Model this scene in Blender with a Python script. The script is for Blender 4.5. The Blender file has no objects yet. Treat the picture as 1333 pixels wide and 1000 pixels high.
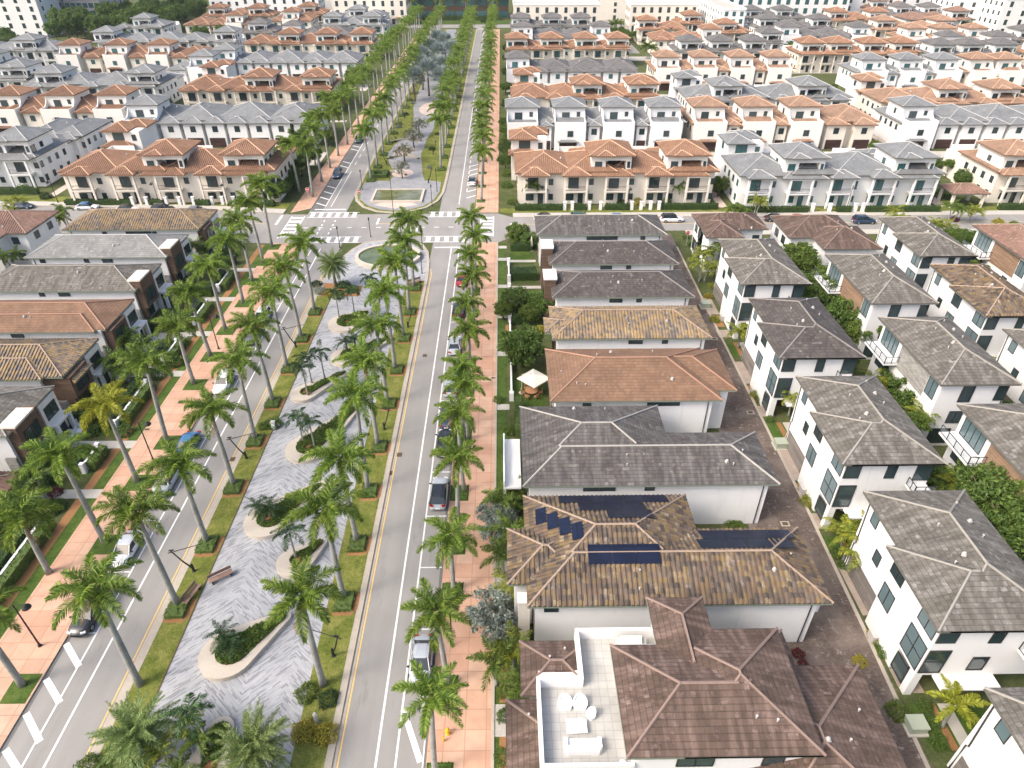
import bpy, math, random
from mathutils import Vector
rnd = random.Random(11)
SC = bpy.context.scene
COL = SC.collection
PI = math.pi

# ------------------------------------------------------------------ camera numbers
FPX, PITCH, YAW, CAMH = 880.0, math.radians(35.0), math.radians(-0.77), 52.0
_cy, _sy = math.cos(YAW), math.sin(YAW)
def _rot(a, b, c): return Vector((a*_cy - b*_sy, a*_sy + b*_cy, c))
_R = _rot(1, 0, 0); _F = _rot(0, math.cos(PITCH), -math.sin(PITCH)); _U = _rot(0, math.sin(PITCH), math.cos(PITCH))
def W(px, py, z=0.0):
    """survey: the point at height z seen at pixel (px, py) of the 1333 x 1000 photograph"""
    d = _R*(px-666.5) + _U*(500-py) + _F*FPX
    t = (z-CAMH)/d.z
    return Vector((d.x*t, d.y*t, z))

# ------------------------------------------------------------------ mesh builder
class MB:
    def __init__(s): s.v = []; s.f = []; s.m = []; s.uv = []
    def face(s, pts, m=0, uv=None):
        b = len(s.v); s.v.extend([tuple(p) for p in pts]); s.f.append(tuple(range(b, b+len(pts)))); s.m.append(m)
        s.uv.append(uv)
    def box(s, x0, y0, z0, x1, y1, z1, m=0, mt=None, bottom=True):
        b = len(s.v)
        s.v += [(x0,y0,z0),(x1,y0,z0),(x1,y1,z0),(x0,y1,z0),(x0,y0,z1),(x1,y0,z1),(x1,y1,z1),(x0,y1,z1)]
        fs = [(0,1,5,4),(1,2,6,5),(2,3,7,6),(3,0,4,7),(4,5,6,7)]
        if bottom: fs.append((3,2,1,0))
        for i, f in enumerate(fs):
            s.f.append(tuple(b+k for k in f)); s.m.append(mt if (i == 4 and mt is not None) else m); s.uv.append(None)
    def prism(s, poly, z0, z1, m=0, mt=None):
        n = len(poly)
        a = sum(poly[i][0]*poly[(i+1) % n][1]-poly[(i+1) % n][0]*poly[i][1] for i in range(n))
        if a < 0: poly = poly[::-1]
        b = len(s.v)
        s.v += [(x,y,z0) for x,y in poly] + [(x,y,z1) for x,y in poly]
        for i in range(n):
            j = (i+1) % n
            s.f.append((b+i,b+j,b+n+j,b+n+i)); s.m.append(m); s.uv.append(None)
        s.f.append(tuple(b+n+i for i in range(n))); s.m.append(m if mt is None else mt); s.uv.append(None)
    def ring(s, outer, inner, z0, z1, m=0):
        n = len(outer); b = len(s.v)
        for z in (z0, z1):
            s.v += [(x,y,z) for x,y in outer] + [(x,y,z) for x,y in inner]
        o0, i0, o1, i1 = b, b+n, b+2*n, b+3*n
        for k in range(n):
            j = (k+1) % n
            for f in ((o0+k,o0+j,o1+j,o1+k),(i0+j,i0+k,i1+k,i1+j),(o1+k,o1+j,i1+j,i1+k)):
                s.f.append(f); s.m.append(m); s.uv.append(None)
    def tube(s, pts, rad, n=6, m=0, cap=True):
        pts = [Vector(p) for p in pts]
        if not hasattr(rad, '__len__'): rad = [rad]*len(pts)
        rings = []
        for i, p in enumerate(pts):
            d = (pts[min(i+1, len(pts)-1)]-pts[max(i-1, 0)]).normalized()
            a = d.cross(Vector((0,0,1)))
            if a.length < .05: a = Vector((1,0,0))
            a.normalize(); c = a.cross(d)
            b = len(s.v)
            for k in range(n):
                t = 2*PI*k/n
                s.v.append(tuple(p + a*(math.cos(t)*rad[i]) + c*(math.sin(t)*rad[i])))
            rings.append(b)
        for i in range(len(rings)-1):
            for k in range(n):
                j = (k+1) % n
                s.f.append((rings[i]+k,rings[i]+j,rings[i+1]+j,rings[i+1]+k)); s.m.append(m); s.uv.append(None)
        if cap:
            s.f.append(tuple(rings[0]+k for k in range(n))[::-1]); s.m.append(m); s.uv.append(None)
            s.f.append(tuple(rings[-1]+k for k in range(n))); s.m.append(m); s.uv.append(None)
    def lathe(s, prof, n=12, c=(0,0,0), m=0):
        b = len(s.v)
        for r, z in prof:
            for k in range(n):
                t = 2*PI*k/n; s.v.append((c[0]+r*math.cos(t), c[1]+r*math.sin(t), c[2]+z))
        for i in range(len(prof)-1):
            for k in range(n):
                j = (k+1) % n
                s.f.append((b+i*n+k,b+i*n+j,b+(i+1)*n+j,b+(i+1)*n+k)); s.m.append(m); s.uv.append(None)
    def mesh(s, name, mats, smooth=False):
        me = bpy.data.meshes.new(name)
        me.from_pydata(s.v, [], s.f)
        for m in (mats if isinstance(mats, (list, tuple)) else [mats]): me.materials.append(m)
        me.polygons.foreach_set('material_index', s.m)
        if smooth: me.polygons.foreach_set('use_smooth', [True]*len(s.f))
        if any(u is not None for u in s.uv):
            lay = me.uv_layers.new(name='UVMap'); data = []
            for f, u in zip(s.f, s.uv):
                for k in range(len(f)):
                    data += list(u[k]) if u else [0.0, 0.0]
            lay.data.foreach_set('uv', data)
        me.update()
        return me
    def build(s, name, mats, parent=None, loc=None, rz=0.0, smooth=False):
        return link(name, s.mesh(name, mats, smooth), parent, loc, rz)

def link(name, me, parent=None, loc=None, rz=0.0, sc=None):
    o = bpy.data.objects.new(name, me); COL.objects.link(o)
    if parent is not None: o.parent = parent
    if loc is not None: o.location = loc
    if rz: o.rotation_euler[2] = rz
    if sc is not None: o.scale = sc
    return o
def tag(o, label, cat, group=None, kind=None):
    o['label'] = label; o['category'] = cat
    if group: o['group'] = group
    if kind: o['kind'] = kind
    return o
def thing(name, label, cat, loc=(0,0,0), rz=0.0, group=None):
    o = link(name, None, None, loc, rz); o.empty_display_size = .5
    return tag(o, label, cat, group)
def copy_tree(o, parent=None):
    c = o.copy(); COL.objects.link(c)
    if parent is not None: c.parent = parent
    for ch in list(o.children): copy_tree(ch, c)
    return c
def struct(o):
    o['kind'] = 'structure'; return o
_ONES = 'zeroth first second third fourth fifth sixth seventh eighth ninth tenth eleventh twelfth thirteenth fourteenth fifteenth sixteenth seventeenth eighteenth nineteenth'.split()
_TENS = {2:('twenty','twentieth'),3:('thirty','thirtieth'),4:('forty','fortieth'),5:('fifty','fiftieth')}
def nth(n):
    if n < 20: return _ONES[n]
    t, o = divmod(n, 10)
    return _TENS[t][1] if o == 0 else _TENS[t][0]+'-'+_ONES[o]

# ------------------------------------------------------------------ materials
class NT:
    def __init__(s, name):
        s.mat = bpy.data.materials.new(name); s.mat.use_nodes = True
        s.t = s.mat.node_tree; s.b = s.t.nodes['Principled BSDF']; s.out = s.t.nodes['Material Output']
    def n(s, ty, **kw):
        x = s.t.nodes.new('ShaderNode'+ty)
        for k, v in kw.items():
            if k.startswith('i_'):
                key = k[2:]; key = int(key) if key.isdigit() else key.replace('_', ' ')
                x.inputs[key].default_value = v
            else: setattr(x, k, v)
        return x
    def l(s, a, b): s.t.links.new(a, b)
    def math(s, op, a, b=None):
        x = s.n('Math', operation=op)
        for i, q in enumerate((a, b)):
            if q is None: continue
            if hasattr(q, 'is_output'): s.l(q, x.inputs[i])
            else: x.inputs[i].default_value = q
        return x.outputs[0]
    def mix(s, fac, a, b, bt='MIX'):
        x = s.n('Mix', data_type='RGBA', blend_type=bt)
        for i, q in ((0, fac), (6, a), (7, b)):
            if hasattr(q, 'is_output'): s.l(q, x.inputs[i])
            else: x.inputs[i].default_value = q if i == 0 else (*q, 1)
        return x.outputs[2]
    def noise(s, scale, detail=4, vec=None, rough=.55):
        x = s.n('TexNoise'); x.inputs['Scale'].default_value = scale; x.inputs['Detail'].default_value = detail
        x.inputs['Roughness'].default_value = rough
        if vec is not None: s.l(vec, x.inputs['Vector'])
        return x.outputs['Fac']
    def ramp(s, fac, stops, interp='LINEAR'):
        x = s.n('ValToRGB'); x.color_ramp.interpolation = interp
        e = x.color_ramp.elements
        while len(e) < len(stops): e.new(.5)
        for q, (p, c) in zip(e, stops): q.position = p; q.color = (*c, 1)
        s.l(fac, x.inputs[0]); return x.outputs[0]
    def obj(s): return s.n('TexCoord').outputs['Object']
    def uv(s): return s.n('TexCoord').outputs['UV']
    def pos(s): return s.n('NewGeometry').outputs['Position']
    def bump(s, h, strength=.5, dist=.05):
        x = s.n('Bump'); x.inputs['Strength'].default_value = strength; x.inputs['Distance'].default_value = dist
        s.l(h, x.inputs['Height']); s.l(x.outputs[0], s.b.inputs['Normal'])
    def set(s, col=None, rough=.8, spec=.3, metal=0.0):
        if col is not None:
            if hasattr(col, 'is_output'): s.l(col, s.b.inputs['Base Color'])
            else: s.b.inputs['Base Color'].default_value = (*col, 1)
        s.b.inputs['Roughness'].default_value = rough
        s.b.inputs['Specular IOR Level'].default_value = spec
        s.b.inputs['Metallic'].default_value = metal
        return s.mat
def cl(c, k): return tuple(min(1, max(0, x*k)) for x in c)
def rough_mat(name, c, var=.12, sc=2.0, rough=.85, spec=.25, big=.25, bump=0, metal=0.0):
    t = NT(name); p = t.pos()
    a = t.noise(sc, 5, p); b = t.noise(big, 3, p)
    f = t.math('ADD', t.math('MULTIPLY', a, .5), t.math('MULTIPLY', b, .5))
    col = t.ramp(f, [(.3, cl(c, 1-var)), (.7, cl(c, 1+var))])
    if bump: t.bump(t.noise(sc*6, 3, p), bump, .03)
    return t.set(col, rough, spec, metal)
def flat_mat(name, c, rough=.6, spec=.4, metal=0.0):
    return NT(name).set(c, rough, spec, metal)

def stucco(name, c):
    t = NT(name); p = t.pos()
    n1 = t.noise(.35, 4, p); n2 = t.noise(5, 3, p)
    col = t.ramp(t.math('ADD', t.math('MULTIPLY', n1, .7), t.math('MULTIPLY', n2, .3)), [(.3, cl(c, .93)), (.65, c)])
    mp = t.n('Mapping'); mp.inputs['Scale'].default_value = (2.2, 2.2, .14); t.l(p, mp.inputs[0])
    col = t.mix(t.ramp(t.noise(1.0, 5, mp.outputs[0], .65), [(.56, (0,)*3), (.78, (.34,)*3)]), col, cl(c, .62))
    return t.set(col, .85, .2)
M = {}
M['white'] = stucco('white stucco', (.77, .77, .765))
M['cream'] = stucco('cream stucco', (.74, .685, .60))
M['pale'] = stucco('pale stucco', (.77, .745, .70))
M['trim'] = flat_mat('white trim', (.78, .78, .77), .6)
M['fascia'] = flat_mat('dark fascia', (.13, .125, .11), .6)
M['fasciag'] = flat_mat('greenish gutter', (.20, .23, .18), .5)
M['fasciab'] = flat_mat('brown fascia', (.22, .13, .085), .6)
M['frame'] = flat_mat('dark bronze frame', (.03, .03, .032), .45)
M['black'] = flat_mat('black metal', (.018, .018, .02), .45)
def glass(name, c, c2):
    t = NT(name); r = t.n('ObjectInfo').outputs['Random']
    col = t.ramp(r, [(0, c), (1, c2)])
    return t.set(col, .06, .8)
M['glass'] = glass('window glass', (.018, .035, .038), (.05, .075, .08))
M['glassl'] = glass('light window glass', (.10, .15, .165), (.17, .22, .235))
M['glasst'] = glass('teal window glass', (.02, .09, .10), (.06, .15, .15))
M['dark'] = flat_mat('deep porch shade paint', (.06, .055, .05), .8)
def cladding(name, c, w, h):
    t = NT(name); br = t.n('TexBrick', i_Scale=1.0, i_Brick_Width=w, i_Row_Height=h, i_Mortar_Size=.012)
    br.inputs['Color1'].default_value = (*cl(c, .8), 1); br.inputs['Color2'].default_value = (*cl(c, 1.25), 1); br.inputs['Mortar'].default_value = (*cl(c, .5), 1)
    o = t.pos(); sp = t.n('SeparateXYZ'); t.l(o, sp.inputs[0])
    cb = t.n('CombineXYZ'); t.l(t.math('ADD', sp.outputs[0], sp.outputs[1]), cb.inputs[0]); t.l(sp.outputs[2], cb.inputs[1]); t.l(cb.outputs[0], br.inputs['Vector'])
    return t.set(br.outputs['Color'], .75, .25)
M['brownclad'] = cladding('brown wood-look cladding', (.13, .085, .06), 1.2, .15)
M['woodclad'] = cladding('warm timber cladding', (.27, .18, .12), 1.6, .14)
M['stone'] = cladding('grey stone cladding', (.32, .31, .29), .6, .2)
M['greyslat'] = cladding('grey slat cladding', (.42, .40, .38), 2.5, .22)
M['garage'] = cladding('grey brown garage panel', (.19, .17, .155), 2.6, .55)
M['garaged'] = cladding('dark brown garage panel', (.055, .03, .025), 2.6, .55)

def roof_mat(name, cols, tw, th, barrel=False, lichen=None, lam=.5, dark=.0, bs=.55, streak=None, soft=.55):
    t = NT(name); uv = t.uv(); sp = t.n('SeparateXYZ'); t.l(uv, sp.inputs[0])
    u, v = sp.outputs[0], sp.outputs[1]
    rowf = t.math('DIVIDE', v, th); row = t.math('FLOOR', rowf)
    off = 0.0 if barrel else .5
    uf = t.math('ADD', t.math('DIVIDE', u, tw), t.math('MULTIPLY', t.math('MODULO', row, 2.0), off))
    colf = t.math('FLOOR', uf)
    cb = t.n('CombineXYZ'); t.l(colf, cb.inputs[0]); t.l(row, cb.inputs[1])
    wn = t.n('TexWhiteNoise', noise_dimensions='2D'); t.l(cb.outputs[0], wn.inputs['Vector'])
    n = len(cols); av = [sum(q[i] for q in cols)/n for i in range(3)]; kk = soft
    cols = [tuple(av[i]+(q[i]-av[i])*kk for i in range(3)) for q in cols]
    c = t.ramp(wn.outputs['Value'], [(i/n, q) for i, q in enumerate(cols)], 'CONSTANT')
    p = t.pos()
    big = t.noise(.45, 4, p)
    c = t.mix(1.0, c, t.ramp(big, [(.3, (.82,)*3), (.7, (1.15,)*3)]), 'MULTIPLY')
    if lichen:
        ln = t.noise(1.1, 6, p, .68)
        fac = t.ramp(t.math('ADD', t.math('MULTIPLY', ln, .75), t.math('MULTIPLY', wn.outputs['Value'], .25)), [(.62-lam*.25, (0,)*3), (.80-lam*.2, (.75,)*3)])
        c = t.mix(fac, c, lichen)
    if streak:
        # mildew runs down the slope: noise stretched along v
        cs = t.n('CombineXYZ'); t.l(t.math('MULTIPLY', u, 1.6), cs.inputs[0]); t.l(t.math('MULTIPLY', v, .22), cs.inputs[1])
        sn = t.noise(1.0, 4, cs.outputs[0])
        c = t.mix(t.ramp(sn, [(.45, (0,)*3), (.72, (.65,)*3)]), c, streak)
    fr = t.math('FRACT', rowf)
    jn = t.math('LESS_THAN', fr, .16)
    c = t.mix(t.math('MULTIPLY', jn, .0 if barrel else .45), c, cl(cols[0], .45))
    h = t.math('MULTIPLY', t.math('SUBTRACT', 1.0, fr), 1.0)
    if not barrel:
        gap = t.math('LESS_THAN', t.math('FRACT', uf), .06)
        h = t.math('SUBTRACT', h, t.math('MULTIPLY', gap, .5))
    t.bump(h, bs, .07)
    return t.set(c, .85, .22)
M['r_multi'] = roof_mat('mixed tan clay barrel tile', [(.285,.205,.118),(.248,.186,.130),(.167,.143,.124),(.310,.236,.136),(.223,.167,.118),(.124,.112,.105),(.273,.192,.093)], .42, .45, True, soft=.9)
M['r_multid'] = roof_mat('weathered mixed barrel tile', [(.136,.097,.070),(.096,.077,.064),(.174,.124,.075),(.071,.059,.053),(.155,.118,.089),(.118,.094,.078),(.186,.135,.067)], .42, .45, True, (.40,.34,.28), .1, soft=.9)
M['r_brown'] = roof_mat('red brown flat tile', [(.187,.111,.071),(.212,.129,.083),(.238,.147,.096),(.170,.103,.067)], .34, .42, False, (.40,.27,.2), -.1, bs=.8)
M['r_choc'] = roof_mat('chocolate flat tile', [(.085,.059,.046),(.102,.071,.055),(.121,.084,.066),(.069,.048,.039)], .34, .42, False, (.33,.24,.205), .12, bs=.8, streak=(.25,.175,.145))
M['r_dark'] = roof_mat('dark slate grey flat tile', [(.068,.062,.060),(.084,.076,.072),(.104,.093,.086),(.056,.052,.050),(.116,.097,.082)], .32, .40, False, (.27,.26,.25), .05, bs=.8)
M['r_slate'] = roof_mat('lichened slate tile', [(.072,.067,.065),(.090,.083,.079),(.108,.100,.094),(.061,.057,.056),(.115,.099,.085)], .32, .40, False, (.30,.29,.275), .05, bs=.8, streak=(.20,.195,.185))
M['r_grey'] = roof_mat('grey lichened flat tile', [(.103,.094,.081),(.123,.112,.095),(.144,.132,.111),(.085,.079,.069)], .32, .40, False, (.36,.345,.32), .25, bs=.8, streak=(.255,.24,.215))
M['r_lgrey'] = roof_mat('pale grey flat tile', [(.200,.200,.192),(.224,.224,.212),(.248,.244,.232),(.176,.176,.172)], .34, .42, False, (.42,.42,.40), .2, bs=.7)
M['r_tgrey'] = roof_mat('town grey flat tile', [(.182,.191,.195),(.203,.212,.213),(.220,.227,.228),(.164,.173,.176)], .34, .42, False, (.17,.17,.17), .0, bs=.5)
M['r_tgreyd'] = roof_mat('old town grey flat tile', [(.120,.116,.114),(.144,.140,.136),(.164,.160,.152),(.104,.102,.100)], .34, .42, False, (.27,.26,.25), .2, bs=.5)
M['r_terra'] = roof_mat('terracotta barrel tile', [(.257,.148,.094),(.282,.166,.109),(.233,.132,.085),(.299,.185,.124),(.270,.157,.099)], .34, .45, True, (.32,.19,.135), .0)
M['r_terra2'] = roof_mat('pale orange barrel tile', [(.279,.183,.123),(.296,.195,.138),(.257,.163,.112),(.313,.216,.162)], .34, .45, True, (.48,.27,.16), -.2)  # tile colours a paler orange than the terracotta tile
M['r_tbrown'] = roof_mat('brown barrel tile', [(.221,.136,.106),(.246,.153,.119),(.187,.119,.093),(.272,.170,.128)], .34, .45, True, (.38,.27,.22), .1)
def cap(name, c): return rough_mat(name, c, .14, 3, .85)
M['cap_tan'] = cap('tan ridge cap', (.33,.25,.19)); M['cap_red'] = cap('red ridge cap', (.34,.20,.14)); M['cap_choc'] = cap('rosy ridge cap', (.235,.17,.142))
M['cap_dark'] = cap('grey ridge cap', (.22,.205,.195)); M['cap_light'] = cap('pale ridge cap', (.36,.345,.315)); M['cap_grey'] = cap('stone grey ridge cap', (.285,.27,.24)); M['cap_terra'] = cap('peach ridge cap', (.62,.40,.27)); M['cap_lg'] = cap('light grey ridge cap', (.42,.42,.41))
RF = {'multi':('r_multi','cap_tan',1), 'multid':('r_multid','cap_tan',1), 'brown':('r_brown','cap_red',0), 'choc':('r_choc','cap_choc',0), 'dark':('r_dark','cap_dark',0), 'slate':('r_slate','cap_light',0),
      'grey':('r_grey','cap_grey',0), 'lgrey':('r_lgrey','cap_lg',0), 'tgrey':('r_tgrey','cap_lg',0), 'tgreyd':('r_tgreyd','cap_dark',0), 'terra':('r_terra','cap_terra',1), 'terra2':('r_terra2','cap_terra',1), 'tbrown':('r_tbrown','cap_tan',1)}

# ground surfaces
def asphalt(name, c, k=.14):
    t = NT(name); p = t.pos()
    a = t.noise(9, 6, p); b = t.noise(.22, 4, p)
    mp = t.n('Mapping'); mp.inputs['Scale'].default_value = (.9, .035, 1); t.l(p, mp.inputs[0])
    tr = t.noise(1.0, 3, mp.outputs[0])
    f = t.math('ADD', t.math('ADD', t.math('MULTIPLY', a, .25), t.math('MULTIPLY', b, .4)), t.math('MULTIPLY', tr, .35))
    col = t.ramp(f, [(.32, cl(c, 1-k)), (.68, cl(c, 1+k))])
    m2 = t.n('Mapping'); m2.inputs['Scale'].default_value = (.8, .16, 1); t.l(p, m2.inputs[0])
    col = t.mix(t.ramp(t.noise(.9, 6, m2.outputs[0], .7), [(.60, (0,)*3), (.72, (.5,)*3)]), col, cl(c, .6))
    col = t.mix(t.ramp(t.noise(.7, 5, p, .7), [(.68, (0,)*3), (.74, (.45,)*3)]), col, cl(c, .45))
    return t.set(col, .9, .2)
M['asphalt'] = asphalt('worn pale asphalt', (.27, .26, .245))
M['asphaltd'] = asphalt('darker asphalt', (.15, .147, .142))
M['concrete'] = rough_mat('concrete kerb', (.40, .355, .295), .16, 3)
M['conc2'] = rough_mat('grey concrete path', (.44, .415, .37), .14, 1.5)
M['paint'] = rough_mat('white road paint', (.74, .74, .73), .1, 4)
M['yellow'] = rough_mat('yellow road paint', (.66, .45, .17), .15, 4)
def grid_tiles(name, c1, c2, mortar, w, h, ms=.025):
    t = NT(name); br = t.n('TexBrick', i_Scale=1.0, i_Brick_Width=w, i_Row_Height=h, i_Mortar_Size=ms, offset=0.0)
    br.inputs['Color1'].default_value = (*c1, 1); br.inputs['Color2'].default_value = (*c2, 1); br.inputs['Mortar'].default_value = (*mortar, 1)
    p = t.pos(); t.l(p, br.inputs['Vector'])
    c = t.mix(1.0, br.outputs['Color'], t.ramp(t.noise(.5, 4, p), [(.3, (.86,)*3), (.7, (1.1,)*3)]), 'MULTIPLY')
    c = t.mix(t.ramp(t.noise(2.2, 5, p, .7), [(.55, (0,)*3), (.8, (.4,)*3)]), c, cl(c1, .7))
    return t.set(c, .85, .25)
M['pinktile'] = grid_tiles('salmon pavement tile', (.49,.285,.195), (.54,.36,.26), (.40,.235,.16), 1.62, 1.62, .04)
M['terrtile'] = grid_tiles('pale terrace tile', (.40,.39,.36), (.45,.44,.41), (.32,.315,.30), .6, .6, .02)
M['pavers'] = grid_tiles('tan drive pavers', (.36,.29,.235), (.42,.35,.29), (.25,.21,.18), .22, .12, .01)
def plaza():
    t = NT('chevron plaza pavers'); p = t.pos(); sp = t.n('SeparateXYZ'); t.l(p, sp.inputs[0])
    x = t.math('ADD', sp.outputs[0], 22.2)
    n1 = t.n('Math', operation='PINGPONG'); t.l(t.math('ADD', x, 40.0), n1.inputs[0]); n1.inputs[1].default_value = 3.4
    zig = t.math('MULTIPLY', n1.outputs[0], .9)
    yy = t.math('SUBTRACT', sp.outputs[1], zig)
    cb = t.n('CombineXYZ'); t.l(t.math('MULTIPLY', x, 1.5), cb.inputs[0]); t.l(yy, cb.inputs[1])
    br = t.n('TexBrick', i_Scale=1.0, i_Brick_Width=.82, i_Row_Height=.16, i_Mortar_Size=.014, offset=.37, offset_frequency=2)
    br.inputs['Color1'].default_value = (0, 0, 0, 1); br.inputs['Color2'].default_value = (1, 1, 1, 1); br.inputs['Mortar'].default_value = (.35, .35, .35, 1)
    t.l(cb.outputs[0], br.inputs['Vector'])
    s2 = t.n('SeparateColor'); t.l(br.outputs['Color'], s2.inputs[0])
    col = t.ramp(s2.outputs[0], [(0, (.215,.222,.238)), (.15, (.27,.277,.292)), (.24, (.33,.338,.352)), (.5, (.37,.377,.39)), (.8, (.40,.407,.417))], 'CONSTANT')
    col = t.mix(1.0, col, t.ramp(t.noise(.3, 3, p), [(.3, (.9,)*3), (.7, (1.08,)*3)]), 'MULTIPLY')
    return t.set(col, .8, .3)
M['plaza'] = plaza()
M['pathgrey'] = grid_tiles('grey path pavers', (.25,.253,.265), (.32,.32,.33), (.21,.21,.22), .4, .2, .012)
M['pathpink'] = grid_tiles('pale rose pavers', (.55,.44,.37), (.60,.49,.42), (.4,.33,.29), .4, .2, .012)
def alley():
    t = NT('stained brown alley pavers'); p = t.pos()
    br = t.n('TexBrick', i_Scale=1.0, i_Brick_Width=.22, i_Row_Height=.11, i_Mortar_Size=.008); t.l(p, br.inputs['Vector'])
    br.inputs['Color1'].default_value = (.095,.072,.06,1); br.inputs['Color2'].default_value = (.15,.118,.10,1); br.inputs['Mortar'].default_value = (.06,.05,.045,1)
    f = t.ramp(t.noise(1.5, 8, p, .72), [(.56, (0,)*3), (.68, (.8,)*3)])
    c = t.mix(f, br.outputs['Color'], (.40,.36,.33))
    g = t.ramp(t.noise(.22, 3, p), [(.45, (0,)*3), (.65, (.6,)*3)])
    c = t.mix(g, c, (.25,.205,.175))
    return t.set(c, .9, .2)
M['alley'] = alley()
def grass(name, a, b, c):
    t = NT(name); p = t.pos()
    f = t.math('ADD', t.math('ADD', t.math('MULTIPLY', t.noise(11, 5, p, .7), .45), t.math('MULTIPLY', t.noise(.5, 5, p, .65), .35)), t.math('MULTIPLY', t.noise(2.5, 4, p, .65), .2))
    col = t.ramp(f, [(.41, a), (.5, b), (.59, c)])
    t.bump(t.noise(30, 3, p), .6, .06)
    return t.set(col, .95, .1)
M['grass'] = grass('mown grass', (.07,.10,.018), (.145,.165,.035), (.25,.235,.075))
M['lawn'] = grass('lush lawn', (.035,.07,.014), (.065,.11,.022), (.11,.145,.035))
M['ground'] = grass('garden ground', (.045,.065,.022), (.08,.10,.035), (.13,.125,.06))
M['mulch'] = rough_mat('orange mulch', (.29,.15,.065), .35, 9, .95)
M['soil'] = rough_mat('dark soil', (.10,.07,.045), .3, 8, .95)
M['gravel'] = rough_mat('pale gravel', (.42,.40,.37), .35, 14, .95)
M['bench'] = rough_mat('cream terrazzo', (.50,.445,.375), .1, 5, .7)
M['benchd'] = rough_mat('weathered wall', (.40,.36,.30), .15, 3, .8)
def water(name, c, c2):
    t = NT(name); p = t.pos()
    col = t.ramp(t.noise(.5, 3, p), [(.35, c), (.65, c2)])
    t.bump(t.noise(3, 3, p), .15, .05)
    return t.set(col, .08, .6)
M['pond'] = water('green pond water', (.07,.095,.035), (.12,.145,.06))
M['pond2'] = water('shallow green water', (.10,.095,.025), (.17,.19,.10))
M['pool'] = water('turquoise pool water', (.02,.36,.45), (.05,.48,.55))
# vegetation
def leaf(name, dark, mid, light, trans=.25, rough=.55, hue=.15):
    t = NT(name); g = t.n('NewGeometry'); oi = t.n('ObjectInfo')
    f = t.math('ADD', t.math('MULTIPLY', g.outputs['Random Per Island'], .8), t.math('MULTIPLY', oi.outputs['Random'], .2))
    col = t.ramp(f, [(0, dark), (.5, mid), (1, light)])
    hs = t.n('HueSaturation'); t.l(col, hs.inputs['Color'])
    t.l(t.math('ADD', .5-hue*.08, t.math('MULTIPLY', oi.outputs['Random'], hue*.12)), hs.inputs['Hue'])
    t.set(hs.outputs[0], rough, .35)
    tr = t.n('BsdfTranslucent'); t.l(hs.outputs[0], tr.inputs[0])
    mx = t.n('MixShader'); mx.inputs[0].default_value = trans
    t.l(t.b.outputs[0], mx.inputs[1]); t.l(tr.outputs[0], mx.inputs[2]); t.l(mx.outputs[0], t.out.inputs[0])
    return t.mat
M['palm'] = leaf('royal palm frond', (.055,.12,.018), (.145,.245,.034), (.37,.44,.07), .45)
M['palmy'] = leaf('yellowing palm frond', (.16,.19,.02), (.30,.33,.03), (.46,.45,.05), .4)
M['deadfrond'] = leaf('dry brown frond', (.16,.10,.04), (.26,.17,.07), (.36,.26,.12), .2)
M['palmd'] = leaf('dark palm frond', (.018,.05,.02), (.035,.085,.025), (.075,.13,.035))
M['date'] = leaf('grey green date frond', (.12,.185,.06), (.21,.29,.095), (.36,.43,.17), .4)
M['areca'] = leaf('golden cane frond', (.09,.15,.015), (.20,.25,.028), (.42,.40,.05), .35)
M['bism'] = leaf('silver blue frond', (.13,.175,.16), (.22,.275,.26), (.34,.40,.375), .2)
M['silver'] = leaf('silver buttonwood leaf', (.13,.165,.135), (.21,.25,.21), (.32,.37,.32), .15)
M['tree'] = leaf('broad tree leaf', (.045,.10,.018), (.095,.17,.032), (.19,.27,.055), .35)
M['treel'] = leaf('bright tree leaf', (.05,.10,.015), (.10,.165,.025), (.21,.27,.045), .3)
M['hedge'] = leaf('clipped hedge leaf', (.055,.10,.024), (.10,.16,.038), (.17,.225,.06), .3)
M['hedged'] = leaf('dark hedge leaf', (.022,.05,.014), (.04,.08,.02), (.075,.115,.03))
M['cover'] = leaf('ground cover leaf', (.05,.11,.018), (.10,.18,.03), (.19,.26,.05), .35)
M['railglass'] = flat_mat('clear rail glass', (.35,.42,.43), .05, .6); M['railglass'].node_tree.nodes['Principled BSDF'].inputs['Alpha'].default_value = .28
M['yshrub'] = leaf('yellow shrub leaf', (.16,.16,.02), (.30,.27,.03), (.5,.40,.05))
M['red'] = leaf('crimson shrub leaf', (.07,.012,.016), (.14,.02,.03), (.22,.05,.05))
M['sparse'] = leaf('dull sparse leaf', (.09,.11,.06), (.14,.16,.085), (.21,.23,.13))
def bark(name, c, c2, sc=6):
    t = NT(name); p = t.obj(); sp = t.n('SeparateXYZ'); t.l(p, sp.inputs[0])
    r = t.noise(1.4, 5, p); w = t.n('TexWave', wave_type='BANDS', bands_direction='Z', i_Scale=2.4, i_Distortion=6); t.l(p, w.inputs['Vector'])
    f = t.math('ADD', t.math('MULTIPLY', r, .88), t.math('MULTIPLY', w.outputs['Fac'], .12))
    return t.set(t.ramp(f, [(.3, c), (.7, c2)]), .9, .15)
M['bark'] = bark('grey palm trunk', (.20,.20,.185), (.34,.345,.325))
M['barkb'] = bark('brown bark', (.10,.075,.055), (.19,.15,.11))
M['shaft'] = flat_mat('palm crownshaft', (.12,.20,.045), .5)
M['shafty'] = flat_mat('yellow crownshaft', (.30,.30,.06), .5)
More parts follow.
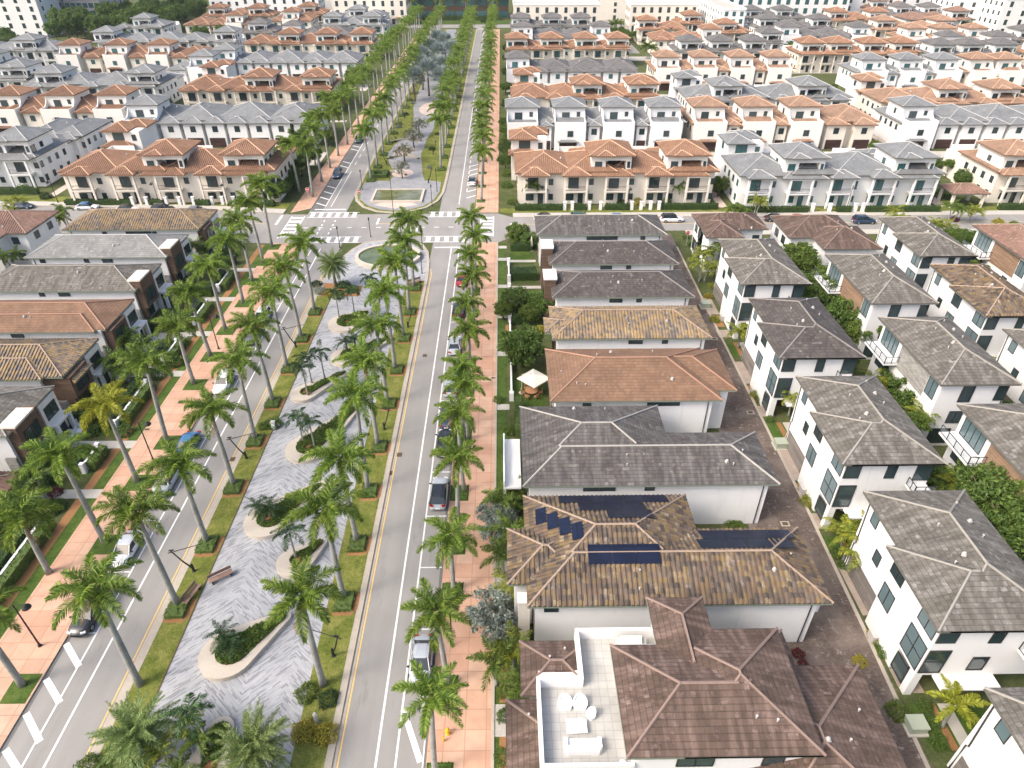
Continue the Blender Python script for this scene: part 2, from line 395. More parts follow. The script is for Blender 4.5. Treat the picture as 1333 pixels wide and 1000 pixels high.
# small things
M['solar'] = cladding('solar cell', (.009,.013,.030), .9, 1.0); M['solar'].node_tree.nodes['Principled BSDF'].inputs['Roughness'].default_value = .18
M['canvas'] = flat_mat('cream canvas', (.62,.58,.52), .9, .1)
M['wood'] = cladding('bench slats', (.26,.17,.13), 2, .12)
M['plastic'] = flat_mat('white moulded plastic', (.82,.82,.82), .4)
M['metalw'] = flat_mat('galvanised vent', (.46,.44,.42), .5)
M['tyre'] = flat_mat('tyre rubber', (.02,.02,.02), .8)
M['rim'] = flat_mat('alloy rim', (.45,.46,.47), .3, .5, .8)
M['carglass'] = flat_mat('car glass', (.012,.02,.025), .05, .8)
M['lampred'] = flat_mat('red lamp lens', (.35,.01,.01), .3)
M['lampwhite'] = flat_mat('clear lamp lens', (.75,.76,.78), .15, .6)
M['hydrant'] = flat_mat('yellow hydrant enamel', (.75,.38,.02), .5)
M['utilgreen'] = flat_mat('pale green utility enamel', (.33,.37,.29), .5)
M['thatch'] = rough_mat('wicker', (.42,.22,.12), .3, 9, .9)
M['stopred'] = flat_mat('sign red', (.5,.02,.03), .5)
CARC = {'white':(.72,.73,.74),'silver':(.42,.45,.48),'black':(.02,.022,.025),'navy':(.02,.045,.09),'teal':(.03,.085,.11),'grey':(.16,.175,.19),'red':(.30,.02,.02),'blue':(.04,.15,.32),'green':(.05,.10,.08)}
def paint(c):
    t = NT('car paint'); t.set(c, .28, .5)
    t.b.inputs['Coat Weight'].default_value = .6; t.b.inputs['Coat Roughness'].default_value = .05
    return t.mat
CARM = {k: paint(v) for k, v in CARC.items()}
# ------------------------------------------------------------------ roofs
def slope(mb, o, e, n, L, R, z, tan, barrel, uoff=0.0):
    """one face of a hip roof: eave from o along unit e (length L), rising along unit n, run limited to R and the 45 degree hips"""
    k = math.sqrt(1+tan*tan)
    def run(u): return max(0.0, min(u, L-u, R))
    if barrel:
        N = max(1, int(round(L/.42))); tw_ = L/N
        us = [tw_*(i+f) for i in range(N) for f in (0.0, .14, .5, .64)]+[L]
    else: us = sorted({0.0, min(R, L/2), max(L-R, L/2), L})
    def P(u, r, h=0.0):
        return (o[0]+e[0]*u+n[0]*r, o[1]+e[1]*u+n[1]*r, z+r*tan+h)
    hs = [.12 if (barrel and i % 4 in (1, 2)) else 0.0 for i in range(len(us))]
    for i in range(len(us)-1):
        a, b = us[i], us[i+1]; ra, rb = run(a), run(b)
        pts = [P(a,0,hs[i]), P(b,0,hs[i+1])]; uv = [(a+uoff,0),(b+uoff,0)]
        if rb > 1e-4: pts.append(P(b,rb,hs[i+1])); uv.append((b+uoff,rb*k))
        if ra > 1e-4: pts.append(P(a,ra,hs[i])); uv.append((a+uoff,ra*k))
        if len(pts) > 2: mb.face(pts, 0, uv)
def hip(mb, x0, y0, x1, y1, z, tan, barrel=False, fh=.2, caps=True, cr=.105, soffit=True, others=()):
    w, d = x1-x0, y1-y0; R = min(w, d)/2; zr = z+R*tan
    slope(mb, (x0,y0), (1,0), (0,1), w, R, z, tan, barrel, x0)
    slope(mb, (x1,y0), (0,1), (-1,0), d, R, z, tan, barrel, y0+.13)
    slope(mb, (x1,y1), (-1,0), (0,-1), w, R, z, tan, barrel, x0+.29)
    slope(mb, (x0,y1), (0,-1), (1,0), d, R, z, tan, barrel, y0+.21)
    c = [(x0,y0),(x1,y0),(x1,y1),(x0,y1)]
    for i in range(4):
        a, b = c[i], c[(i+1) % 4]
        mb.face([(*a,z-fh),(*b,z-fh),(*b,z+.004),(*a,z+.004)], 1)
    if soffit: mb.face([(x0,y0,z-fh),(x0,y1,z-fh),(x1,y1,z-fh),(x1,y0,z-fh)], 1)
    if w >= d: r0, r1 = (x0+R,(y0+y1)/2,zr), (x1-R,(y0+y1)/2,zr)
    else: r0, r1 = ((x0+x1)/2,y0+R,zr), ((x0+x1)/2,y1-R,zr)
    if caps:
        q = .07 if barrel else .02
        def seen(p):
            for k, (ox0,oy0,ox1,oy1,oz,ot,first) in enumerate(others):
                ds = sorted((p[0]-ox0, ox1-p[0], p[1]-oy0, oy1-p[1])); r = min(ds[0], (ox1-ox0)/2, (oy1-oy0)/2)
                if r < -.05: continue
                zo = oz+max(0,r)*ot
                if zo > p[2]+.05: return False
                if zo > p[2]-.05 and (first or ds[1]-ds[0] > .25): return False
            return True
        def T(a, b):
            a, b = Vector(a), Vector(b); n = 1 if not others else max(2, int((b-a).length/.3)); run = None
            for i in range(n+1):
                ok = i < n and seen(a.lerp(b, (i+.5)/n))
                if ok and run is None: run = i
                if not ok and run is not None:
                    p, e = a.lerp(b, run/n), a.lerp(b, i/n); mb.tube([(p.x,p.y,p.z+q), (e.x,e.y,e.z+q)], cr, 5, 2, False); run = None
        if (Vector(r1)-Vector(r0)).length > .05: T(r0, r1)
        if w >= d: pr = [(c[0],r0),(c[3],r0),(c[1],r1),(c[2],r1)]
        else: pr = [(c[0],r0),(c[1],r0),(c[2],r1),(c[3],r1)]
        for a, b in pr: T((a[0],a[1],z), b)
    return zr
def shed(mb, x0, y0, x1, y1, z, tan, barrel=False, fh=.16):
    """lean-to roof: eave along y0, hipped at both ends, top against a wall at y1"""
    L, R = x1-x0, y1-y0
    slope(mb, (x0,y0), (1,0), (0,1), L, R, z, tan, barrel, x0)
    zt = z+R*tan
    slope(mb, (x1,y0), (0,1), (-1,0), 2*R, R, z, tan, barrel)
    slope(mb, (x0,y1+R), (0,-1), (1,0), 2*R, R, z, tan, barrel)
    for a, b in (((x0,y0),(x1,y0)), ((x1,y0),(x1,y1)), ((x0,y1),(x0,y0))):
        mb.face([(*a,z-fh),(*b,z-fh),(*b,z+.004),(*a,z+.004)], 1)
    mb.face([(x0,y0,z-fh),(x0,y1,z-fh),(x1,y1,z-fh),(x1,y0,z-fh)], 1)
    for a, b in (((x0,y0,z+.03),(x0+R,y1,zt+.03)), ((x1,y0,z+.03),(x1-R,y1,zt+.03))): mb.tube([a,b], .1, 5, 2, False)
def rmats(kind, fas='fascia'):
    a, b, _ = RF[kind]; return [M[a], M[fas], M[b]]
def barrel(kind): return bool(RF[kind][2])
def roof_z(rects, x, y):
    best = 0
    for x0,y0,x1,y1,z,tan in rects:
        r = min(x-x0, x1-x, y-y0, y1-y, (x1-x0)/2, (y1-y0)/2)
        if r > 0: best = max(best, z+r*tan)
    return best

# ------------------------------------------------------------------ windows, doors and house fittings
_wc = {}
def win_mesh(w, h, nx=1, ny=1, gl='glass', fr='frame'):
    key = (round(w,2), round(h,2), nx, ny, gl, fr)
    if key not in _wc:
        mb = MB(); t = .06
        mb.face([(-w/2,-.03,0),(w/2,-.03,0),(w/2,-.03,h),(-w/2,-.03,h)], 1)
        for x in [-w/2+t/2] + [-w/2+w*i/nx for i in range(1, nx)] + [w/2-t/2]: mb.box(x-t/2,-.075,0,x+t/2,.02,h,0)
        for z in [t/2] + [h*i/ny for i in range(1, ny)] + [h-t/2]: mb.box(-w/2+t,-.072,z-t/2,w/2-t,.02,z+t/2,0)
        _wc[key] = mb.mesh('window', [M[fr], M[gl]])
    return _wc[key]
ROT = {'S':0.0, 'W':-PI/2, 'E':PI/2, 'N':PI}
def window(par, side, a, b, z, w, h, nx=1, ny=1, gl='glass', name='window', fr='frame'):
    """window on a wall facing side: a = coordinate along the wall (centre), b = the wall plane"""
    loc = (a, b, z) if side in 'SN' else (b, a, z)
    return link(name, win_mesh(w, h, nx, ny, gl, fr), par, loc, ROT[side])
_pc = {}
def panel(par, name, side, a, b, z, w, h, mat, d=.04):
    key = (name, round(w,2), round(h,2), mat)
    if key not in _pc:
        mb = MB(); mb.box(-w/2,-d,0,w/2,.02,h); _pc[key] = mb.mesh(name, M[mat])
    loc = (a, b, z) if side in 'SN' else (b, a, z)
    return link(name, _pc[key], par, loc, ROT[side])
_rc = {}
def railing(par, side, a, b, z, w, glassy=False, h=1.0):
    key = (round(w,1), glassy, h)
    if key not in _rc:
        mb = MB(); mb.box(-w/2,-.03,h-.06,w/2,.03,h); mb.box(-w/2,-.02,.06,w/2,.02,.11)
        n = max(2, int(w/(1.2 if glassy else .22)))
        for i in range(n+1):
            x = -w/2+w*i/n; q = .03 if glassy else .014
            mb.box(x-q,-q,0,x+q,q,h-.06)
        if glassy: mb.face([(-w/2,0,.11),(w/2,0,.11),(w/2,0,h-.06),(-w/2,0,h-.06)], 1)
        _rc[key] = mb.mesh('railing', [M['frame'], M['railglass']])
    loc = (a, b, z) if side in 'SN' else (b, a, z)
    return link('railing', _rc[key], par, loc, ROT[side])
_v = MB(); _v.lathe([(.07,0),(.07,.32),(.11,.33),(.11,.42),(0.0,.45)], 8); VENT1 = _v.mesh('roof_vent', M['metalw'])
_v = MB(); _v.box(-.2,-.2,0,.2,.2,.22); _v.lathe([(.16,.22),(.16,.3),(.2,.31),(.13,.45),(0,.47)], 10); VENT2 = _v.mesh('roof_vent', M['metalw'])
def vent(par, x, y, z, k=0): return link('roof_vent', VENT2 if k else VENT1, par, (x, y, z-.06), rnd.uniform(0,3), (.8,.8,.8))
def downspout(par, x, y, z1, side='S'):
    mb = MB(); o = -.06 if side in 'SW' else .06
    if side in 'SN': mb.tube([(x,y+o,0.1),(x,y+o,z1-1.0),(x,y+o,z1)], .055, 6)
    else: mb.tube([(x+o,y,0.1),(x+o,y,z1)], .055, 6)
    return mb.build('downspout', M['frame'], par)

# ------------------------------------------------------------------ palms and other plants
def frond(mb, o, az, el, L, droop, nst, ll, rng, plum=2, wid=.10, seg=7, m=0, tipw=.35, ldroop=.5, rach=.035):
    """a feather frond: a rachis curve with leaflets in several planes"""
    d = Vector((math.cos(az), math.sin(az), 0)); side = Vector((-math.sin(az), math.cos(az), 0))
    pts = [Vector(o)]; els = []
    for i in range(seg):
        e = el - droop*((i+.5)/seg)**1.25; els.append(e)
        pts.append(pts[-1] + (d*math.cos(e) + Vector((0,0,1))*math.sin(e))*(L/seg))
    els.append(els[-1])
    mb.tube(pts, [rach*(1-.8*i/seg) for i in range(seg+1)], 3, m, False)
    for j in range(nst):
        t = .10+.90*j/(nst-1); q = t*seg; i = min(seg-1, int(q)); f = q-i
        p = pts[i].lerp(pts[i+1], f); e = els[i]
        tan = d*math.cos(e)+Vector((0,0,1))*math.sin(e); up = tan.cross(side)*-1
        if up.z < 0: up = -up
        prof = min(1.0, .45+t*2.2)*(1 if t < .6 else 1-(t-.6)/.4*(1-tipw))
        for s in (-1, 1):
            for k in range(plum):
                a = (-.15 if plum == 1 else (-.5, .55, .05)[k]) + rng.uniform(-.22, .22)
                fw = .55 + .5*t + rng.uniform(-.1,.1)
                v = (side*s*math.cos(a) + up*math.sin(a) + tan*fw).normalized()
                l = ll*prof*rng.uniform(.82, 1.1)
                mid = p+v*(l*.5); v2 = (v+Vector((0,0,-ldroop*rng.uniform(.6,1.3)))).normalized(); tip = mid+v2*(l*.5)
                wv = v.cross(up if abs(v.dot(up)) < .9 else tan).normalized().cross(v)*(wid*.5)
                wv = tan*(wid*.5) if rng.random() < .6 else wv
                b = len(mb.v)
                mb.v += [tuple(p-wv*.6), tuple(p+wv*.6), tuple(mid+wv), tuple(mid-wv), tuple(tip)]
                mb.f += [(b,b+1,b+2,b+3),(b+3,b+2,b+4)]; mb.m += [m,m]; mb.uv += [None,None]
def royal_crown(seed, big=1.0, n=16, stations=38, plum=2):
    r = random.Random(seed); mb = MB()
    for i in range(n):
        q = i/n; az = i*2.39996+r.uniform(-.25,.25)
        el = 1.25-1.35*q+r.uniform(-.12,.12); L = (2.95+.65*math.sin(q*PI))*big*r.uniform(.9,1.08)
        frond(mb, (0.1*math.cos(az),.1*math.sin(az),-.15*q), az, el, L, 1.25+.5*q+r.uniform(-.15,.2), stations, .80*big, r, plum, .095)
    for i in range(seed % 3): frond(mb, (0,0,-.25), r.uniform(0,6.28), -.55, 2.6*big, .7, max(10, stations//2), .6*big, r, 1, .1, 7, 1)
    frond(mb, (0,0,0), r.uniform(0,6), 1.5, 2.3*big, .25, 12, .3, r, 1, .1)
    return mb
def fan_crown(seed, R=2.6, n=26):
    r = random.Random(seed); mb = MB()
    for i in range(n):
        az = i*2.39996; el = 1.3-1.75*i/n+r.uniform(-.1,.1)
        d = Vector((math.cos(az)*math.cos(el), math.sin(az)*math.cos(el), math.sin(el)))
        c = d*(R*.5); mb.tube([(0,0,0), c], .03, 3, 0, False)
        side = d.cross(Vector((0,0,1))); side = (side.normalized() if side.length > .05 else Vector((1,0,0))); up = side.cross(d)
        for k in range(15):
            a = -1.9+3.8*k/14; v = d*math.cos(a)+side*math.sin(a)+up*r.uniform(.05,.3)
            tip = c+v.normalized()*(R*.55)*r.uniform(.85,1.05); w = (d*-math.sin(a)+side*math.cos(a))*.11; mid = c.lerp(tip, .6)
            mb.face([c, mid-w, tip, mid+w])
    return mb
def trunk_mb(H, r0, r1, bulge=0.0, bend=(0,0), n=10):
    mb = MB(); pts = []; rr = []
    for i in range(9):
        t = i/8; pts.append((bend[0]*t*t, bend[1]*t*t, H*t-.05*(i == 0)))
        rr.append(r0+(r1-r0)*t + bulge*math.exp(-((t-.45)/.28)**2) + (.10*math.exp(-t*14)))
    mb.tube(pts, rr, n); return mb
def shaft_mb(r, h, n=8, m=0):
    mb = MB(); mb.lathe([(r*.95,0),(r*1.12,.15*h),(r*.9,.6*h),(r*.55,h)], n); return mb
RT = [trunk_mb(H, .27, .19, .05, b).mesh('trunk', M['bark'], True) for H, b in ((10.0,(0,0)),(10.0,(.25,.1)),(10.0,(-.2,.15)))]
RTB = ((0,0),(.25,.1),(-.2,.15))
RS = shaft_mb(.22, 1.5).mesh('crownshaft', M['shaft'], True); RSY = shaft_mb(.22, 1.5).mesh('crownshaft', M['shafty'], True)
RC = [royal_crown(100+i).mesh('crown', [M['palm'], M['deadfrond']]) for i in range(7)]
RCF = [royal_crown(200+i, 1.05, 16, 24, 2).mesh('crown', [M['palm'], M['deadfrond']]) for i in range(4)]
RCY = royal_crown(300).mesh('crown', [M['palmy'], M['deadfrond']])
def royal_palm(x, y, label, H=10.2, far=False, yellow=False, group=None, size=1.0):
    t = thing('royal_palm', label, 'palm tree', (x, y, .1), 0, group); t.rotation_euler = (rnd.gauss(0,.018), rnd.gauss(0,.018), 0)
    k = rnd.randrange(3); s = H/10.0; a = rnd.uniform(0, 6.28)
    link('trunk', RT[k], t, (0,0,0), 0, (.92*size, .92*size, s))
    bx, by = RTB[k]
    sh = link('crownshaft', RSY if yellow else RS, t, (bx*.92, by*.92, H-.08), 0, (size,size,1))
    me = RCY if yellow else (rnd.choice(RCF) if far else rnd.choice(RC))
    q = size*rnd.uniform(.94, 1.07)
    link('crown', me, t, (bx*.92, by*.92, H+1.25), a, (q, q, q*rnd.uniform(.92,1.05)))
    return t
def crown_simple(seed, n, L, el0, el1, droop, st, ll, plum, wid, m, ldroop=.5):
    r = random.Random(seed); mb = MB()
    for i in range(n):
        q = i/max(1, n-1); az = i*2.39996+r.uniform(-.3,.3)
        frond(mb, (0,0,0), az, el0+(el1-el0)*q+r.uniform(-.1,.1), L*r.uniform(.85,1.1), droop*r.uniform(.85,1.2), st, ll, r, plum, wid, 6, 0, .3, ldroop, .025)
    return mb.mesh('crown', M[m])
DC = [crown_simple(400+i, 64, 3.4, 1.4, -.8, .75, 28, .52, 2, .085, 'date', .15) for i in range(2)]
XC = [crown_simple(410+i, 9, 2.0, 1.1, -.05, 1.5, 18, .62, 1, .11, 'palmd', .5) for i in range(3)]
PG = [crown_simple(420+i, 16, 1.5, 1.2, -.2, 1.2, 16, .34, 1, .06, 'palmd', .3) for i in range(2)]
AC = [crown_simple(430+i, 13, 3.0, 1.25, .1, 1.35, 18, .75, 1, .14, 'areca', .5) for i in range(2)]
GC = [crown_simple(440+i, 11, 2.9, 1.2, .05, 1.45, 20, .7, 2, .12, 'treel', .5) for i in range(2)]
YC = crown_simple(450, 9, 3.1, 1.2, .2, 1.1, 26, .62, 2, .12, 'palmy', .35)
BC = [fan_crown(460+i).mesh('crown', M['bism']) for i in range(2)]
def small_palm(x, y, label, name, crown, H, r, sc=1.0, group=None, z=.1, lean=(0,0), mat='bark', stems=1):
    t = thing(name, label, 'palm tree', (x, y, z), rnd.uniform(0,6) if lean == (0,0) else 0, group)
    for k in range(stems):
        a = k*2.1; ox, oy = (0, 0) if stems == 1 else (.5*math.cos(a), .5*math.sin(a)); hh = H*(1-.16*k)
        link('trunk', trunk_mb(hh, r*1.25, r*.8, 0, (lean[0]+ox*1.6, lean[1]+oy*1.6), 7).mesh('trunk', M[mat], True), t, (ox, oy, 0))
        q = sc*(1-.08*k)
        link('crown', crown if not isinstance(crown, list) else rnd.choice(crown), t, (ox+lean[0]+ox*1.6, oy+lean[1]+oy*1.6, hh-.05), rnd.uniform(0,6), (q,q,q))
    return t
def leaf_at(mb, p, s, r, m=0, upb=.25):
    n = Vector((r.gauss(0,1), r.gauss(0,1), r.gauss(0,1)+upb)).normalized()
    a = n.cross(Vector((r.gauss(0,1), r.gauss(0,1), r.gauss(0,1)))).normalized()*s; b = n.cross(a)*.55
    p = Vector(p); k = len(mb.v); f = n*(s*.22)
    mb.v += [tuple(p-a), tuple(p+b+f), tuple(p+a), tuple(p-b+f)]
    mb.f += [(k,k+1,k+2),(k,k+2,k+3)]; mb.m += [m,m]; mb.uv += [None,None]
def crown_leaves(seed, rx, ry, rz, clumps, per, ls, flat=.0):
    r = random.Random(seed); mb = MB()
    for c in range(clumps):
        while True:
            u = Vector((r.uniform(-1,1), r.uniform(-1,1), r.uniform(-.8,1)))
            if .3 < u.length < 1.05: break
        cc = Vector((u.x*rx, u.y*ry, u.z*rz)); cr = .28*min(rx, rz)*r.uniform(.6,1.35)
        for i in range(per):
            d = Vector((r.gauss(0,1), r.gauss(0,1), r.gauss(0,1))).normalized()*(cr*(r.random()**.4))
            leaf_at(mb, cc+d, ls*r.uniform(.6,1.3), r)
    return mb
TC = [crown_leaves(500+i, 1, 1, .85, 80, 90, .07) for i in range(3)]
TCM = {m: [c.mesh('crown', M[m]) for c in TC] for m in ('tree','treel')}
TS = crown_leaves(520, 1, 1, .7, 75, 30, .05).mesh('crown', M['sparse'])
TSV = [crown_leaves(530+i, 1, 1, .8, 60, 40, .085).mesh('crown', M['silver']) for i in range(2)]
def limbs_mb(H, r, spread, rng):
    mb = MB(); mb.tube([(0,0,-.05),(rng.uniform(-.1,.1),.05,H*.5),(0,0,H)], [r*1.3, r, r*.75], 8)
    for i in range(5):
        a = i*1.257+rng.uniform(-.3,.3); z = H*rng.uniform(.7,1.0)
        mb.tube([(0,0,z),(spread*.4*math.cos(a),spread*.4*math.sin(a),z+spread*.35),(spread*.75*math.cos(a),spread*.75*math.sin(a),z+spread*.75)], [r*.5,r*.3,r*.12], 5)
    return mb
def tree(x, y, label, R, H, m='tree', name='broadleaf_tree', group=None, zr=.85, z=.05, trunk=None):
    t = thing(name, label, 'tree', (x, y, z), 0, group); th = H-R*zr if trunk is None else trunk
    link('trunk', limbs_mb(max(.4, th), .05+.05*R, R, rnd).mesh('trunk', M['barkb'], True), t)
    me = TS if m == 'sparse' else (rnd.choice(TSV) if m == 'silver' else rnd.choice(TCM[m]))
    link('crown', me, t, (0,0,H-R*zr*.9), rnd.uniform(0,6), (R, R, R*zr))
    return t
def bush_mesh(seed, m, name='foliage'):
    r = random.Random(seed); mb = MB()
    for i in range(800):
        d = Vector((r.gauss(0,1), r.gauss(0,1), abs(r.gauss(0,.9)))).normalized(); k = r.uniform(.62,1.02)*(1+.18*math.sin(d.x*5+seed)*math.cos(d.y*4))
        leaf_at(mb, d*k, r.uniform(.06,.125), r)
    return mb.mesh(name, M[m])
BUSH = {m: [bush_mesh(600+i*7+j, m, 'shrub') for i in range(2)] for j, m in enumerate(('tree','treel','hedged','red','yshrub','silver','cover','areca'))}
def shrub(x, y, label, R, m='tree', h=1.0, z=.0, name='shrub', group=None):
    o = link(name, rnd.choice(BUSH[m]), None, (x, y, z), rnd.uniform(0,6), (R*rnd.uniform(.9,1.1), R*rnd.uniform(.9,1.1), R*h))
    return tag(o, label, 'shrub', group)
def hedge_mesh(w, d, h, m, seed, name='hedge', dens=22, ls=.13):
    """clipped box of leaves w x d x h with a solid leafy core"""
    r = random.Random(seed); mb = MB(); q = .07
    mb.box(-w/2+q,-d/2+q,0,w/2-q,d/2-q,h-q, 0)
    def jit(): return r.uniform(-.07,.07)
    for i in range(int(w*d*dens)): leaf_at(mb, (r.uniform(-w/2,w/2), r.uniform(-d/2,d/2), h+jit()), ls*r.uniform(.6,1.2), r, 0, .8)
    for (L, fx) in ((w, 0), (d, 1)):
        for s in (-1, 1):
            for i in range(int(L*h*dens*.8)):
                a = r.uniform(-L/2, L/2); z = r.uniform(0, h)
                leaf_at(mb, (a, s*d/2+jit(), z) if fx == 0 else (s*w/2+jit(), a, z), ls*r.uniform(.6,1.2), r)
    return mb.mesh(name, M[m])
_hc = {}
def hedge(x0, y0, x1, y1, h, label, m='hedge', z=.0, name='hedge', group=None, dens=22, ls=.13):
    w, d = x1-x0, y1-y0; key = (round(w,1), round(d,1), h, m)
    if key not in _hc: _hc[key] = hedge_mesh(w, d, h, m, len(_hc)+40, 'hedge', dens, ls)
    o = link(name, _hc[key], None, ((x0+x1)/2, (y0+y1)/2, z))
    return tag(o, label, 'hedge', group)

# ------------------------------------------------------------------ cars
def car_body(kind):
    """lofted body (slot 0), facing +y; lengths in metres"""
    suv = kind == 'suv'
    L = 4.75; hw = .94; mb = MB()
    belt = 1.02 if suv else .90
    st = [(-L/2,.62,.50,.30),(-L/2+.12,.80,.74 if suv else .66,.24),(-L/2+.45,.90,belt+(.02 if suv else .02),.20),(-L/2+1.0,hw,belt,.20),(-.2,hw,belt-.02,.20),(.75,hw,belt-.04,.20),
          (1.15,.925,belt-.10,.20),(1.7,.89,belt-.17,.21),(2.1,.80,belt-.25,.25),(L/2-.06,.62,.56,.32),(L/2,.5,.48,.36)]
    prev = None
    for y, w, zt, zb in st:
        ring = [(0,zt+.035),(w*.55,zt+.03),(w*.86,zt-.03),(w*.97,zt-.14),(w,zt*.5+zb*.5),(w*.97,zb+.10),(w*.88,zb)]
        pts = [(x,y,z) for x,z in ring] + [(-x,y,z) for x,z in ring[::-1][:-1]]
        b = len(mb.v); mb.v += pts; n = len(pts)
        if prev is not None:
            for k in range(n):
                j = (k+1) % n; mb.f.append((prev+j,prev+k,b+k,b+j)); mb.m.append(0); mb.uv.append(None)
        else: mb.f.append(tuple(range(b,b+n))); mb.m.append(0); mb.uv.append(None)
        prev = b
    mb.f.append(tuple(range(prev,prev+n))[::-1]); mb.m.append(0); mb.uv.append(None)
    return mb
def car_cabin(kind):
    suv = kind == 'suv'; belt = 1.02 if suv else .90; ht = 1.62 if suv else 1.40
    yb0, yb1 = (-2.2, 1.05) if suv else (-1.75, 1.15)      # base rear / front
    yt0, yt1 = (-1.75, .25) if suv else (-1.0, .28)
    wb, wt = .86, .64
    g = MB(); r = MB()
    def q(y, w, z): return [(-w,y,z),(w,y,z)]
    B0, B1, T0, T1 = q(yb0,wb,belt-.03), q(yb1,wb*.93,belt-.09), q(yt0,wt,ht-.05), q(yt1,wt*.97,ht-.05)
    g.face([B1[1],B1[0],T1[0],T1[1]]); g.face([B0[0],B0[1],T0[1],T0[0]]); g.face([B0[1],B1[1],T1[1],T0[1]]); g.face([B1[0],B0[0],T0[0],T1[0]])
    # roof skin with soft edges and pillars
    ys = [yt0-.05, yt0+.12, (yt0+yt1)/2, yt1-.12, yt1+.05]; zs = [ht-.06, ht, ht+.025, ht, ht-.06]
    for i in range(4):
        for x0, x1, d0, d1 in ((-wt-.03,-wt*.6,-.06,0),(-wt*.6,wt*.6,0,0),(wt*.6,wt+.03,0,-.06)):
            r.face([(x0,ys[i],zs[i]+d0),(x1,ys[i],zs[i]+d1),(x1,ys[i+1],zs[i+1]+d1),(x0,ys[i+1],zs[i+1]+d0)])
    for s in (0, 1):
        for a, b, rad in ((B1[s],T1[s],.045),(B0[s],T0[s],.07)): r.tube([a,b], rad, 5)
        m0 = Vector(B0[s]).lerp(Vector(B1[s]), .5); m1 = Vector(T0[s]).lerp(Vector(T1[s]), .45); r.tube([m0,m1], .04, 5)
        r.tube([T0[s],T1[s]], .04, 5)
    return g, r
def car_proto(kind):
    me = {}
    me['body'] = car_body(kind).mesh('body', CARM['white'], True)
    g, r = car_cabin(kind); me['windows'] = g.mesh('windows', M['carglass']); me['roof'] = r.mesh('roof', CARM['white'], False)
    w = MB(); w.lathe([(.0,-.11),(.24,-.11),(.33,-.09),(.345,0),(.33,.09),(.24,.11),(0,.11)], 16)
    w.v = [(z, x, y) for x, y, z in w.v]
    rim = MB(); rim.lathe([(0,.118),(.1,.125),(.2,.115),(.235,.10)], 10); rim.lathe([(0,-.118),(.1,-.125),(.2,-.115),(.235,-.10)], 10); rim.v = [(z, x, y) for x, y, z in rim.v]
    me['tyre'] = w.mesh('wheel', M['tyre'], True); me['rim'] = rim.mesh('rim', M['rim'], True)
    zt = .78 if kind == 'suv' else .68
    h = MB(); h.box(-.2,-.12,-.07,.2,.06,.07); me['head'] = h.mesh('headlight', M['lampwhite']); me['tail'] = h.mesh('taillight', M['lampred'])
    p = MB(); p.box(-.26,-.02,-.06,.26,.02,.06); me['plate'] = p.mesh('number_plate', M['plastic'])
    mi = MB(); mi.box(-.1,-.07,-.06,.1,.07,.06); me['mirror'] = mi.mesh('mirror', M['black'])
    me['zt'] = zt
    return me
CP = {k: car_proto(k) for k in ('sedan','suv')}
def car(x, y, label, col, kind='sedan', rz=0.0, z=0.0, group=None, two=None):
    t = thing('parked_car', label, 'car', (x, y, z), rz, group); me = CP[kind]
    for nm in ('body','roof'):
        o = link(nm, me[nm], t); o.material_slots[0].link = 'OBJECT'; o.material_slots[0].material = CARM[two if (nm == 'roof' and two) else col]
    link('windows', me['windows'], t)
    for sx in (-1, 1):
        for yy in (1.42, -1.42):
            w = link('wheel', me['tyre'], t, (sx*.84, yy, .345)); link('rim', me['rim'], w)
        link('headlight', me['head'], t, (sx*.60, 2.18, me['zt']-.10), sx*-.35)
        link('taillight', me['tail'], t, (sx*.64, -2.27, me['zt']+.05), sx*.25+PI)
        link('mirror', me['mirror'], t, (sx*.98, .85, .98 if kind == 'sedan' else 1.08))
    link('number_plate', me['plate'], t, (0, -2.385, .5))
    return t
# ------------------------------------------------------------------ ground, roads, pavements
def sheet(name, poly, z, m):
    mb = MB(); mb.face([(x,y,z) for x,y in poly]); o = mb.build(name, M[m])
    if o.data.polygons[0].normal.z < 0: o.data.flip_normals()
    return struct(o)
def rect(x0, y0, x1, y1): return [(x0,y0),(x1,y0),(x1,y1),(x0,y1)]
def slab(name, poly, z1, m, side='concrete', z0=-.05):
    mb = MB(); mb.prism(poly, z0, z1, 1, 0); return struct(mb.build(name, [M[m], M[side]]))
sheet('ground', rect(-1500,-300,1500,2600), -.03, 'ground')
sheet('boulevard_road', rect(-13.45,10,-6.05,420), 0, 'asphalt')
sheet('boulevard_road', rect(-38.35,10,-30.75,134), 0, 'asphalt')
sheet('boulevard_road', rect(-40.85,134,-33.0,420), 0, 'asphalt'); sheet('parking_lane', rect(-40.8,138.5,-38.3,400), .005, 'asphaltd')
sheet('cross_street', [(-420,128),(-100,126),(-44.2,121.6),(-.9,121.6),(3,125.4),(30,126.9),(420,126.9),(420,134.3),(2,134.3),(-1,136.6),(-44.2,136.6),(-64,139.6),(-103,142.4),(-420,154)], .004, 'asphalt')
sheet('end_street', rect(-160,411,120,424), .004, 'asphalt')
sheet('north_lane', rect(54.5,330,61.5,470), .0, 'asphalt')
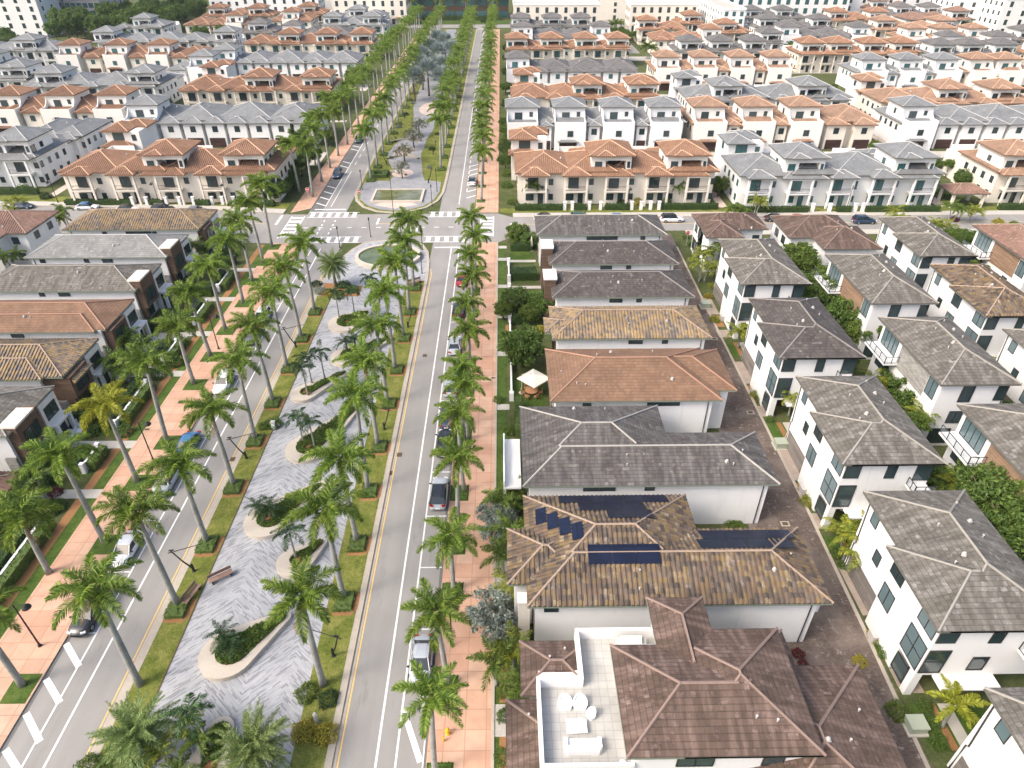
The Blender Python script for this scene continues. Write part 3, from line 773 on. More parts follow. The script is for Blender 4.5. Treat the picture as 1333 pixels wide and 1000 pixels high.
# narrow lanes and walks between the town house rows
for x0,x1,y0,y1,m in ((-46,-200,170,181,'conc2'),(-48,-220,255,266,'conc2'),(2,47,168,180,'conc2'),(47,210,168,180,'conc2'),(2,200,236,248,'conc2'),(1,220,312,322,'conc2')):
    sheet('lane', rect(min(x0,x1),y0,max(x0,x1),y1), -.012, m)
for x0,x1,y0,y1 in ((46.2,48.0,138,205),(93.2,95.6,138,170),(103.2,105,170,230),(-101.5,-99.6,138,200)): sheet('brick_walk', rect(x0,y0,x1,y1), .0, 'pathpink')
for x0,x1,y in ((1,200,203.5),(-150,-47,212),(1,200,284)): sheet('mews_path', rect(x0,y,x1,y+2), 0, 'conc2')
# pavements
slab('pavement', rect(-6.05,10,-1.2,121.4), .12, 'pinktile')
slab('pavement', [(-5.9,137),(-1.0,137),(-1.0,405),(-5.9,405)], .12, 'pinktile')
slab('pavement', rect(-44.0,10,-38.35,121.4), .12, 'pinktile')
slab('pavement', [(-44.6,137.3),(-40.85,139.8),(-40.85,405),(-44.2,405)], .12, 'pinktile')
slab('street_pavement', rect(2,134.3,300,136.6), .12, 'conc2')
slab('street_pavement', [(-46,137.0),(-64,139.7),(-103,142.5),(-300,149.5),(-300,152),(-103,145),(-64,142),(-46,139.4)], .12, 'conc2')
slab('street_pavement', rect(3,123.2,30,125.2), .1, 'conc2'); slab('street_pavement', rect(36,124.6,300,126.8), .1, 'conc2')
sheet('lawn_verge', rect(-.8,136.7,300,139.4), .03, 'grass'); sheet('lawn_verge', [(-46,139.6),(-64,142.2),(-103,145.2),(-180,148),(-180,151),(-103,148.5),(-64,145.2),(-46,143)], .03, 'grass')
sheet('lawn_verge', rect(1.5,120.6,30,123.1), .03, 'grass')
# south median: kerbed slab with chevron plaza and two lawn strips
MS = [(-30.75,10),(-30.75,109),(-29.9,113),(-28.0,118.5),(-26.3,121.5),(-23,122.4),(-18,122.2),(-15.6,120.5),(-14.3,117),(-13.8,113),(-13.45,107),(-13.45,10)]
slab('median_plaza', MS, .13, 'plaza')
sheet('median_lawn', rect(-30.62,10,-28.3,103), .145, 'grass'); sheet('median_lawn', [(-15.9,10),(-13.58,10),(-13.58,105),(-16.6,105),(-16.6,60)], .145, 'grass')
sheet('lawn_edging', rect(-28.36,10,-28.22,103), .152, 'soil'); sheet('gutter', rect(-38.36,10,-38.0,119), .006, 'asphaltd'); sheet('gutter', rect(-6.35,10,-6.04,119), .006, 'asphaltd')
def kerb(name, pts, w, z, m='concrete', z0=-.02):
    """a low kerb following pts"""
    mb = MB(); P = [Vector((x,y,0)) for x,y in pts]; L = []; Rr = []
    for i, p in enumerate(P):
        d = (P[min(i+1,len(P)-1)]-P[max(i-1,0)]).normalized(); n = Vector((-d.y,d.x,0))*(w/2); L.append(p+n); Rr.append(p-n)
    b = 0
    for i in range(len(P)-1):
        a0,a1,c0,c1 = L[i],L[i+1],Rr[i],Rr[i+1]
        mb.face([(a0.x,a0.y,z),(c0.x,c0.y,z),(c1.x,c1.y,z),(a1.x,a1.y,z)])
        mb.face([(c0.x,c0.y,z0),(c1.x,c1.y,z0),(c1.x,c1.y,z),(c0.x,c0.y,z)]); mb.face([(a1.x,a1.y,z0),(a0.x,a0.y,z0),(a0.x,a0.y,z),(a1.x,a1.y,z)])
    return struct(mb.build(name, M[m]))
kerb('kerb', [(-30.95,10)]+[(x-.1,y) for x,y in MS[1:6]]+[(x+.15,y) for x,y in MS[6:11]]+[(-13.3,10)], .55, .135)
sheet('gutter', rect(-31.45,10,-30.95,112), .008, 'concrete'); sheet('gutter', rect(-13.2,10,-12.75,110), .008, 'concrete')
# north median
MN = [(-33.0,405),(-33.0,160),(-32.9,149),(-31.9,144.5),(-29.7,140.6),(-26.5,138.0),(-23.2,137.2),(-19.8,137.8),(-16.6,140.2),(-14.5,144.2),(-13.6,149.5),(-13.45,160),(-13.45,405)]
slab('median_north', MN, .13, 'grass'); kerb('kerb', [(x-.1 if x < -23 else x+.1,y) for x,y in MN], .6, .14)
sheet('plaza_paving', [(-32.3,151.5),(-31.3,145),(-29.2,141.4),(-26.3,139),(-23.2,138.2),(-20,138.8),(-17,141),(-15.2,144.5),(-14.3,150),(-14.4,156.5),(-17,157.5),(-29,157.5),(-32.3,156)], .146, 'pathgrey')
sheet('plaza_paving', [(-28,141.6),(-23.2,139.4),(-18.4,141.6),(-20,143),(-26.5,143)], .15, 'pathpink')
CLN = [(157,-22.5,4.2),(163,-22.6,3.2),(170,-24.2,4.0),(178,-25.6,4.3),(186,-25.2,4.2),(193,-24.4,3.4),(203,-23.0,3.0),(215,-23.5,3.5),(230,-24.2,4.5),(260,-24.0,5.5),(300,-24.0,5.5),(404,-24.0,5.5)]
sheet('serpentine_path', [(x-w,y) for y,x,w in CLN]+[(x+w,y) for y,x,w in CLN[::-1]], .147, 'pathgrey')
def ell(cx, cy, rx, ry, n=28, a0=0, a1=2*PI): return [(cx+rx*math.cos(a0+(a1-a0)*i/n), cy+ry*math.sin(a0+(a1-a0)*i/n)) for i in range(n)]
for cx,cy,rx,ry in ((-24.2,163,2.6,3.0),(-26,181,2.6,4.5),(-23.5,228,3,8)): sheet('paving_circle', ell(cx,cy,rx,ry), .151, 'pathpink')
# right hand verge in front of the central houses, with crossing walks
sheet('lawn_verge', rect(-1.2,10,.2,121), .03, 'lawn')
sheet('kerb_band', rect(-1.25,10,-1.0,121.3), .125, 'concrete')
for y in (119.2,113.8,103.0,92.7,81.8,69.1): sheet('front_walk', rect(-1.0,y-.6,.6,y+.6), .036, 'conc2')
for y,x1 in ((113,5.8),(102.6,7),(92.4,7)): sheet('front_walk', rect(.6,y-.5,x1,y+.5), .036, 'conc2')
sheet('front_walk', rect(-1.0,27.0,.6,29.6), .036, 'gravel'); sheet('mulch_bed', rect(-.6,29.7,.7,33), .036, 'mulch'); sheet('mulch_bed', rect(-.6,21,.7,27), .036, 'mulch')
sheet('mulch_bed', rect(-1.0,36,.8,45), .036, 'gravel')
for y0,y1 in ((112,119),(98.5,101.6),(94.2,96.5),(70,76),(64,70),(104.5,108)): sheet('garden_lawn', rect(1.2,y0,5.2,y1), .02, 'lawn')
for y0, y1 in ((50,62),(81.8,90)): sheet('mulch_bed', rect(.2,y0,.7,y1), .034, 'mulch')
# alley behind the central houses
sheet('alley', [(22,10),(30.9,10),(32.0,40),(32.4,100),(32.9,125.5),(29,125.5),(27.5,112),(26,60)], .0, 'alley')
kerb('kerb_band', [(30.9,18),(31.6,36),(32.0,50),(32.35,90),(32.75,119)], .32, .03)
for y, w in ((40.2,5.4),(57.8,5.4),(76.6,5.4),(95.6,5.4)):
    sheet('drive_pad', rect(32.1,y-w/2,33.9,y+w/2), .012, 'pavers')
for y in (31.2,49.0,67.8,87): sheet('drive_pad', rect(32.0,y-1.1,33.9,y+1.1), .012, 'pavers')
for y0, y1 in ((44.2,46.9),(62.2,65.5),(80.5,84.5),(25.5,29.2)): sheet('side_lawn', rect(32.1,y0,38,y1), .01, 'lawn'); sheet('mulch_bed', rect(33.6,y0,34.2,y1), .016, 'mulch'); sheet('side_walk', rect(34.4,y0,35.4,y1), .016, 'conc2')
for y0, y1 in ((33.2,36.8),(51.0,54.6),(69.8,73.4),(89,92.6)): sheet('mulch_bed', rect(32.2,y0,33.7,y1), .010, 'mulch')
mb = MB()
for px,py in ((1145,792),(1162,862),(1022,682),(998,600+30),(977,537),(930,441),(897,362)):
    p = W(px,py); mb.box(p.x-.45,p.y-.35,-.01,p.x+.45,p.y+.35,.02,1); mb.box(p.x-.3,p.y-.22,0,p.x+.3,p.y+.22,.03,0)
struct(mb.build('drain_cover', [M['soil'], M['concrete']]))
# left gardens strip
sheet('lawn_verge', rect(-45.3,10,-44.0,121), .03, 'lawn'); sheet('mulch_bed', rect(-46.3,10,-45.3,121), .025, 'mulch')
for y in (54,62.3,77.3,88,99,110): sheet('front_walk', rect(-52,y-.7,-44.0,y+.7), .036, 'conc2')
for y0, y1 in ((57,61),(64,72),(79,86)): sheet('garden_lawn', rect(-52.5,y0,-46.6,y1), .02, 'lawn')
sheet('pool_deck', rect(-52.8,78.8,-47.2,87.6), .03, 'conc2'); sheet('swimming_pool', rect(-50.2,79.8,-47.6,83.6), .045, 'pool')
# ---- painted markings
mb = MB(); my = MB(); ZN = [0]
def L(x0, y0, x1, y1, w=.14, m=mb):
    ZN[0] += 1; Z = .008+(ZN[0] % 11)*.0008
    d = Vector((x1-x0,y1-y0,0)).normalized(); n = Vector((-d.y,d.x,0))*(w/2)
    m.face([(x0-n.x,y0-n.y,Z),(x1-n.x,y1-n.y,Z),(x1+n.x,y1+n.y,Z),(x0+n.x,y0+n.y,Z)][::-1] if d.y < 0 or (d.y == 0 and d.x < 0) else [(x0+n.x,y0+n.y,Z),(x0-n.x,y0-n.y,Z),(x1-n.x,y1-n.y,Z),(x1+n.x,y1+n.y,Z)])
L(-9.8,10,-9.8,119.2,.17); L(-8.33,10,-8.33,119.5,.15); L(-6.3,10,-6.3,30,.1)
for y in (36.6,43.45,50.2,57,63.8,70.6,77.4,84.2,91,97.8,104.6,111.4): L(-8.3,y,-6.2,y,.13)
L(-8.25,29.3,-6.5,25.2,.45); L(-8.25,23.0,-6.5,19.2,.45); L(-7.6,32,-6.5,29.5,.4)
L(-36.0,10,-36.0,119,.15); L(-34.35,10,-34.35,119,.17)
for a, b in (((86,838),(103,868)),((60,884),(78,915)),((34,929),(52,966)),((7,976),(24,1003))):
    p, q = W(*a), W(*b); L(p.x,p.y,q.x,q.y,.5)
for y in (36.6,43.3,50,56.8,63.5,70.3,77,83.8,90.5,97.3,104,111): L(-38.2,y,-36.1,y,.13)
for x, y0, y1 in ((-31.62,10,112),(-12.62,10,109)): L(x,y0,x,y1,.13,my)
# crossings: bars between two lines
def ladder(x0, x1, y0, y1, n):
    L(x0,y0,x1,y0,.2); L(x0,y1,x1,y1,.2)
    for i in range(n):
        x = x0+(x1-x0)*(i+.5)/n; L(x,y0+.1,x,y1-.1,(x1-x0)/n*.48)
ladder(-38.2,-27.6,121.9,124.6,6); ladder(-15.4,-6.6,121.9,124.6,5); ladder(-40.6,-30.2,134.9,137.6,6); ladder(-15.6,-8.6,134.9,137.6,4)
def ladder_y(x0, x1, y0, y1, n):
    L(x0,y0,x0,y1,.2); L(x1,y0,x1,y1,.2)
    for i in range(n):
        y = y0+(y1-y0)*(i+.5)/n; L(x0+.1,y,x1-.1,y,(y1-y0)/n*.48)
ladder_y(-43.8,-41.2,124,135.5,6); ladder_y(-4.6,-2.0,124.5,135,6)
L(-13.0,119.3,-8.5,119.3,.45); L(-40.0,139.4,-33.4,139.4,.45); L(1.6,127,1.6,131,.5); L(-46,131,-46,136,.5)
L(-25.6,134.2,-25.6,131.0,.4); L(-17.2,130.8,-17.2,127.2,.4); L(-25.4,131.3,-17.4,131.0,.18,my); L(3,130.6,120,130.6,.14,my); L(-48,131.5,-110,134.5,.14,my)
for i in range(12): L(-40+i*2.9,129.3,-39+i*2.9,129.3,.25)
for x0 in (-36.6,-34.4): 
    for y in (126,128,130.2,132.4): L(x0,y,x0,y+.9,.25)
L(-9.55,142,-9.55,405,.15); 
for i in range(60): L(-8.2,150+i*4.2,-8.2,152.4+i*4.2,.15)
for y in (146,150,154,161.5,165,168.5): L(-8.1,y,-6.1,y+1.6,.35)
L(-38.1,141,-38.1,200,.15); L(-36.9,141,-36.9,165,.14)
for i in range(30): L(-36.9,170+i*6,-36.9,173+i*6,.14)
for y in (142.3,146,149.7,153.4,168.6,172,183,186): L(-40.5,y+1.0,-38.3,y-.6,.35)
for y in (411.9,): L(-13,y-5,-6.5,y-5,.4)
struct(mb.build('road_markings', M['paint'])); struct(my.build('yellow_lines', M['yellow']))
mb = MB()
for px,py in ((520,592),(507,620-4),(553,463),(315,590),(303,560+38)):
    p = W(px,py); mb.box(p.x-.3,p.y-.35,0,p.x+.3,p.y+.35,.02)
for px,py in ((642,493),(638,372-7),(643,397),(131,655),(192,560)):
    p = W(px,py); mb.box(p.x-.28,p.y-.16,.1,p.x+.28,p.y+.16,.128)
struct(mb.build('drain_cover', M['soil']))

# ------------------------------------------------------------------ planters, ponds, benches, lamps
def hull2(c, R, p, r, n=20):
    """outline of two circles of different radius and their tangents"""
    c, p = Vector((*c,0)), Vector((*p,0)); d = p-c; D = d.length; a = math.atan2(d.y,d.x); b = math.acos(max(-1,min(1,(R-r)/D)))
    out = [(c.x+R*math.cos(a+b+(2*PI-2*b)*i/n), c.y+R*math.sin(a+b+(2*PI-2*b)*i/n)) for i in range(n+1)]
    out += [(p.x+r*math.cos(a-b+2*b*i/(n//2)), p.y+r*math.sin(a-b+2*b*i/(n//2))) for i in range(n//2+1)]
    return out
def inside(poly, x, y):
    c = False; j = len(poly)-1
    for i in range(len(poly)):
        if (poly[i][1] > y) != (poly[j][1] > y) and x < (poly[j][0]-poly[i][0])*(y-poly[i][1])/(poly[j][1]-poly[i][1])+poly[i][0]: c = not c
        j = i
    return c
def planter(c, R, p, r, label, lead=.42):
    t = thing('planter', label, 'planter', (c[0], c[1], .13), 0, 'teardrop planters on the chevron plaza')
    d = (Vector(p)-Vector(c)); u = d.normalized()
    out = [(x-c[0], y-c[1]) for x, y in hull2(c, R, p, r)]
    ci = (c[0]+u.x*lead, c[1]+u.y*lead); pi_ = (p[0]-u.x*.15, p[1]-u.y*.15)
    inn = [(x-c[0], y-c[1]) for x, y in hull2(ci, R-.95, pi_, max(.18, r-.28))]
    mb = MB(); mb.ring(out, inn, -.03, .46); lo = [(x*.985, y*.985) for x, y in out]
    mb.build('bench_wall', M['bench'], t)
    mb = MB(); mb.face([(x,y,.34) for x,y in inn]); mb.build('soil', M['mulch'], t)
    g = MB(); rr = random.Random(int(c[1]*10)); xs = [q[0] for q in inn]; ys = [q[1] for q in inn]
    A = (max(xs)-min(xs))*(max(ys)-min(ys))
    for i in range(int(A*230)):
        x, y = rr.uniform(min(xs),max(xs)), rr.uniform(min(ys),max(ys))
        if not inside(inn, x, y): continue
        hgt = .56+.2*(math.sin(x*2.1)*math.cos(y*1.7)); 
        if math.hypot(x-u.x*.2, y-u.y*.2) < .45: continue
        leaf_at(g, (x, y, max(.38, hgt+rr.uniform(-.1,.14))), rr.uniform(.09,.16), rr, 0, .6)
    o = g.build('groundcover', M['cover'], t); o['kind'] = 'stuff'
    return t
planter((-23.6,34.1),2.35,(-19.8,37.7),.62,'white teardrop planter with two squat date palms, nearest the plain benches')
planter((-24.6,49.4),2.35,(-20.3,54.6),.62,'long white teardrop planter with a bushy dwarf palm beside the left lawn')
planter((-20.4,43.9),1.75,(-18.4,46.3),.62,'short round white planter half hidden under a royal palm crown')
planter((-23.2,60.8),2.45,(-19.0,68.2),.62,'largest white teardrop planter, two slender palms standing at its round end')
planter((-26.2,71.8),1.75,(-21.7,76.6),.5,'narrow white planter with three slender palms in a row')
planter((-24.2,90.2),2.6,(-21.8,93.2),1.0,'broad oval white planter with bare orange soil, nearest the round pond')
planter((-22.3,80.6),2.2,(-17.0,85.6),.62,'white teardrop planter with a dark palm clump before the oval planter')
planter((-21.9,24.6),1.6,(-22.0,27.6),1.0,'white planter at the bottom edge between the two feathery date palms',.3)
# round pond
t = thing('fountain_pond', 'round green fountain pond with a cream stone rim at the crossing', 'pond', (-21.0,114.5,.13)); 
o_, i_ = ell(0,0,6.0,5.0,40), ell(0,0,5.35,4.4,40)
mb = MB(); mb.ring(o_, i_, -.03, .62); mb.build('rim', M['bench'], t)
mb = MB(); mb.face([(x,y,.42) for x,y in i_]); mb.build('water', M['pond'], t)
t = thing('reflecting_pool', 'rectangular green reflecting pool with pale rim north of the crossing', 'pond', (-23.2,146.8,.14))
o_, i_ = rect(-5.6,-4.0,5.6,4.0), rect(-5.1,-3.5,5.1,3.5)
mb = MB(); mb.ring(o_, i_, -.03, .4); mb.build('rim', M['bench'], t)
mb = MB(); mb.face([(x,y,.26) for x,y in i_]); mb.build('water', M['pond2'], t)
# curved seat walls of the northern path
for cx,cy,R,a0,a1,lab in ((-26.5,160.2,3.4,.3,2.4,'low curved seat wall by the small white statue'),(-25.5,172.0,4.6,.5,2.6,'long low curved seat wall along the serpentine path'),(-26.0,187.5,4.6,.7,2.7,'far low curved seat wall around a thin tree')):
    mb = MB(); mb.ring
    P = [(cx+R*math.cos(a0+(a1-a0)*i/14), cy+R*math.sin(a0+(a1-a0)*i/14)) for i in range(15)]
    o = kerb('seat_wall', P, .55, .55, 'benchd', .1); del o['kind']; tag(o, lab, 'seat wall')
def bench(x, y, rz, label):
    t = thing('plaza_bench', label, 'bench', (x,y,.13), rz)
    mb = MB()
    for i in range(4): mb.box(-1.1,-.28+i*.145,.40,1.1,-.16+i*.145,.45)
    mb.build('seat', M['wood'], t)
    for sx in (-.85,.85): mb = MB(); mb.box(sx-.05,-.26,-.02,sx+.05,.28,.40); mb.build('leg', M['black'], t)
    mb = MB()
    for i in range(3): mb.box(-1.1,.30,.52+i*.13,1.1,.34,.62+i*.13)
    mb.box(-.9,.34,.3,-.84,.38,.9); mb.box(.84,.34,.3,.9,.38,.9); mb.build('backrest', M['wood'], t)
p = W(250,775,.3); bench(p.x,p.y,math.radians(75),'slatted brown bench along the lawn edge, nearer of two')
p = W(288,752,.3); bench(p.x,p.y,math.radians(35),'slatted brown bench standing askew on the chevron plaza')
p = W(541,368,.3); bench(p.x,p.y,math.radians(30),'dark bench beside the kerb right of the round pond')
def lean_lamp(x, y, s, label):
    """leaning pole, arm over the plaza; s = +1 when the arm points to +x"""
    t = thing('arm_lamp', label, 'street lamp', (x,y,.14), 0, 'leaning arm lamps on the median')
    mb = MB(); mb.lathe([(.2,-.02),(.2,.05),(.13,.12),(.11,.9),(.07,1.0)], 10); mb.build('base', M['black'], t)
    top = Vector((-s*1.0,-.6,3.6)); mb = MB(); mb.tube([(0,0,.4), top*.5, top], [.085,.07,.06], 8); mb.build('pole', M['black'], t)
    a = top*.93; e = a+Vector((s*2.7,.7,.35)); mb = MB(); mb.tube([a, e], [.045,.03], 6); mb.tube([a-Vector((s*.35,.1,.04)), a], .05, 6); mb.build('arm', M['black'], t)
    mb = MB(); mb.box(-.22,-.06,-.05,.22,.06,.03); mb.build('lamp_head', M['black'], t, tuple(top+Vector((s*.1,0,.05))), .2*s)
    return t
for i, (x, y) in enumerate(((-29.9,43.2),(-29.9,59.5),(-30.2,83.8))): lean_lamp(x, y, 1, 'leaning black arm lamp on the left lawn strip, %s from the bottom' % nth(i+1))
for i, (x, y) in enumerate(((-14.7,34.0),(-14.7,64.6),(-14.6,89.3))): lean_lamp(x, y, -1, 'leaning black arm lamp on the right lawn strip, %s from the bottom' % nth(i+1))
for i, (px, py) in enumerate(((503.6,215),(516,184),(527,154))):
    p = W(px,py); lean_lamp(p.x, p.y, 1, 'leaning black lamp left of the serpentine path, %s beyond the pool' % nth(i+1))
for i, (px, py) in enumerate(((558,239),(564,201.6),(569,165))):
    p = W(px,py); lean_lamp(p.x, p.y, -1, 'leaning black lamp right of the serpentine path, %s beyond the pool' % nth(i+1))
def post_lamp(x, y, rz, label, H=5.6):
    t = thing('post_lamp', label, 'street lamp', (x,y,.12), rz, 'black lamp posts on the pavements')
    mb = MB(); mb.lathe([(.17,-.02),(.17,.1),(.1,.25),(.075,.5),(.055,H),(.0,H+.05)], 9); mb.build('pole', M['black'], t)
    mb = MB(); mb.tube([(0,0,H-.15),(.5,0,H+.02),(.95,0,H-.08)], .035, 6); mb.tube([(0,0,H-.7),(.55,0,H-.1)], .02, 5); mb.build('arm', M['black'], t)
    mb = MB(); mb.lathe([(.0,.12),(.12,.1),(.34,-.18),(.36,-.3)], 12); mb.lathe([(.28,-.28),(.2,-.42),(0,-.46)], 12); mb.build('lantern', M['black'], t, (.98,0,H-.1))
for i, (px, py) in enumerate(((53,842),(200,600),(285,455))):
    p = W(px,py); post_lamp(p.x, p.y, 0, 'black lamp post with dome lantern on the left pavement, %s from the bottom' % nth(i+1))
for i, (px, py) in enumerate(((589,842),(608,607),(617,440))):
    p = W(px,py); post_lamp(p.x, p.y, PI, 'black lamp post among the right pavement palms, %s from the bottom' % nth(i+1))
for i, (px, py) in enumerate(((60,275),(213,262),(305,260),(812,262),(1090,262),(990,285))):
    p = W(px,py); post_lamp(p.x, 138.2 if p.x > 0 else 141+(-p.x-45)*.06, -PI/2, 'black lamp post by the cross street hedges, %s from the left' % nth(i+1), 5.0)
def pole(px, py, H, label):
    p = W(px, py); t = thing('traffic_pole', label, 'pole', (p.x,p.y,.12))
    mb = MB(); mb.lathe([(.13,-.02),(.13,.15),(.07,.25),(.05,H),(0,H+.04)], 8); mb.build('pole', M['black'], t)
    mb = MB(); mb.box(-.11,-.1,0,.11,.1,.5); mb.build('signal_head', M['black'], t, (0,0,H-.55))
    return t
for px,py,H,lab in ((442.5,323,4.2,'black signal pole left of the round pond'),(482.7,309,3.9,'black signal pole behind the round pond, left one'),(522,304,4.0,'black signal pole behind the pond beside the palms'),(550,326,4.8,'black signal pole at the right tip of the plaza'),
    (549.6,357,4.0,'black pole on the plaza right of the pond palms'),(512.6,280.8,9.2,'tall thin black pole in front of the rectangular pool'),(471.9,248,4.6,'black pole left of the rectangular pool'),(562.6,268.4,4.6,'black pole right of the rectangular pool'),(569,250,5.2,'black pole behind the pool on the right lawn')):
    pole(px,py,H,lab)
def disc_sign(px, py, label, H=2.6, mat='stopred', stop=False):
    p = W(px, py); t = thing('road_sign', label, 'road sign', (p.x,p.y,.1))
    mb = MB(); mb.tube([(0,0,-.05),(0,0,H)], .035, 6); mb.build('pole', M['metalw'], t)
    mb = MB(); n = 8 if stop else 16
    mb.face([(.42*math.cos(2*PI*(i+.5)/n), -.06, H+.1+.42*math.sin(2*PI*(i+.5)/n)) for i in range(n)], 1); mb.face([(.37*math.cos(2*PI*(i+.5)/n), -.065, H+.1+.37*math.sin(2*PI*(i+.5)/n)) for i in range(n)], 0)
    mb.face([(.42*math.cos(-2*PI*(i+.5)/n), -.03, H+.1+.42*math.sin(-2*PI*(i+.5)/n)) for i in range(n)], 2)
    pl = mb.build('plate', [M[mat], M['trim'], M['metalw']], t)
    if stop:
        cu = bpy.data.curves.new('lettering', 'FONT'); cu.body = 'STOP'; cu.size = .27; cu.align_x = 'CENTER'; cu.align_y = 'CENTER'; cu.extrude = .004
        tmp = bpy.data.objects.new('tmp', cu); me = bpy.data.meshes.new_from_object(tmp); bpy.data.objects.remove(tmp); me.materials.clear(); me.materials.append(M['trim']); o = link('lettering', me, pl, (0,-.075,H+.1)); o.rotation_euler = (PI/2,0,0)
    else:
        mb = MB(); mb.box(-.26,-.08,H+.04,.26,-.068,H+.16); mb.build('bar', M['trim'], pl)
disc_sign(402.8,263,'round red no-entry sign on the pavement left of the crossing'); disc_sign(469,266,'round red no-entry sign on the kerb beside the rectangular pool')
disc_sign(893,320,'red octagonal stop sign where the alley meets the cross street', 2.4, 'stopred', True)
p = W(413,941); t = thing('utility_post', 'white utility post standing in the median shrub bed', 'post', (p.x,p.y,.1)); mb = MB(); mb.lathe([(.16,0),(.16,1.0),(.12,1.1)], 10); mb.build('casing', M['metalw'], t); mb = MB(); mb.lathe([(.18,0),(.1,.18),(0,.22)], 10); mb.build('cap', M['metalw'], t, (0,0,1.1))
p = W(583,956); t = thing('fire_hydrant', 'yellow fire hydrant on the right pavement', 'hydrant', (p.x,p.y,.12)); mb = MB(); mb.lathe([(.2,0),(.2,.06),(.14,.08),(.14,.5),(.17,.52),(.15,.6),(.06,.72),(0,.74)], 12); mb.build('barrel', M['hydrant'], t); mb = MB(); mb.tube([(-.26,0,.38),(.26,0,.38)], .07, 8); mb.tube([(0,-.24,.38),(0,0,.38)], .08, 8); mb.build('outlet', M['hydrant'], t)
p = W(577.5,966); t = thing('valve_post', 'small yellow valve post beside the fire hydrant', 'post', (p.x,p.y,.12)); mb = MB(); mb.lathe([(.08,0),(.08,.55),(.1,.56),(.0,.66)], 8); mb.build('stem', M['hydrant'], t)
p = W(517,227); t = thing('statue', 'small white statue in front of the curved seat wall', 'statue', (p.x,p.y,.14)); mb = MB(); mb.box(-.4,-.4,0,.4,.4,.5); mb.build('plinth', M['bench'], t); mb = MB(); mb.lathe([(.25,.5),(.34,.9),(.22,1.3),(.3,1.6),(.18,1.9),(.2,2.1),(0,2.25)], 10); mb.build('figure', M['plastic'], t, None, 0, True)

# ------------------------------------------------------------------ boulevard palms and hedges
G1 = 'royal palms along the left lawn strip'; G2 = 'royal palms along the right lawn strip'; G3 = 'royal palms on the left pavement'; G4 = 'royal palms on the right pavement'
def side_hedge(x, y, w, d, label, z=.14):
    hedge(x-w/2, y-d/2, x+w/2, y+d/2, .42, label, 'hedge', z, 'palm_foot_hedge', 'square hedges at the palm feet', 30, .12)
def mulch_pad(x, y, w, d, z): sheet('mulch_pad', [(x-w/2,y-d/2-.35),(x+w/2,y-d/2-.35),(x+w/2+.45,y-d/2+.3),(x+w/2+.45,y+d/2),(x-w/2,y+d/2)], z, 'mulch')
ys = [31.6,39.4,46.9,55.1,63.0,70.6,78.5,86.5,94.6]
for i, y in enumerate(ys):
    x = -30.0+rnd.uniform(-.1,.1)
    royal_palm(x, y, '%s royal palm from the bottom on the left lawn strip' % nth(i+1), [10.2,10.5,9.5,9.1,9.8,10.0,10.2,10.0,10.3][i], False, False, G1)
    if i > 0:
        side_hedge(-29.75, y-.5, 1.75, 2.2, 'low clipped hedge at the foot of the %s left lawn palm' % nth(i+1)); mulch_pad(-29.75, y-.5, 1.75, 2.2, .149)
ys = [31.4,39.9,46.8,54.3,61.7,70.2,78.0,86.4,94.4,102.6]
for i, y in enumerate(ys):
    royal_palm(-15.05+rnd.uniform(-.1,.1), y, '%s royal palm from the bottom on the right lawn strip' % nth(i+1), [10.2,10.3,10.0,11.3,10.4,9.9,10.4,10.8,10.4,10.4][i], False, False, G2)
    if i > 0:
        side_hedge(-14.8, y-.5, 1.7, 2.1, 'low clipped hedge at the foot of the %s right lawn palm' % nth(i+1)); mulch_pad(-14.8, y-.5, 1.7, 2.1, .149)
LH = [7.7,6.0,10.3,9.0,9.7,7.6,8.8,9.2,9.4,9.6,9.8,10.6]
for i, (x, y) in enumerate(((-39.6,31.7),(-43.7,43.2),(-40.2,47.0),(-40.9,55.9),(-40.4,62.8),(-41.6,74.8),(-41.8,81.7),(-42.1,89.0),(-42.1,97.6),(-43,105.5),(-43.3,113),(-43.7,120))):
    royal_palm(x, y, '%s kerbside royal palm from the bottom on the left pavement' % nth(i+1), LH[i], False, i == 3, G3)
    if i != 1: sheet('tree_pit', rect(x-1.0,y-1.6,min(-38.5,x+1.6),y+1.0), .126, 'lawn')
RS_ = [(-5.3,24.2,8.5),(-4.8,31.2,8.4),(-4.9,40.6,6.2),(-4.7,46.4,9.5),(-4.5,53.8,9.6),(-4.5,62.6,7.0)]
for cx, cy, z in ((599,477,9.0),(607,429,9.4),(608.5,394,9.4),(614,360,9.4),(613,334,9.6),(616,308,9.6),(615,282,9.6)):
    p = W(cx, cy, z); RS_.append((p.x, p.y, z-1.35))
for i, (x, y, h) in enumerate(RS_):
    royal_palm(x, y, '%s royal palm from the bottom on the right pavement' % nth(i+1), h, False, False, G4, .84)
    if y > 121: continue
    sheet('tree_pit', rect(-6.0,y-1.5,-4.0,y+.9), .126, 'lawn')
    o = hedge(-5.9,y-1.4,-4.1,y+.8,.22,'leafy ground cover in the pit of the %s right pavement palm' % nth(i+1),'cover',.12,'tree_pit_planting','tree pit plantings',34,.12)
GN = 'royal palms of the northern boulevard'
for i in range(24):
    y = 158+i*10.2; royal_palm(-31.0, y, '%s palm beyond the crossing on the left of the median' % nth(i+1), 10.4+rnd.uniform(-.7,.7), y > 190, False, GN)
    if y < 260: side_hedge(-30.9, y-.4, 1.9, 2.4, 'clipped hedge under the %s left median palm beyond the crossing' % nth(i+1))
for i in range(24):
    y = 166+i*9.8; royal_palm(-15.2, y, '%s palm beyond the crossing on the right of the median' % nth(i+1), 10.2+rnd.uniform(-.7,.7), y > 190, False, GN)
    if y < 260: side_hedge(-15.1, y-.4, 1.9, 2.4, 'clipped hedge under the %s right median palm beyond the crossing' % nth(i+1))
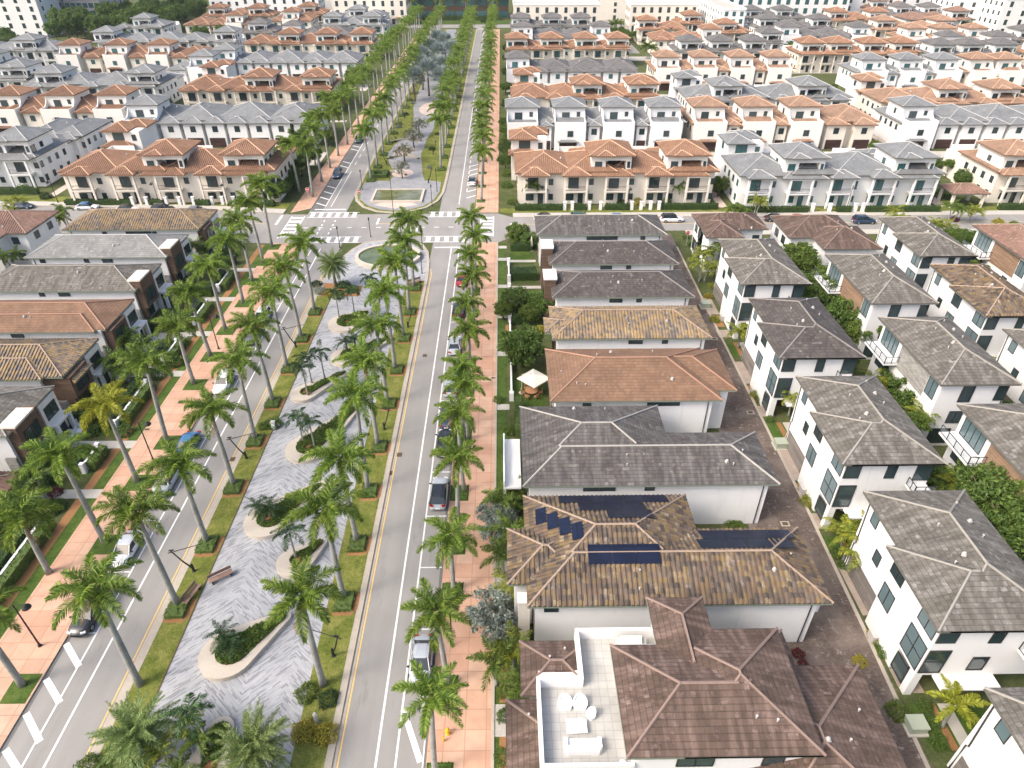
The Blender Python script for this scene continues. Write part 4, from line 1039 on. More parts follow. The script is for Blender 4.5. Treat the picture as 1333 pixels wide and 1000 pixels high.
for i in range(25):
    y = 147+i*10.2
    royal_palm(-42.3+rnd.uniform(-.3,.3), y, '%s palm beyond the crossing along the left pavement' % nth(i+1), 10.3+rnd.uniform(-.8,.8), y > 190, False, GN)
    if i in (0, 2, 4, 8, 14): royal_palm(-45.8, y+3, '%s inner palm beside the left town house rows' % nth(i//2+1), 9.6+rnd.uniform(-.8,.8), y > 190, False, GN)
for i in range(27):
    y = 144+i*9.6
    royal_palm(-4.7, y, '%s palm beyond the crossing along the right pavement' % nth(i+1), 9.8+rnd.uniform(-.6,.6), y > 190, False, GN, .9)
    if y < 200: sheet('tree_pit', rect(-5.8,y-1.2,-3.9,y+.9), .126, 'lawn')
for i in range(9): royal_palm(-80+i*15, 428+rnd.uniform(-1,1), '%s palm from the left behind the far end street' % nth(i+1), 10.5, True, False, GN)
for i, (x,y) in enumerate(((-29,238),(-25,246),(-20,240),(-28,256),(-22,260),(-29,270),(-24,278),(-20,288),(-28,292),(-23,303),(-27,315))):
    small_palm(x, y, '%s silver-blue fan palm in the far median grove' % nth(i+1), 'silver_fan_palm', BC, 7.4+rnd.uniform(-.8,.8), .26, 1.75, 'silver fan palms in the northern median', .14, (0,0), 'barkb')
# hedge square and shrubs at the tip of the northern median
t = thing('hedge_square', 'square clipped hedge box around a palm beside the rectangular pool', 'hedge', (-29.6,161.5,.14))
for nm, a, b, w, d in (('hedge_side',0,-1.6,4.2,1.0),('hedge_side',0,1.6,4.2,1.0),('hedge_side',-1.6,0,1.0,2.2),('hedge_side',1.6,0,1.0,2.2)): link(nm, hedge_mesh(w,d,.8,'hedge',int(a*10+b*3)), t, (a,b,0))
for i, (px,py,R,H) in enumerate(((527,200,2.6,4.8),(539,181,2.8,5.2),(546,165,2.6,5.0),(524,221,1.9,4.2))):
    p = W(px, py+12); tree(p.x, p.y, 'thin grey-green young tree by the serpentine path, %s from the pool' % nth([2,3,4,1][i]), R, H, 'sparse', 'young_tree', 'young trees along the serpentine path', .8, .14)
for i in range(16):
    y = 160+i*7.5; sx = 1 if i % 2 else -1; w = 5.2+rnd.uniform(0,1.2)
    shrub(-24+sx*w if y > 180 else -23+sx*w*.9, y, '%s low shrub along the serpentine path, counted from the pool' % nth(i+1), rnd.uniform(.6,1.1), rnd.choice(('tree','treel','hedged','silver')), .8, .14, 'shrub', 'shrubs along the serpentine path')
# palms and shrubs in and near the planters
def sp(px, py, label, crown, name, H, r, sc, **k):
    p = W(px, py, .5); return small_palm(p.x, p.y, label, name, crown, H, r, sc, k.pop('group', None), k.pop('z', .4), **k)
XG = 'slender palms in the plaza planters'
for i, (px, py, H) in enumerate(((394.7,575,3.9),(410,584,4.0))): sp(px,py,['left','right'][i]+' slender palm of the pair in the largest planter',XC,'slender_palm',H,.085,.95,group=XG)
for i, (px, py, H) in enumerate(((401,515,4.4),(406,499,4.2),(423,494,4.6))): sp(px,py,'%s slender palm from the left in the narrow planter' % nth(i+1),XC,'slender_palm',H,.085,.95,group=XG)
sp(441.6,413,'slender palm in the bare soil of the oval planter',XC,'slender_palm',4.6,.085,.9,group=XG); sp(462,411,'slender palm behind the first one in the oval planter',XC,'slender_palm',4.4,.085,.9,group=XG)
sp(385,725,'slender palm in the short round planter',XC,'slender_palm',3.6,.09,.95,group=XG)
sp(276,972,'slender palm with a leaning thin trunk at the bottom planter',XC,'slender_palm',4.6,.09,1.0,group=XG,lean=(-.5,.2))
for i, (px, py, H) in enumerate(((292,832,.9),(302,845,.6))): sp(px,py,['taller','lower'][i]+' squat date palm in the nearest planter',PG,'dwarf_date_palm',H,.12,1.15,group='dwarf date palms in the planters',mat='barkb')
sp(352,672,'bushy dwarf date palm in the long planter',PG,'dwarf_date_palm',1.3,.12,1.35,group='dwarf date palms in the planters',mat='barkb'); sp(338,665,'small dwarf date palm left of the bushy one in the long planter',PG,'dwarf_date_palm',.9,.12,1.1,group='dwarf date palms in the planters',mat='barkb')
for i, (px, py) in enumerate(((452,456),(463,452))): sp(px,py,['left','right'][i]+' dark dwarf palm of the clump before the oval planter',PG,'dwarf_date_palm',1.6,.12,1.3,group='dwarf date palms in the planters',mat='barkb')
sp(484,385,'dark leaning palm left of the pond palms',XC,'slender_palm',3.4,.1,1.0,group=XG); sp(437,372,'feathery date palm standing by the left kerb near the round pond',DC,'date_palm',4.2,.22,.86,mat='barkb',z=.13)
sp(200,984,'big feathery date palm at the bottom edge beside the left kerb',DC,'date_palm',3.0,.25,.92,mat='barkb',z=.14,lean=(-.6,.3))
sp(344,1004,'big feathery date palm at the bottom edge in the middle of the plaza',DC,'date_palm',3.2,.25,.92,mat='barkb',z=.14,lean=(-.3,.2))
sp(262,1000,'bright green cane palm at the bottom edge left of the planter',[GC[0]],'cane_palm',2.0,.08,.62,z=.14,stems=2); sp(240,985,'yellow-green cane palm tucked under the left date palm',AC,'cane_palm',2.6,.08,.55,z=.14,stems=2)
for px,py,R,m,lab in ((150,985,1.0,'tree','dark low shrub under the left date palm'),(118,1000,1.0,'tree','dark shrub at the bottom left kerb'),(182,1003,.9,'treel','small bright shrub at the bottom edge by the date palm'),
    (400,905,1.0,'treel','rounded shrub behind the white utility post'),(428,912,.9,'hedged','dark shrub right of the white utility post'),(395,955,1.0,'yshrub','yellow-green shrub left of the utility post'),(425,958,1.0,'yshrub','yellow-green shrub bed below the utility post'),
    (357,555,1.2,'cover','leafy shrub beside the small white pedestal on the plaza edge'),(345,557,.9,'hedge' if False else 'tree','darker shrub left of the pedestal shrub'),
    (418,382,1.2,'silver','pale ornamental grass by the left kerb near the pond'),(430,384,1.2,'yshrub','straw coloured grass clump near the pond'),(412,372,1.0,'hedged','dark upright shrub at the left kerb near the pond'),(447,374,1.3,'tree','dark green shrub under the feathery date palm'),(440,388,1.2,'treel','bright green shrub in the bed left of the pond'),(458,380,1.2,'tree','shrub at the right end of the pond bed')):
    p = W(px,py); shrub(p.x,p.y,lab,R,m,.8,.13)
sheet('mulch_bed', [(-30.4,99.5),(-23.8,99.5),(-23.8,103.2),(-30.4,104.5)], .15, 'mulch')
t = thing('pedestal', 'small white pedestal light in a shrub on the plaza edge', 'pedestal', tuple(W(357,558,.13))); mb = MB(); mb.box(-.2,-.2,0,.2,.2,1.0); mb.build('column', M['trim'], t); mb = MB(); mb.box(-.26,-.26,0,.26,.26,.1); mb.build('cap', M['metalw'], t, (0,0,1.0))

# ------------------------------------------------------------------ cars
for px,py,col,kind,rz,lab,two in ((550,858,'silver','sedan',PI,'silver saloon parked at the right kerb near the bottom',None),(573,640,'silver','suv',0,'silver car with dark glass roof parked mid-way on the right','black'),
    (582,575,'black','suv',0,'black car half under palms on the right kerb',None),(585,540,'navy','sedan',0,'dark blue car parked under the right palms',None),(585.5,500,'silver','suv',0,'silver car with high roof parked behind the dark blue one',None),
    (595,402,'black','suv',0,'black car parked at the right kerb near the pond',None),(597.5,362,'red','sedan',0,'red car parked nearest the crossing on the right',None),(591,448,'silver','sedan',0,'silver car hidden under the right palms',None),
    (615,235,'white','sedan',0,'white car with dark roof beyond the crossing on the right','black'),(625,140,'navy','suv',0,'dark blue car far up the right kerb',None),
    (153,712,'white','sedan',PI,'white car parked on the left below the palms',None),(202,626,'silver','suv',PI,'silver car parked on the left between palms',None),(234,578,'blue','sedan',PI,'blue car parked on the left pavement kerb',None),
    (281,497,'white','suv',PI,'white car with dark windows on the left kerb',None),(118,796,'black','suv',PI,'black car under the nearest left palm crown',None),(336,412,'white','suv',PI,'white car far up the left kerb near the crossing',None),(318,436,'grey','sedan',PI,'grey car behind the white one on the left kerb',None),
    (436,226,'navy','suv',PI,'dark blue car beyond the crossing on the left kerb',None),(461,181,'teal','suv',PI,'dark teal car further up the left kerb',None),(469.5,166,'white','sedan',PI,'white car behind the dark teal one',None)):
    p = W(px, py, .7); x = {True:-7.15, False:-37.35}[p.x > -20]
    if p.x < -20 and p.y > 135: x = -39.5
    car(x, p.y, lab, col, kind, rz, .0, 'cars parked along the boulevard', two)
for px,py,col,kind,lab,two in ((710,282,'white','sedan','white car parked on the cross street by the corner','black'),(757,282,'green','suv','dark green car parked before the terracotta row',None),(805,283,'blue','sedan','blue car behind the roof of the nearest slate house',None),(875,284,'white','suv','white car with black roof parked above the alley mouth','black'),
    (1125,286,'navy','suv','dark blue car on the cross street far right',None),(1010,283,'black','sedan','black car by the grey town houses',None),(1040,284,'red','sedan','red car by the grey town houses',None),
    (113,268,'white','sedan','white car on the left cross street, first from the walk','blue'),(165,271,'white','sedan','white car with black roof on the left cross street','black'),(212,271,'black','suv','black car on the left cross street before the gate posts',None),(255,273,'grey','sedan','dark grey car on the left cross street nearest the crossing',None),(28,267,'navy','sedan','dark blue car at the far left of the cross street',None)):
    p = W(px, py, .7); rz = -PI/2+(.06 if p.x < -40 else 0)
    car(p.x, p.y if p.x < 0 else min(p.y,132.9), lab, col, kind, rz, .004, 'cars parked on the cross street', two)
for i in range(7): car(59.5, 356+i*7.5, '%s car from below in the short lane at the top of the photo' % nth(i+1), ['white','navy','silver','grey','black','white','red'][i], 'sedan', 0, .0, 'cars in the far lane')
# ------------------------------------------------------------------ houses of the central and left rows
T22 = .41
def base_house(name, label, cat, ox, oy, group, name_='house'):
    return thing(name_, label, cat, (ox, oy, 0), 0, group)
def walls(par, boxes, m, name='wall'):
    mb = MB()
    for b in boxes: mb.box(*b[:6], 0)
    return mb.build(name, M[m], par)
def roof(par, rects, kind, fas='fascia', name='roof'):
    mb = MB(); bl = barrel(kind)
    for i, (x0,y0,x1,y1,z,tan) in enumerate(rects): hip(mb, x0, y0, x1, y1, z+.013*i, tan, bl, caps=True, others=[(*o, k < i) for k, o in enumerate(rects) if k != i])
    return mb.build(name, rmats(kind, fas), par)
def vents(rf, rects, pts):
    for i, (x, y) in enumerate(pts): vent(rf, x, y, roof_z(rects, x, y), i % 3 == 2)
GC_ = 'white houses of the central row'
def central(label, x0, y0, x1, y1, kind, z=6.0, ext=None, tower=None, wins=(), vts=(), west='stone', rects=None, boxes=None, group=GC_):
    """two-storey house; coordinates local to its south-west roof corner"""
    t = base_house('house', label, 'house', x0, y0, group); w, d = x1-x0, y1-y0
    rects = rects or [(0,0,w,d,z,T22)]
    boxes = boxes or [(.7,.55,-.1,w-.7,d-.55,z-.1)]
    walls(t, boxes, 'white'); r = roof(t, rects, kind, 'fasciag'); vents(r, rects, vts)
    b = boxes[0]
    for (a, ww, hh, zz) in wins: window(t, 'S', a, b[1], zz, ww, hh, max(1, int(ww/1.3)), 1)
    downspout(t, b[3]-.5, b[1], z-.15)
    # west garden front
    if west: panel(t, 'cladding', 'W', (b[1]+b[4])/2-1.2, b[0], 0, (b[4]-b[1])*.42, z-.15, west, .12)
    window(t, 'W', (b[1]+b[4])/2-1.2, b[0]-.13 if west else b[0], 3.6, 2.2, 1.7, 2, 1); window(t, 'W', (b[1]+b[4])/2+2.2, b[0], 3.5, 1.6, 1.9, 2, 1); window(t, 'W', (b[1]+b[4])/2+2.2, b[0], .3, 2.6, 2.3, 3, 1, name='patio_door'); panel(t, 'front_door', 'W', (b[1]+b[4])/2-1.2, b[0]-.12, .1, 1.1, 2.3, 'garaged')
    window(t, 'E', (b[1]+b[4])/2+1.5, b[3], 3.6, 1.4, 1.5, 2, 1); panel(t, 'garage_door', 'E', (b[1]+b[4])/2-.5, b[3], 0, min(5, d*.5), 2.3, 'garage')
    for a in (b[2+1]*.3, b[3]*.65): window(t, 'N', a, b[4], 3.8, 1.4, .8)
    if tower:
        a0, a1, zt = tower
        mb = MB(); mb.box(-.95,a0,0,.75,a1,zt,0); mb.build('chimney_tower', M['brownclad'], t); mb = MB(); mb.box(-1.1,a0-.12,zt,.9,a1+.12,zt+.28); mb.build('tower_cap', M['trim'], t)
        window(t, 'W', (a0+a1)/2, -.95, 3.2, 1.6, 2.2, 2, 1)
    return t, r
central('white house with patchy slate roof at the corner of the cross street',5.7,110.4,28.4,119.6,'slate',wins=((11.5,5.4,.75,4.9),(18.6,.8,.75,4.9)),vts=((11,3),(12,2.4),(17,3.2)),west='greyslat')
central('white house with dark grey roof and brown chimney tower, second from the cross street',7.2,98.6,27.9,107.9,'dark',tower=(3.2,6.2,7.3),wins=((9.2,1.9,.7,4.9),(12.8,.8,.7,4.9)),vts=((9,3.6),(9,5.0),(9.6,2.6),(13.8,2.4)),west=None)
central('white house with dark grey roof and brown chimney tower, third from the cross street',7.0,87.4,27.8,96.5,'dark',tower=(3.2,6.2,7.3),wins=((9.4,1.9,.7,4.9),(12.8,.8,.7,4.9)),vts=((9.2,3.6),(8.8,2.6),(9.9,2.6),(13.4,2.9)),west=None)
central('white house with tan and grey mottled barrel tile roof in the central row',6.3,75.8,27.3,84.7,'multi',rects=[(0,0,21,8.9,6.0,T22),(-.9,1.6,8,5.6,6.0,T22)],wins=((11.1,1.9,.7,4.9),(15.0,.8,.7,4.9)),vts=((10,3),(10.3,2.2),(15.4,2.6)),west='brownclad')
t5, r5 = central('white house with red-brown flat tile roof beside the cream parasol',5.2,62.1,27.2,73.3,'brown',rects=[(0,0,19.8,11.3,6.0,T22),(10,1.9,22,11.0,6.0,T22)],boxes=[(.7,.55,-.1,18.9,10.7,5.9),(18.9,2.4,-.1,21.2,10.4,5.9)],wins=((4.3,1.0,.7,4.9),(13.2,3.8,.75,4.9)),vts=((4.2,2.0),(3.2,2.2),(14.4,2.7),(6,6.8),(1.6,5),(8,8.6),(13.2,8.8)))
C6R = [(0,.5,15.6,13.0,6.0,T22),(-.0,0,25.2,8.1,6.0,T22)]
t6, r6 = central('large white house with L-shaped grey roof and pale ridges',1.7,48.2,26.9,61.2,'slate',rects=C6R,boxes=[(.7,.55,-.1,24.4,7.6,5.9),(.7,7.6,-.1,15.0,12.4,5.9)],wins=((7.6,3.2,.75,4.85),(12.6,1.0,.75,4.85)),vts=((10.5,3.0),(10.4,2.0),(20.4,2.3),(21,2.0),(22.3,3.6),(6,11.8),(9.4,11.4)),west='stone')
mb = MB(); mb.box(-1.9,2.8,3.0,-.05,10.6,3.25); mb.box(-1.9,2.8,3.25,-1.75,10.6,4.1); mb.box(-1.9,2.8,-.05,-1.6,3.1,3.0); mb.box(-1.9,10.3,-.05,-1.6,10.6,3.0); mb.build('balcony', M['trim'], t6)
C7R = [(0,.4,15.6,12.6,6.0,T22),(0,0,24.8,8.2,6.0,T22),(-1.6,2.2,5.0,8.4,6.0,T22)]
t7, r7 = central('large house with mixed tan barrel tiles and dark blue solar panels',1.7,34.3,26.5,46.9,'multid',rects=C7R,boxes=[(.7,.6,-.1,24.0,7.6,5.9),(.7,7.6,-.1,15.0,12.0,5.9),(-1.0,2.8,-.1,.7,7.8,5.9)],wins=((2.0,1.2,.9,4.6),(11,.0001+4.6,.5,5.1)),vts=((9.4,2.6),(9.2,1.2),(20.6,2.6),(22.6,4.3)),west=None)
mb = MB(); mb.box(-.7,.6,-.05,.25,1.5,5.7); mb.box(-.78,.52,5.7,.33,1.58,5.85); mb.build('chimney', M['cream'], t7)
walls(t7, [(24.0,1.5,2.9,24.9,4.2,5.8)], 'white', 'bay_wall')
def solar(par, rects, cells, side, w=None, h=None):
    """panels on a roof slope: cells = (x, y) centres; lies 12 cm above the tiles"""
    for x, y in cells:
        mb = MB()
        if w is None: w, h = (1.0, .78) if side in 'SN' else (.78, 1.0)
        def Z(a, b): return roof_z(rects, a, b)+.16
        c = [(x-w,y-h),(x+w,y-h),(x+w,y+h),(x-w,y+h)]
        sx = {'S':(0,1),'N':(0,-1),'W':(1,0),'E':(-1,0)}[side]; z0 = Z(x,y)
        P = [(a,b,z0+T22*((a-x)*sx[0]+(b-y)*sx[1])) for a, b in c]
        mb.face(P, 0); mb.face([(a,b,z-.06) for a,b,z in P][::-1], 0)
        for i in range(4):
            p, q = P[i], P[(i+1) % 4]; mb.face([(p[0],p[1],p[2]-.06),(q[0],q[1],q[2]-.06),q,p], 1)
        mb.build('solar_panel', [M['solar'], M['frame']], par)
solar(r7, C7R, [(6.2+i*2.03,3.9) for i in range(3)], 'S')
solar(r7, C7R, [(1.5,9.3),(2.5,8.3),(3.5,7.3),(4.5,6.3)], 'W', .47, .95)
solar(r7, C7R, [(4.4+i*2.03,11.6) for i in range(5)]+[(6.0+i*2.03,10.0) for i in range(3)]+[(8.4,8.4),(10.4,8.4)], 'N')
solar(r7, C7R, [(15.9+i*2.03,5.3) for i in range(4)]+[(16.6+i*2.03,6.9) for i in range(4)], 'N')
# terrace house
X8, Y8 = 0.0, 16.0
t8 = base_house('house', 'chocolate-roofed house with white roof terrace at the bottom of the photo', 'house', X8, Y8, GC_)
walls(t8, [(2.3,5.4,-.1,20.0,12.6,6.2),(5.4,12.6,-.1,15.6,15.2,6.2),(20.0,.8,-.1,25.4,12.2,5.8),(.8,1.2,-.1,2.3,10.4,5.15),(1.7,11.4,-.1,5.4,14.9,5.0)], 'white')
walls(t8, [(8.1,5.4,6.2,19.2,12.9,8.9),(11.3,12.9,6.2,14.5,16.4,8.9)], 'white', 'upper_wall')
C8U = [(7.4,4.9,19.8,13.4,9.0,T22),(10.7,6.0,15.0,16.9,9.0,T22),(7.4,4.9,15.6,13.4,9.0,T22)]
C8U = [(7.4,4.9,19.78,12.8,9.0,T22),(11.0,4.9,19.8,14.0,9.0,T22),(10.7,8.0,15.0,16.8,9.0,T22)]
r8 = roof(t8, C8U, 'choc', 'fasciag'); vents(r8, C8U, ((17.2,6.7),(15.9,6.9)))
C8L = [(14.5,.2,26.2,12.9,6.0,T22),(14,6,21.5,16.0,5.9,T22)]
rl = roof(t8, C8L, 'choc', 'fasciag', 'lower_roof'); vents(rl, C8L, ((24.2,8.9),(22.4,6.5),(20.6,6.2)))
mb = MB(); hip(mb, -.1,.6,4.5,10.9,5.4,T22); rlow = mb.build('lower_roof', rmats('choc'), t8); hip2 = MB(); hip(hip2, 1.0,11.0,6.4,15.5,5.6,T22); r9 = hip2.build('lower_roof', rmats('choc'), t8); vents(r9, [(1.0,11.0,6.4,15.5,5.6,T22)], ((3.2,13.5),(4.4,14.4))); vents(rlow, [(-.1,.6,4.5,10.9,5.4,T22)], ((1.5,9.3),))
mb = MB(); mb.box(2.3,5.4,6.2,8.1,11.2,6.42); mb.box(5.4,11.2,6.2,11.3,15.1,6.425); mb.build('terrace_floor', M['terrtile'], t8)
mb = MB()
for b in ((2.1,5.2,6.2,2.35,11.4,7.45),(2.35,5.2,6.2,8.1,5.42,7.45),(2.35,11.15,6.2,5.2,11.4,7.45),(5.2,11.15,6.2,5.45,15.3,7.45),(5.45,15.05,6.2,11.3,15.3,7.45)): mb.box(*b)
mb.build('parapet', M['trim'], t8)
window(t8,'W',9.2,8.1,6.4,3.2,2.2,3,1,name='patio_door'); window(t8,'S',12,5.4,6.9,2.4,1.2,2,1); window(t8,'S',17,5.4,6.9,1.4,1.2)
# furniture on the terrace
def shell_chair(x, y, rz, label, s=1.0):
    t = thing('terrace_armchair', label, 'chair', (x,y,6.43), rz); mb = MB(); n = 12
    for i in range(n):
        a0, a1 = PI*(-.12+1.24*i/n), PI*(-.12+1.24*(i+1)/n); h0 = .35+.42*max(0, math.sin(a0)); h1 = .35+.42*max(0, math.sin(a1))
        o0, o1 = (.42*s*math.cos(a0), .42*s*math.sin(a0)), (.42*s*math.cos(a1), .42*s*math.sin(a1)); i0, i1 = (o0[0]*.84,o0[1]*.84), (o1[0]*.84,o1[1]*.84)
        mb.face([(*o0,0),(*o1,0),(*o1,h1),(*o0,h0)]); mb.face([(*i1,.2),(*i0,.2),(*i0,h0),(*i1,h1)]); mb.face([(*o0,h0),(*o1,h1),(*i1,h1),(*i0,h0)])
    mb.build('shell', M['plastic'], t, None, 0, True); mb = MB(); mb.prism([(.4*s*math.cos(PI*(-.25+1.5*i/14)),.4*s*math.sin(PI*(-.25+1.5*i/14))) for i in range(15)], .0, .36); mb.build('seat', M['plastic'], t)
shell_chair(4.05,25.75,0,'white tub armchair on the roof terrace, left of the pair',1.25); shell_chair(5.1,25.75,0,'white tub armchair on the roof terrace, right of the pair',1.25); shell_chair(5.75,25.0,-.9,'smaller white chair turned beside the terrace table',.85)
t = thing('terrace_table', 'low white square table on the roof terrace', 'table', (4.7,24.2,6.43), .08); mb = MB(); mb.prism([(-.72,-.5),(.66,-.55),(.72,.35),(.4,.48),(-.66,.5)], .28, .36); mb.build('tabletop', M['plastic'], t); mb = MB()
mb.box(-.5,-.35,-.01,.5,.3,.275); mb.build('base', M['plastic'], t)
t = thing('terrace_sofa', 'white moulded two-seat sofa on the roof terrace', 'sofa', (5.0,22.9,6.43), 0); mb = MB(); mb.box(-1.15,-.42,.0,1.15,.42,.36); mb.build('seat', M['plastic'], t); mb = MB(); mb.prism([(-1.25,-.3),(-1.05,-.55),(1.05,-.55),(1.25,-.3),(1.25,-.2),(-1.25,-.2)], 0, .72); mb.box(-1.25,-.25,0,-1.0,.42,.55); mb.box(1.0,-.25,0,1.25,.42,.55); mb.build('backrest', M['plastic'], t)
t = thing('covered_grill', 'grill counter under a pale grey cover at the terrace wall', 'grill', (9.3,30.0,6.43), 0); mb = MB(); mb.prism([(-1.1,-.55),(-.85,-.7),(.9,-.6),(1.1,-.5),(1.1,.55),(-1.1,.55)], 0, .95); mb.build('cover', rough_mat('grey cover cloth', (.50,.47,.44), .12, 2), t); mb = MB(); mb.prism([(-.7,-.4),(.7,-.35),(.8,.45),(-.8,.45)], .95, 1.25); mb.build('lid', M['canvas'], t)
t = thing('fan_unit', 'small white coiled hose reel in the terrace corner', 'hose reel', (7.5,21.75,6.43), 0); mb = MB(); mb.lathe([(.1,.05),(.25,.05),(.25,.2),(.1,.2),(.1,.05)], 12); mb.build('reel', M['plastic'], t); mb = MB(); mb.box(-.3,-.04,0,.3,.04,.06); mb.build('stand', M['frame'], t)

GL_ = 'houses of the left row'
def lefthouse(label, x0, y0, x1, y1, kind, z=6.0, tower=None, white_slab=False, pent=False, vts=(), wins=(), split=False, wall='white'):
    t = base_house('house', label, 'house', x1, y0, GL_); w, d = x1-x0, y1-y0
    rects = [(-w,0,0,d,z,T22)] if not split else [(-w,0,-2.2 if split == 2 else -1.2,d*.62,z,T22),(-w,.6,0,d,z,T22)]
    bw = 2.9 if pent else .7
    walls(t, [(-w+.7,.55,-.1,-bw,d-.55,z-.1)], wall); r = roof(t, rects, kind, 'fasciag'); vents(r, rects, vts)
    for (a, ww, hh, zz) in wins: window(t, 'S', -a, .55, zz, ww, hh, max(1, int(ww/1.3)), 1)
    downspout(t, -w+1.2, .55, z-.15)
    # projecting clad bay, white frame and columns on the boulevard front
    mb = MB(); y0b, y1b = .9, 4.9
    mb.box(-bw,y0b,2.6,.5,y1b,z-.35 if not tower else tower); mb.box(-bw,y0b,-.05,.1,y0b+.5,2.6); mb.build('clad_bay', M['brownclad'], t)
    window(t, 'E', (y0b+y1b)/2, .5, 3.2, 2.6, 2.0, 2, 1); window(t, 'E', 3.2, -bw, .1, 2.6, 2.4, 3, 1, name='patio_door')
    if tower: mb = MB(); mb.box(-1.2,y0b-.1,tower,.65,y1b-.6,tower+.25); mb.build('bay_cap', M['cream'], t)
    if pent:
        mb = MB(); shed(mb, -.0,-1,6,1,0,T22,barrel(kind)) if False else None
        mb = MB(); b = len(mb.v); slope(mb, (1.1,y0b-.3), (0,1), (-1,0), 4.6, 2.4, z-1.0, T22, barrel(kind)); mb.face([(1.1,y0b-.3,z-1.15),(1.1,y0b+4.3,z-1.15),(1.1,y0b+4.3,z-1.0),(1.1,y0b-.3,z-1.0)],1); mb.build('pent_roof', rmats(kind), t)
    walls(t, [(-.5,5.6,-.05,.1,d-.6,z-.3),(.1,5.6,2.6,1.1,d-.6,2.9)], 'pale' if not white_slab else 'white', 'white_bay')
    walls(t, [(.7,5.7,-.05,1.1,6.1,2.6)], 'white', 'column'); walls(t, [(.7,d-1.1,-.05,1.1,d-.7,2.6)], 'white', 'column')
    window(t, 'E', (5.6+d-.6)/2, .1, 3.3, 2.2, 1.7, 2, 1); window(t, 'E', (5.6+d-.6)/2, .1, .1, 2.2, 2.3, 2, 1, name='patio_door')
    panel(t, 'stone_pier', 'S', -1.2, .55, 0, 1.2, 2.6, 'stone', .3)
    window(t, 'W', d*.5, -w+.7, 3.4, 1.6, 1.5, 2, 1); panel(t, 'garage_door', 'W', d*.5, -w+.7, 0, 4.4, 2.3, 'garage')
    window(t, 'N', -w*.4, d-.55, 3.6, 1.4, .8); window(t, 'N', -w*.7, d-.55, 3.6, 1.4, .8)
    return t
lefthouse('tan barrel-tiled house nearest the cross street in the left row',-77.6,113.8,-53.6,123.4,'multi',vts=((-5,4),(-17,4)),wins=((11,4.5,.5,5.0),(17,.8,.5,5.0),(8.2,.8,.5,5.0)))
lefthouse('house with pale grey roof and brown clad tower, second in the left row',-77.6,102.2,-54.6,111.7,'lgrey',tower=7.1,vts=((-9,3.5),(-8.6,2.6),(-9.3,2.4),(-14,2.2)),wins=((10,1.7,.7,4.9),(13.4,.8,.7,4.9),(20.5,.9,.7,4.9)))
lefthouse('house with dark grey roof and brown clad tower, third in the left row',-78,90.4,-54.4,99.8,'grey',tower=7.1,vts=((-9,4.6),(-8.5,3.2),(-9.6,3.4),(-13,2.4)),wins=((11,1.7,.7,4.9),(14.3,.8,.7,4.9)))
lefthouse('red-brown roofed house with stepped eaves, fourth in the left row',-78,78.5,-53.4,87.8,'brown',split=1,white_slab=True,vts=((-11,3),(-10.6,2.3),(-11.4,2.4)),wins=((12.0,1.7,.7,4.9),))
lefthouse('tan barrel-tiled house with small side roof over a brown bay',-78,67.2,-53.2,76.8,'multi',pent=True,split=2,vts=((-14,7),),wins=())
lefthouse('house with dark grey roof and white capped brown bay by the white garden chairs',-78,56.6,-53.2,66.0,'grey',tower=6.4,vts=((-13,3),),wins=())
lefthouse('brown-roofed house with low porch at the left edge of the photo',-78,43.4,-54.6,52.8,'tbrown',vts=((-12,3),),wins=())
mb = MB(); hip(mb, -55.2,49.2,-51.2,54.4,3.0,T22,True); pr = thing('porch', 'low brown tiled porch on white columns at the left edge', 'porch', (-53,52,0)); mb.v = [(x+53,y-52,z) for x,y,z in mb.v]; mb.build('roof', rmats('tbrown'), pr)
for x, y in ((1.4,-2.3),(1.4,1.9)): walls(pr, [(x-.25,y-.25,-.05,x+.25,y+.25,2.8)], 'white', 'column')
def backhouse(label, x0, y0, x1, y1, kind, z=6.4, rects=None, group='houses behind the left row', wm='white'):
    t = base_house('house', label, 'house', x0, y0, group); w, d = x1-x0, y1-y0; rects = rects or [(0,0,w,d,z,T22)]
    walls(t, [(a0+.7,b0+.6,-.1-.01*k,a1-.7,b1-.6,z-.1-.01*k) for k, (a0,b0,a1,b1,_,_) in enumerate(rects)], wm); r = roof(t, rects, kind); vents(r, rects, ((w*.7,d*.6),(w*.55,d*.3),(w*.75,d*.35)))
    w_, d_, w, d = w, d, rects[0][2], rects[0][3]
    for a in ((rects[0][1]+d*.25), d*.8):
        window(t,'E',a,w-.7,4.0,1.4,1.3,2,1); window(t,'W',a,.7,4.0,1.6,1.4,2,1); window(t,'E',a,w-.7,.9,1.6,1.5,2,1); window(t,'W',a,.7,.6,2.2,2.1,2,1)
    for a in (w*.2,w*.55,w*.85): window(t,'S',a,rects[0][1]+.6,4.0,1.2,1.3); window(t,'S',a,rects[0][1]+.6,1.0,1.4,1.4)
    panel(t,'garage_door','W',rects[0][1]+d*.3,.7,0,3,2.3,'garage')
    return t
backhouse('dark brown roofed house by the palms at the far left edge',-101,108.5,-82.6,122.4,'tbrown',6.2,[(0,3.4,18.4,13.9,6.2,T22),(3,0,15,9,6.2,T22)])
backhouse('white house with brown roof left of the dark grey roofed house',-102,93,-84,105,'tbrown',6.2)
backhouse('white house corner low at the left edge behind the brown roof',-103,79,-84.5,90,'grey',6.2)

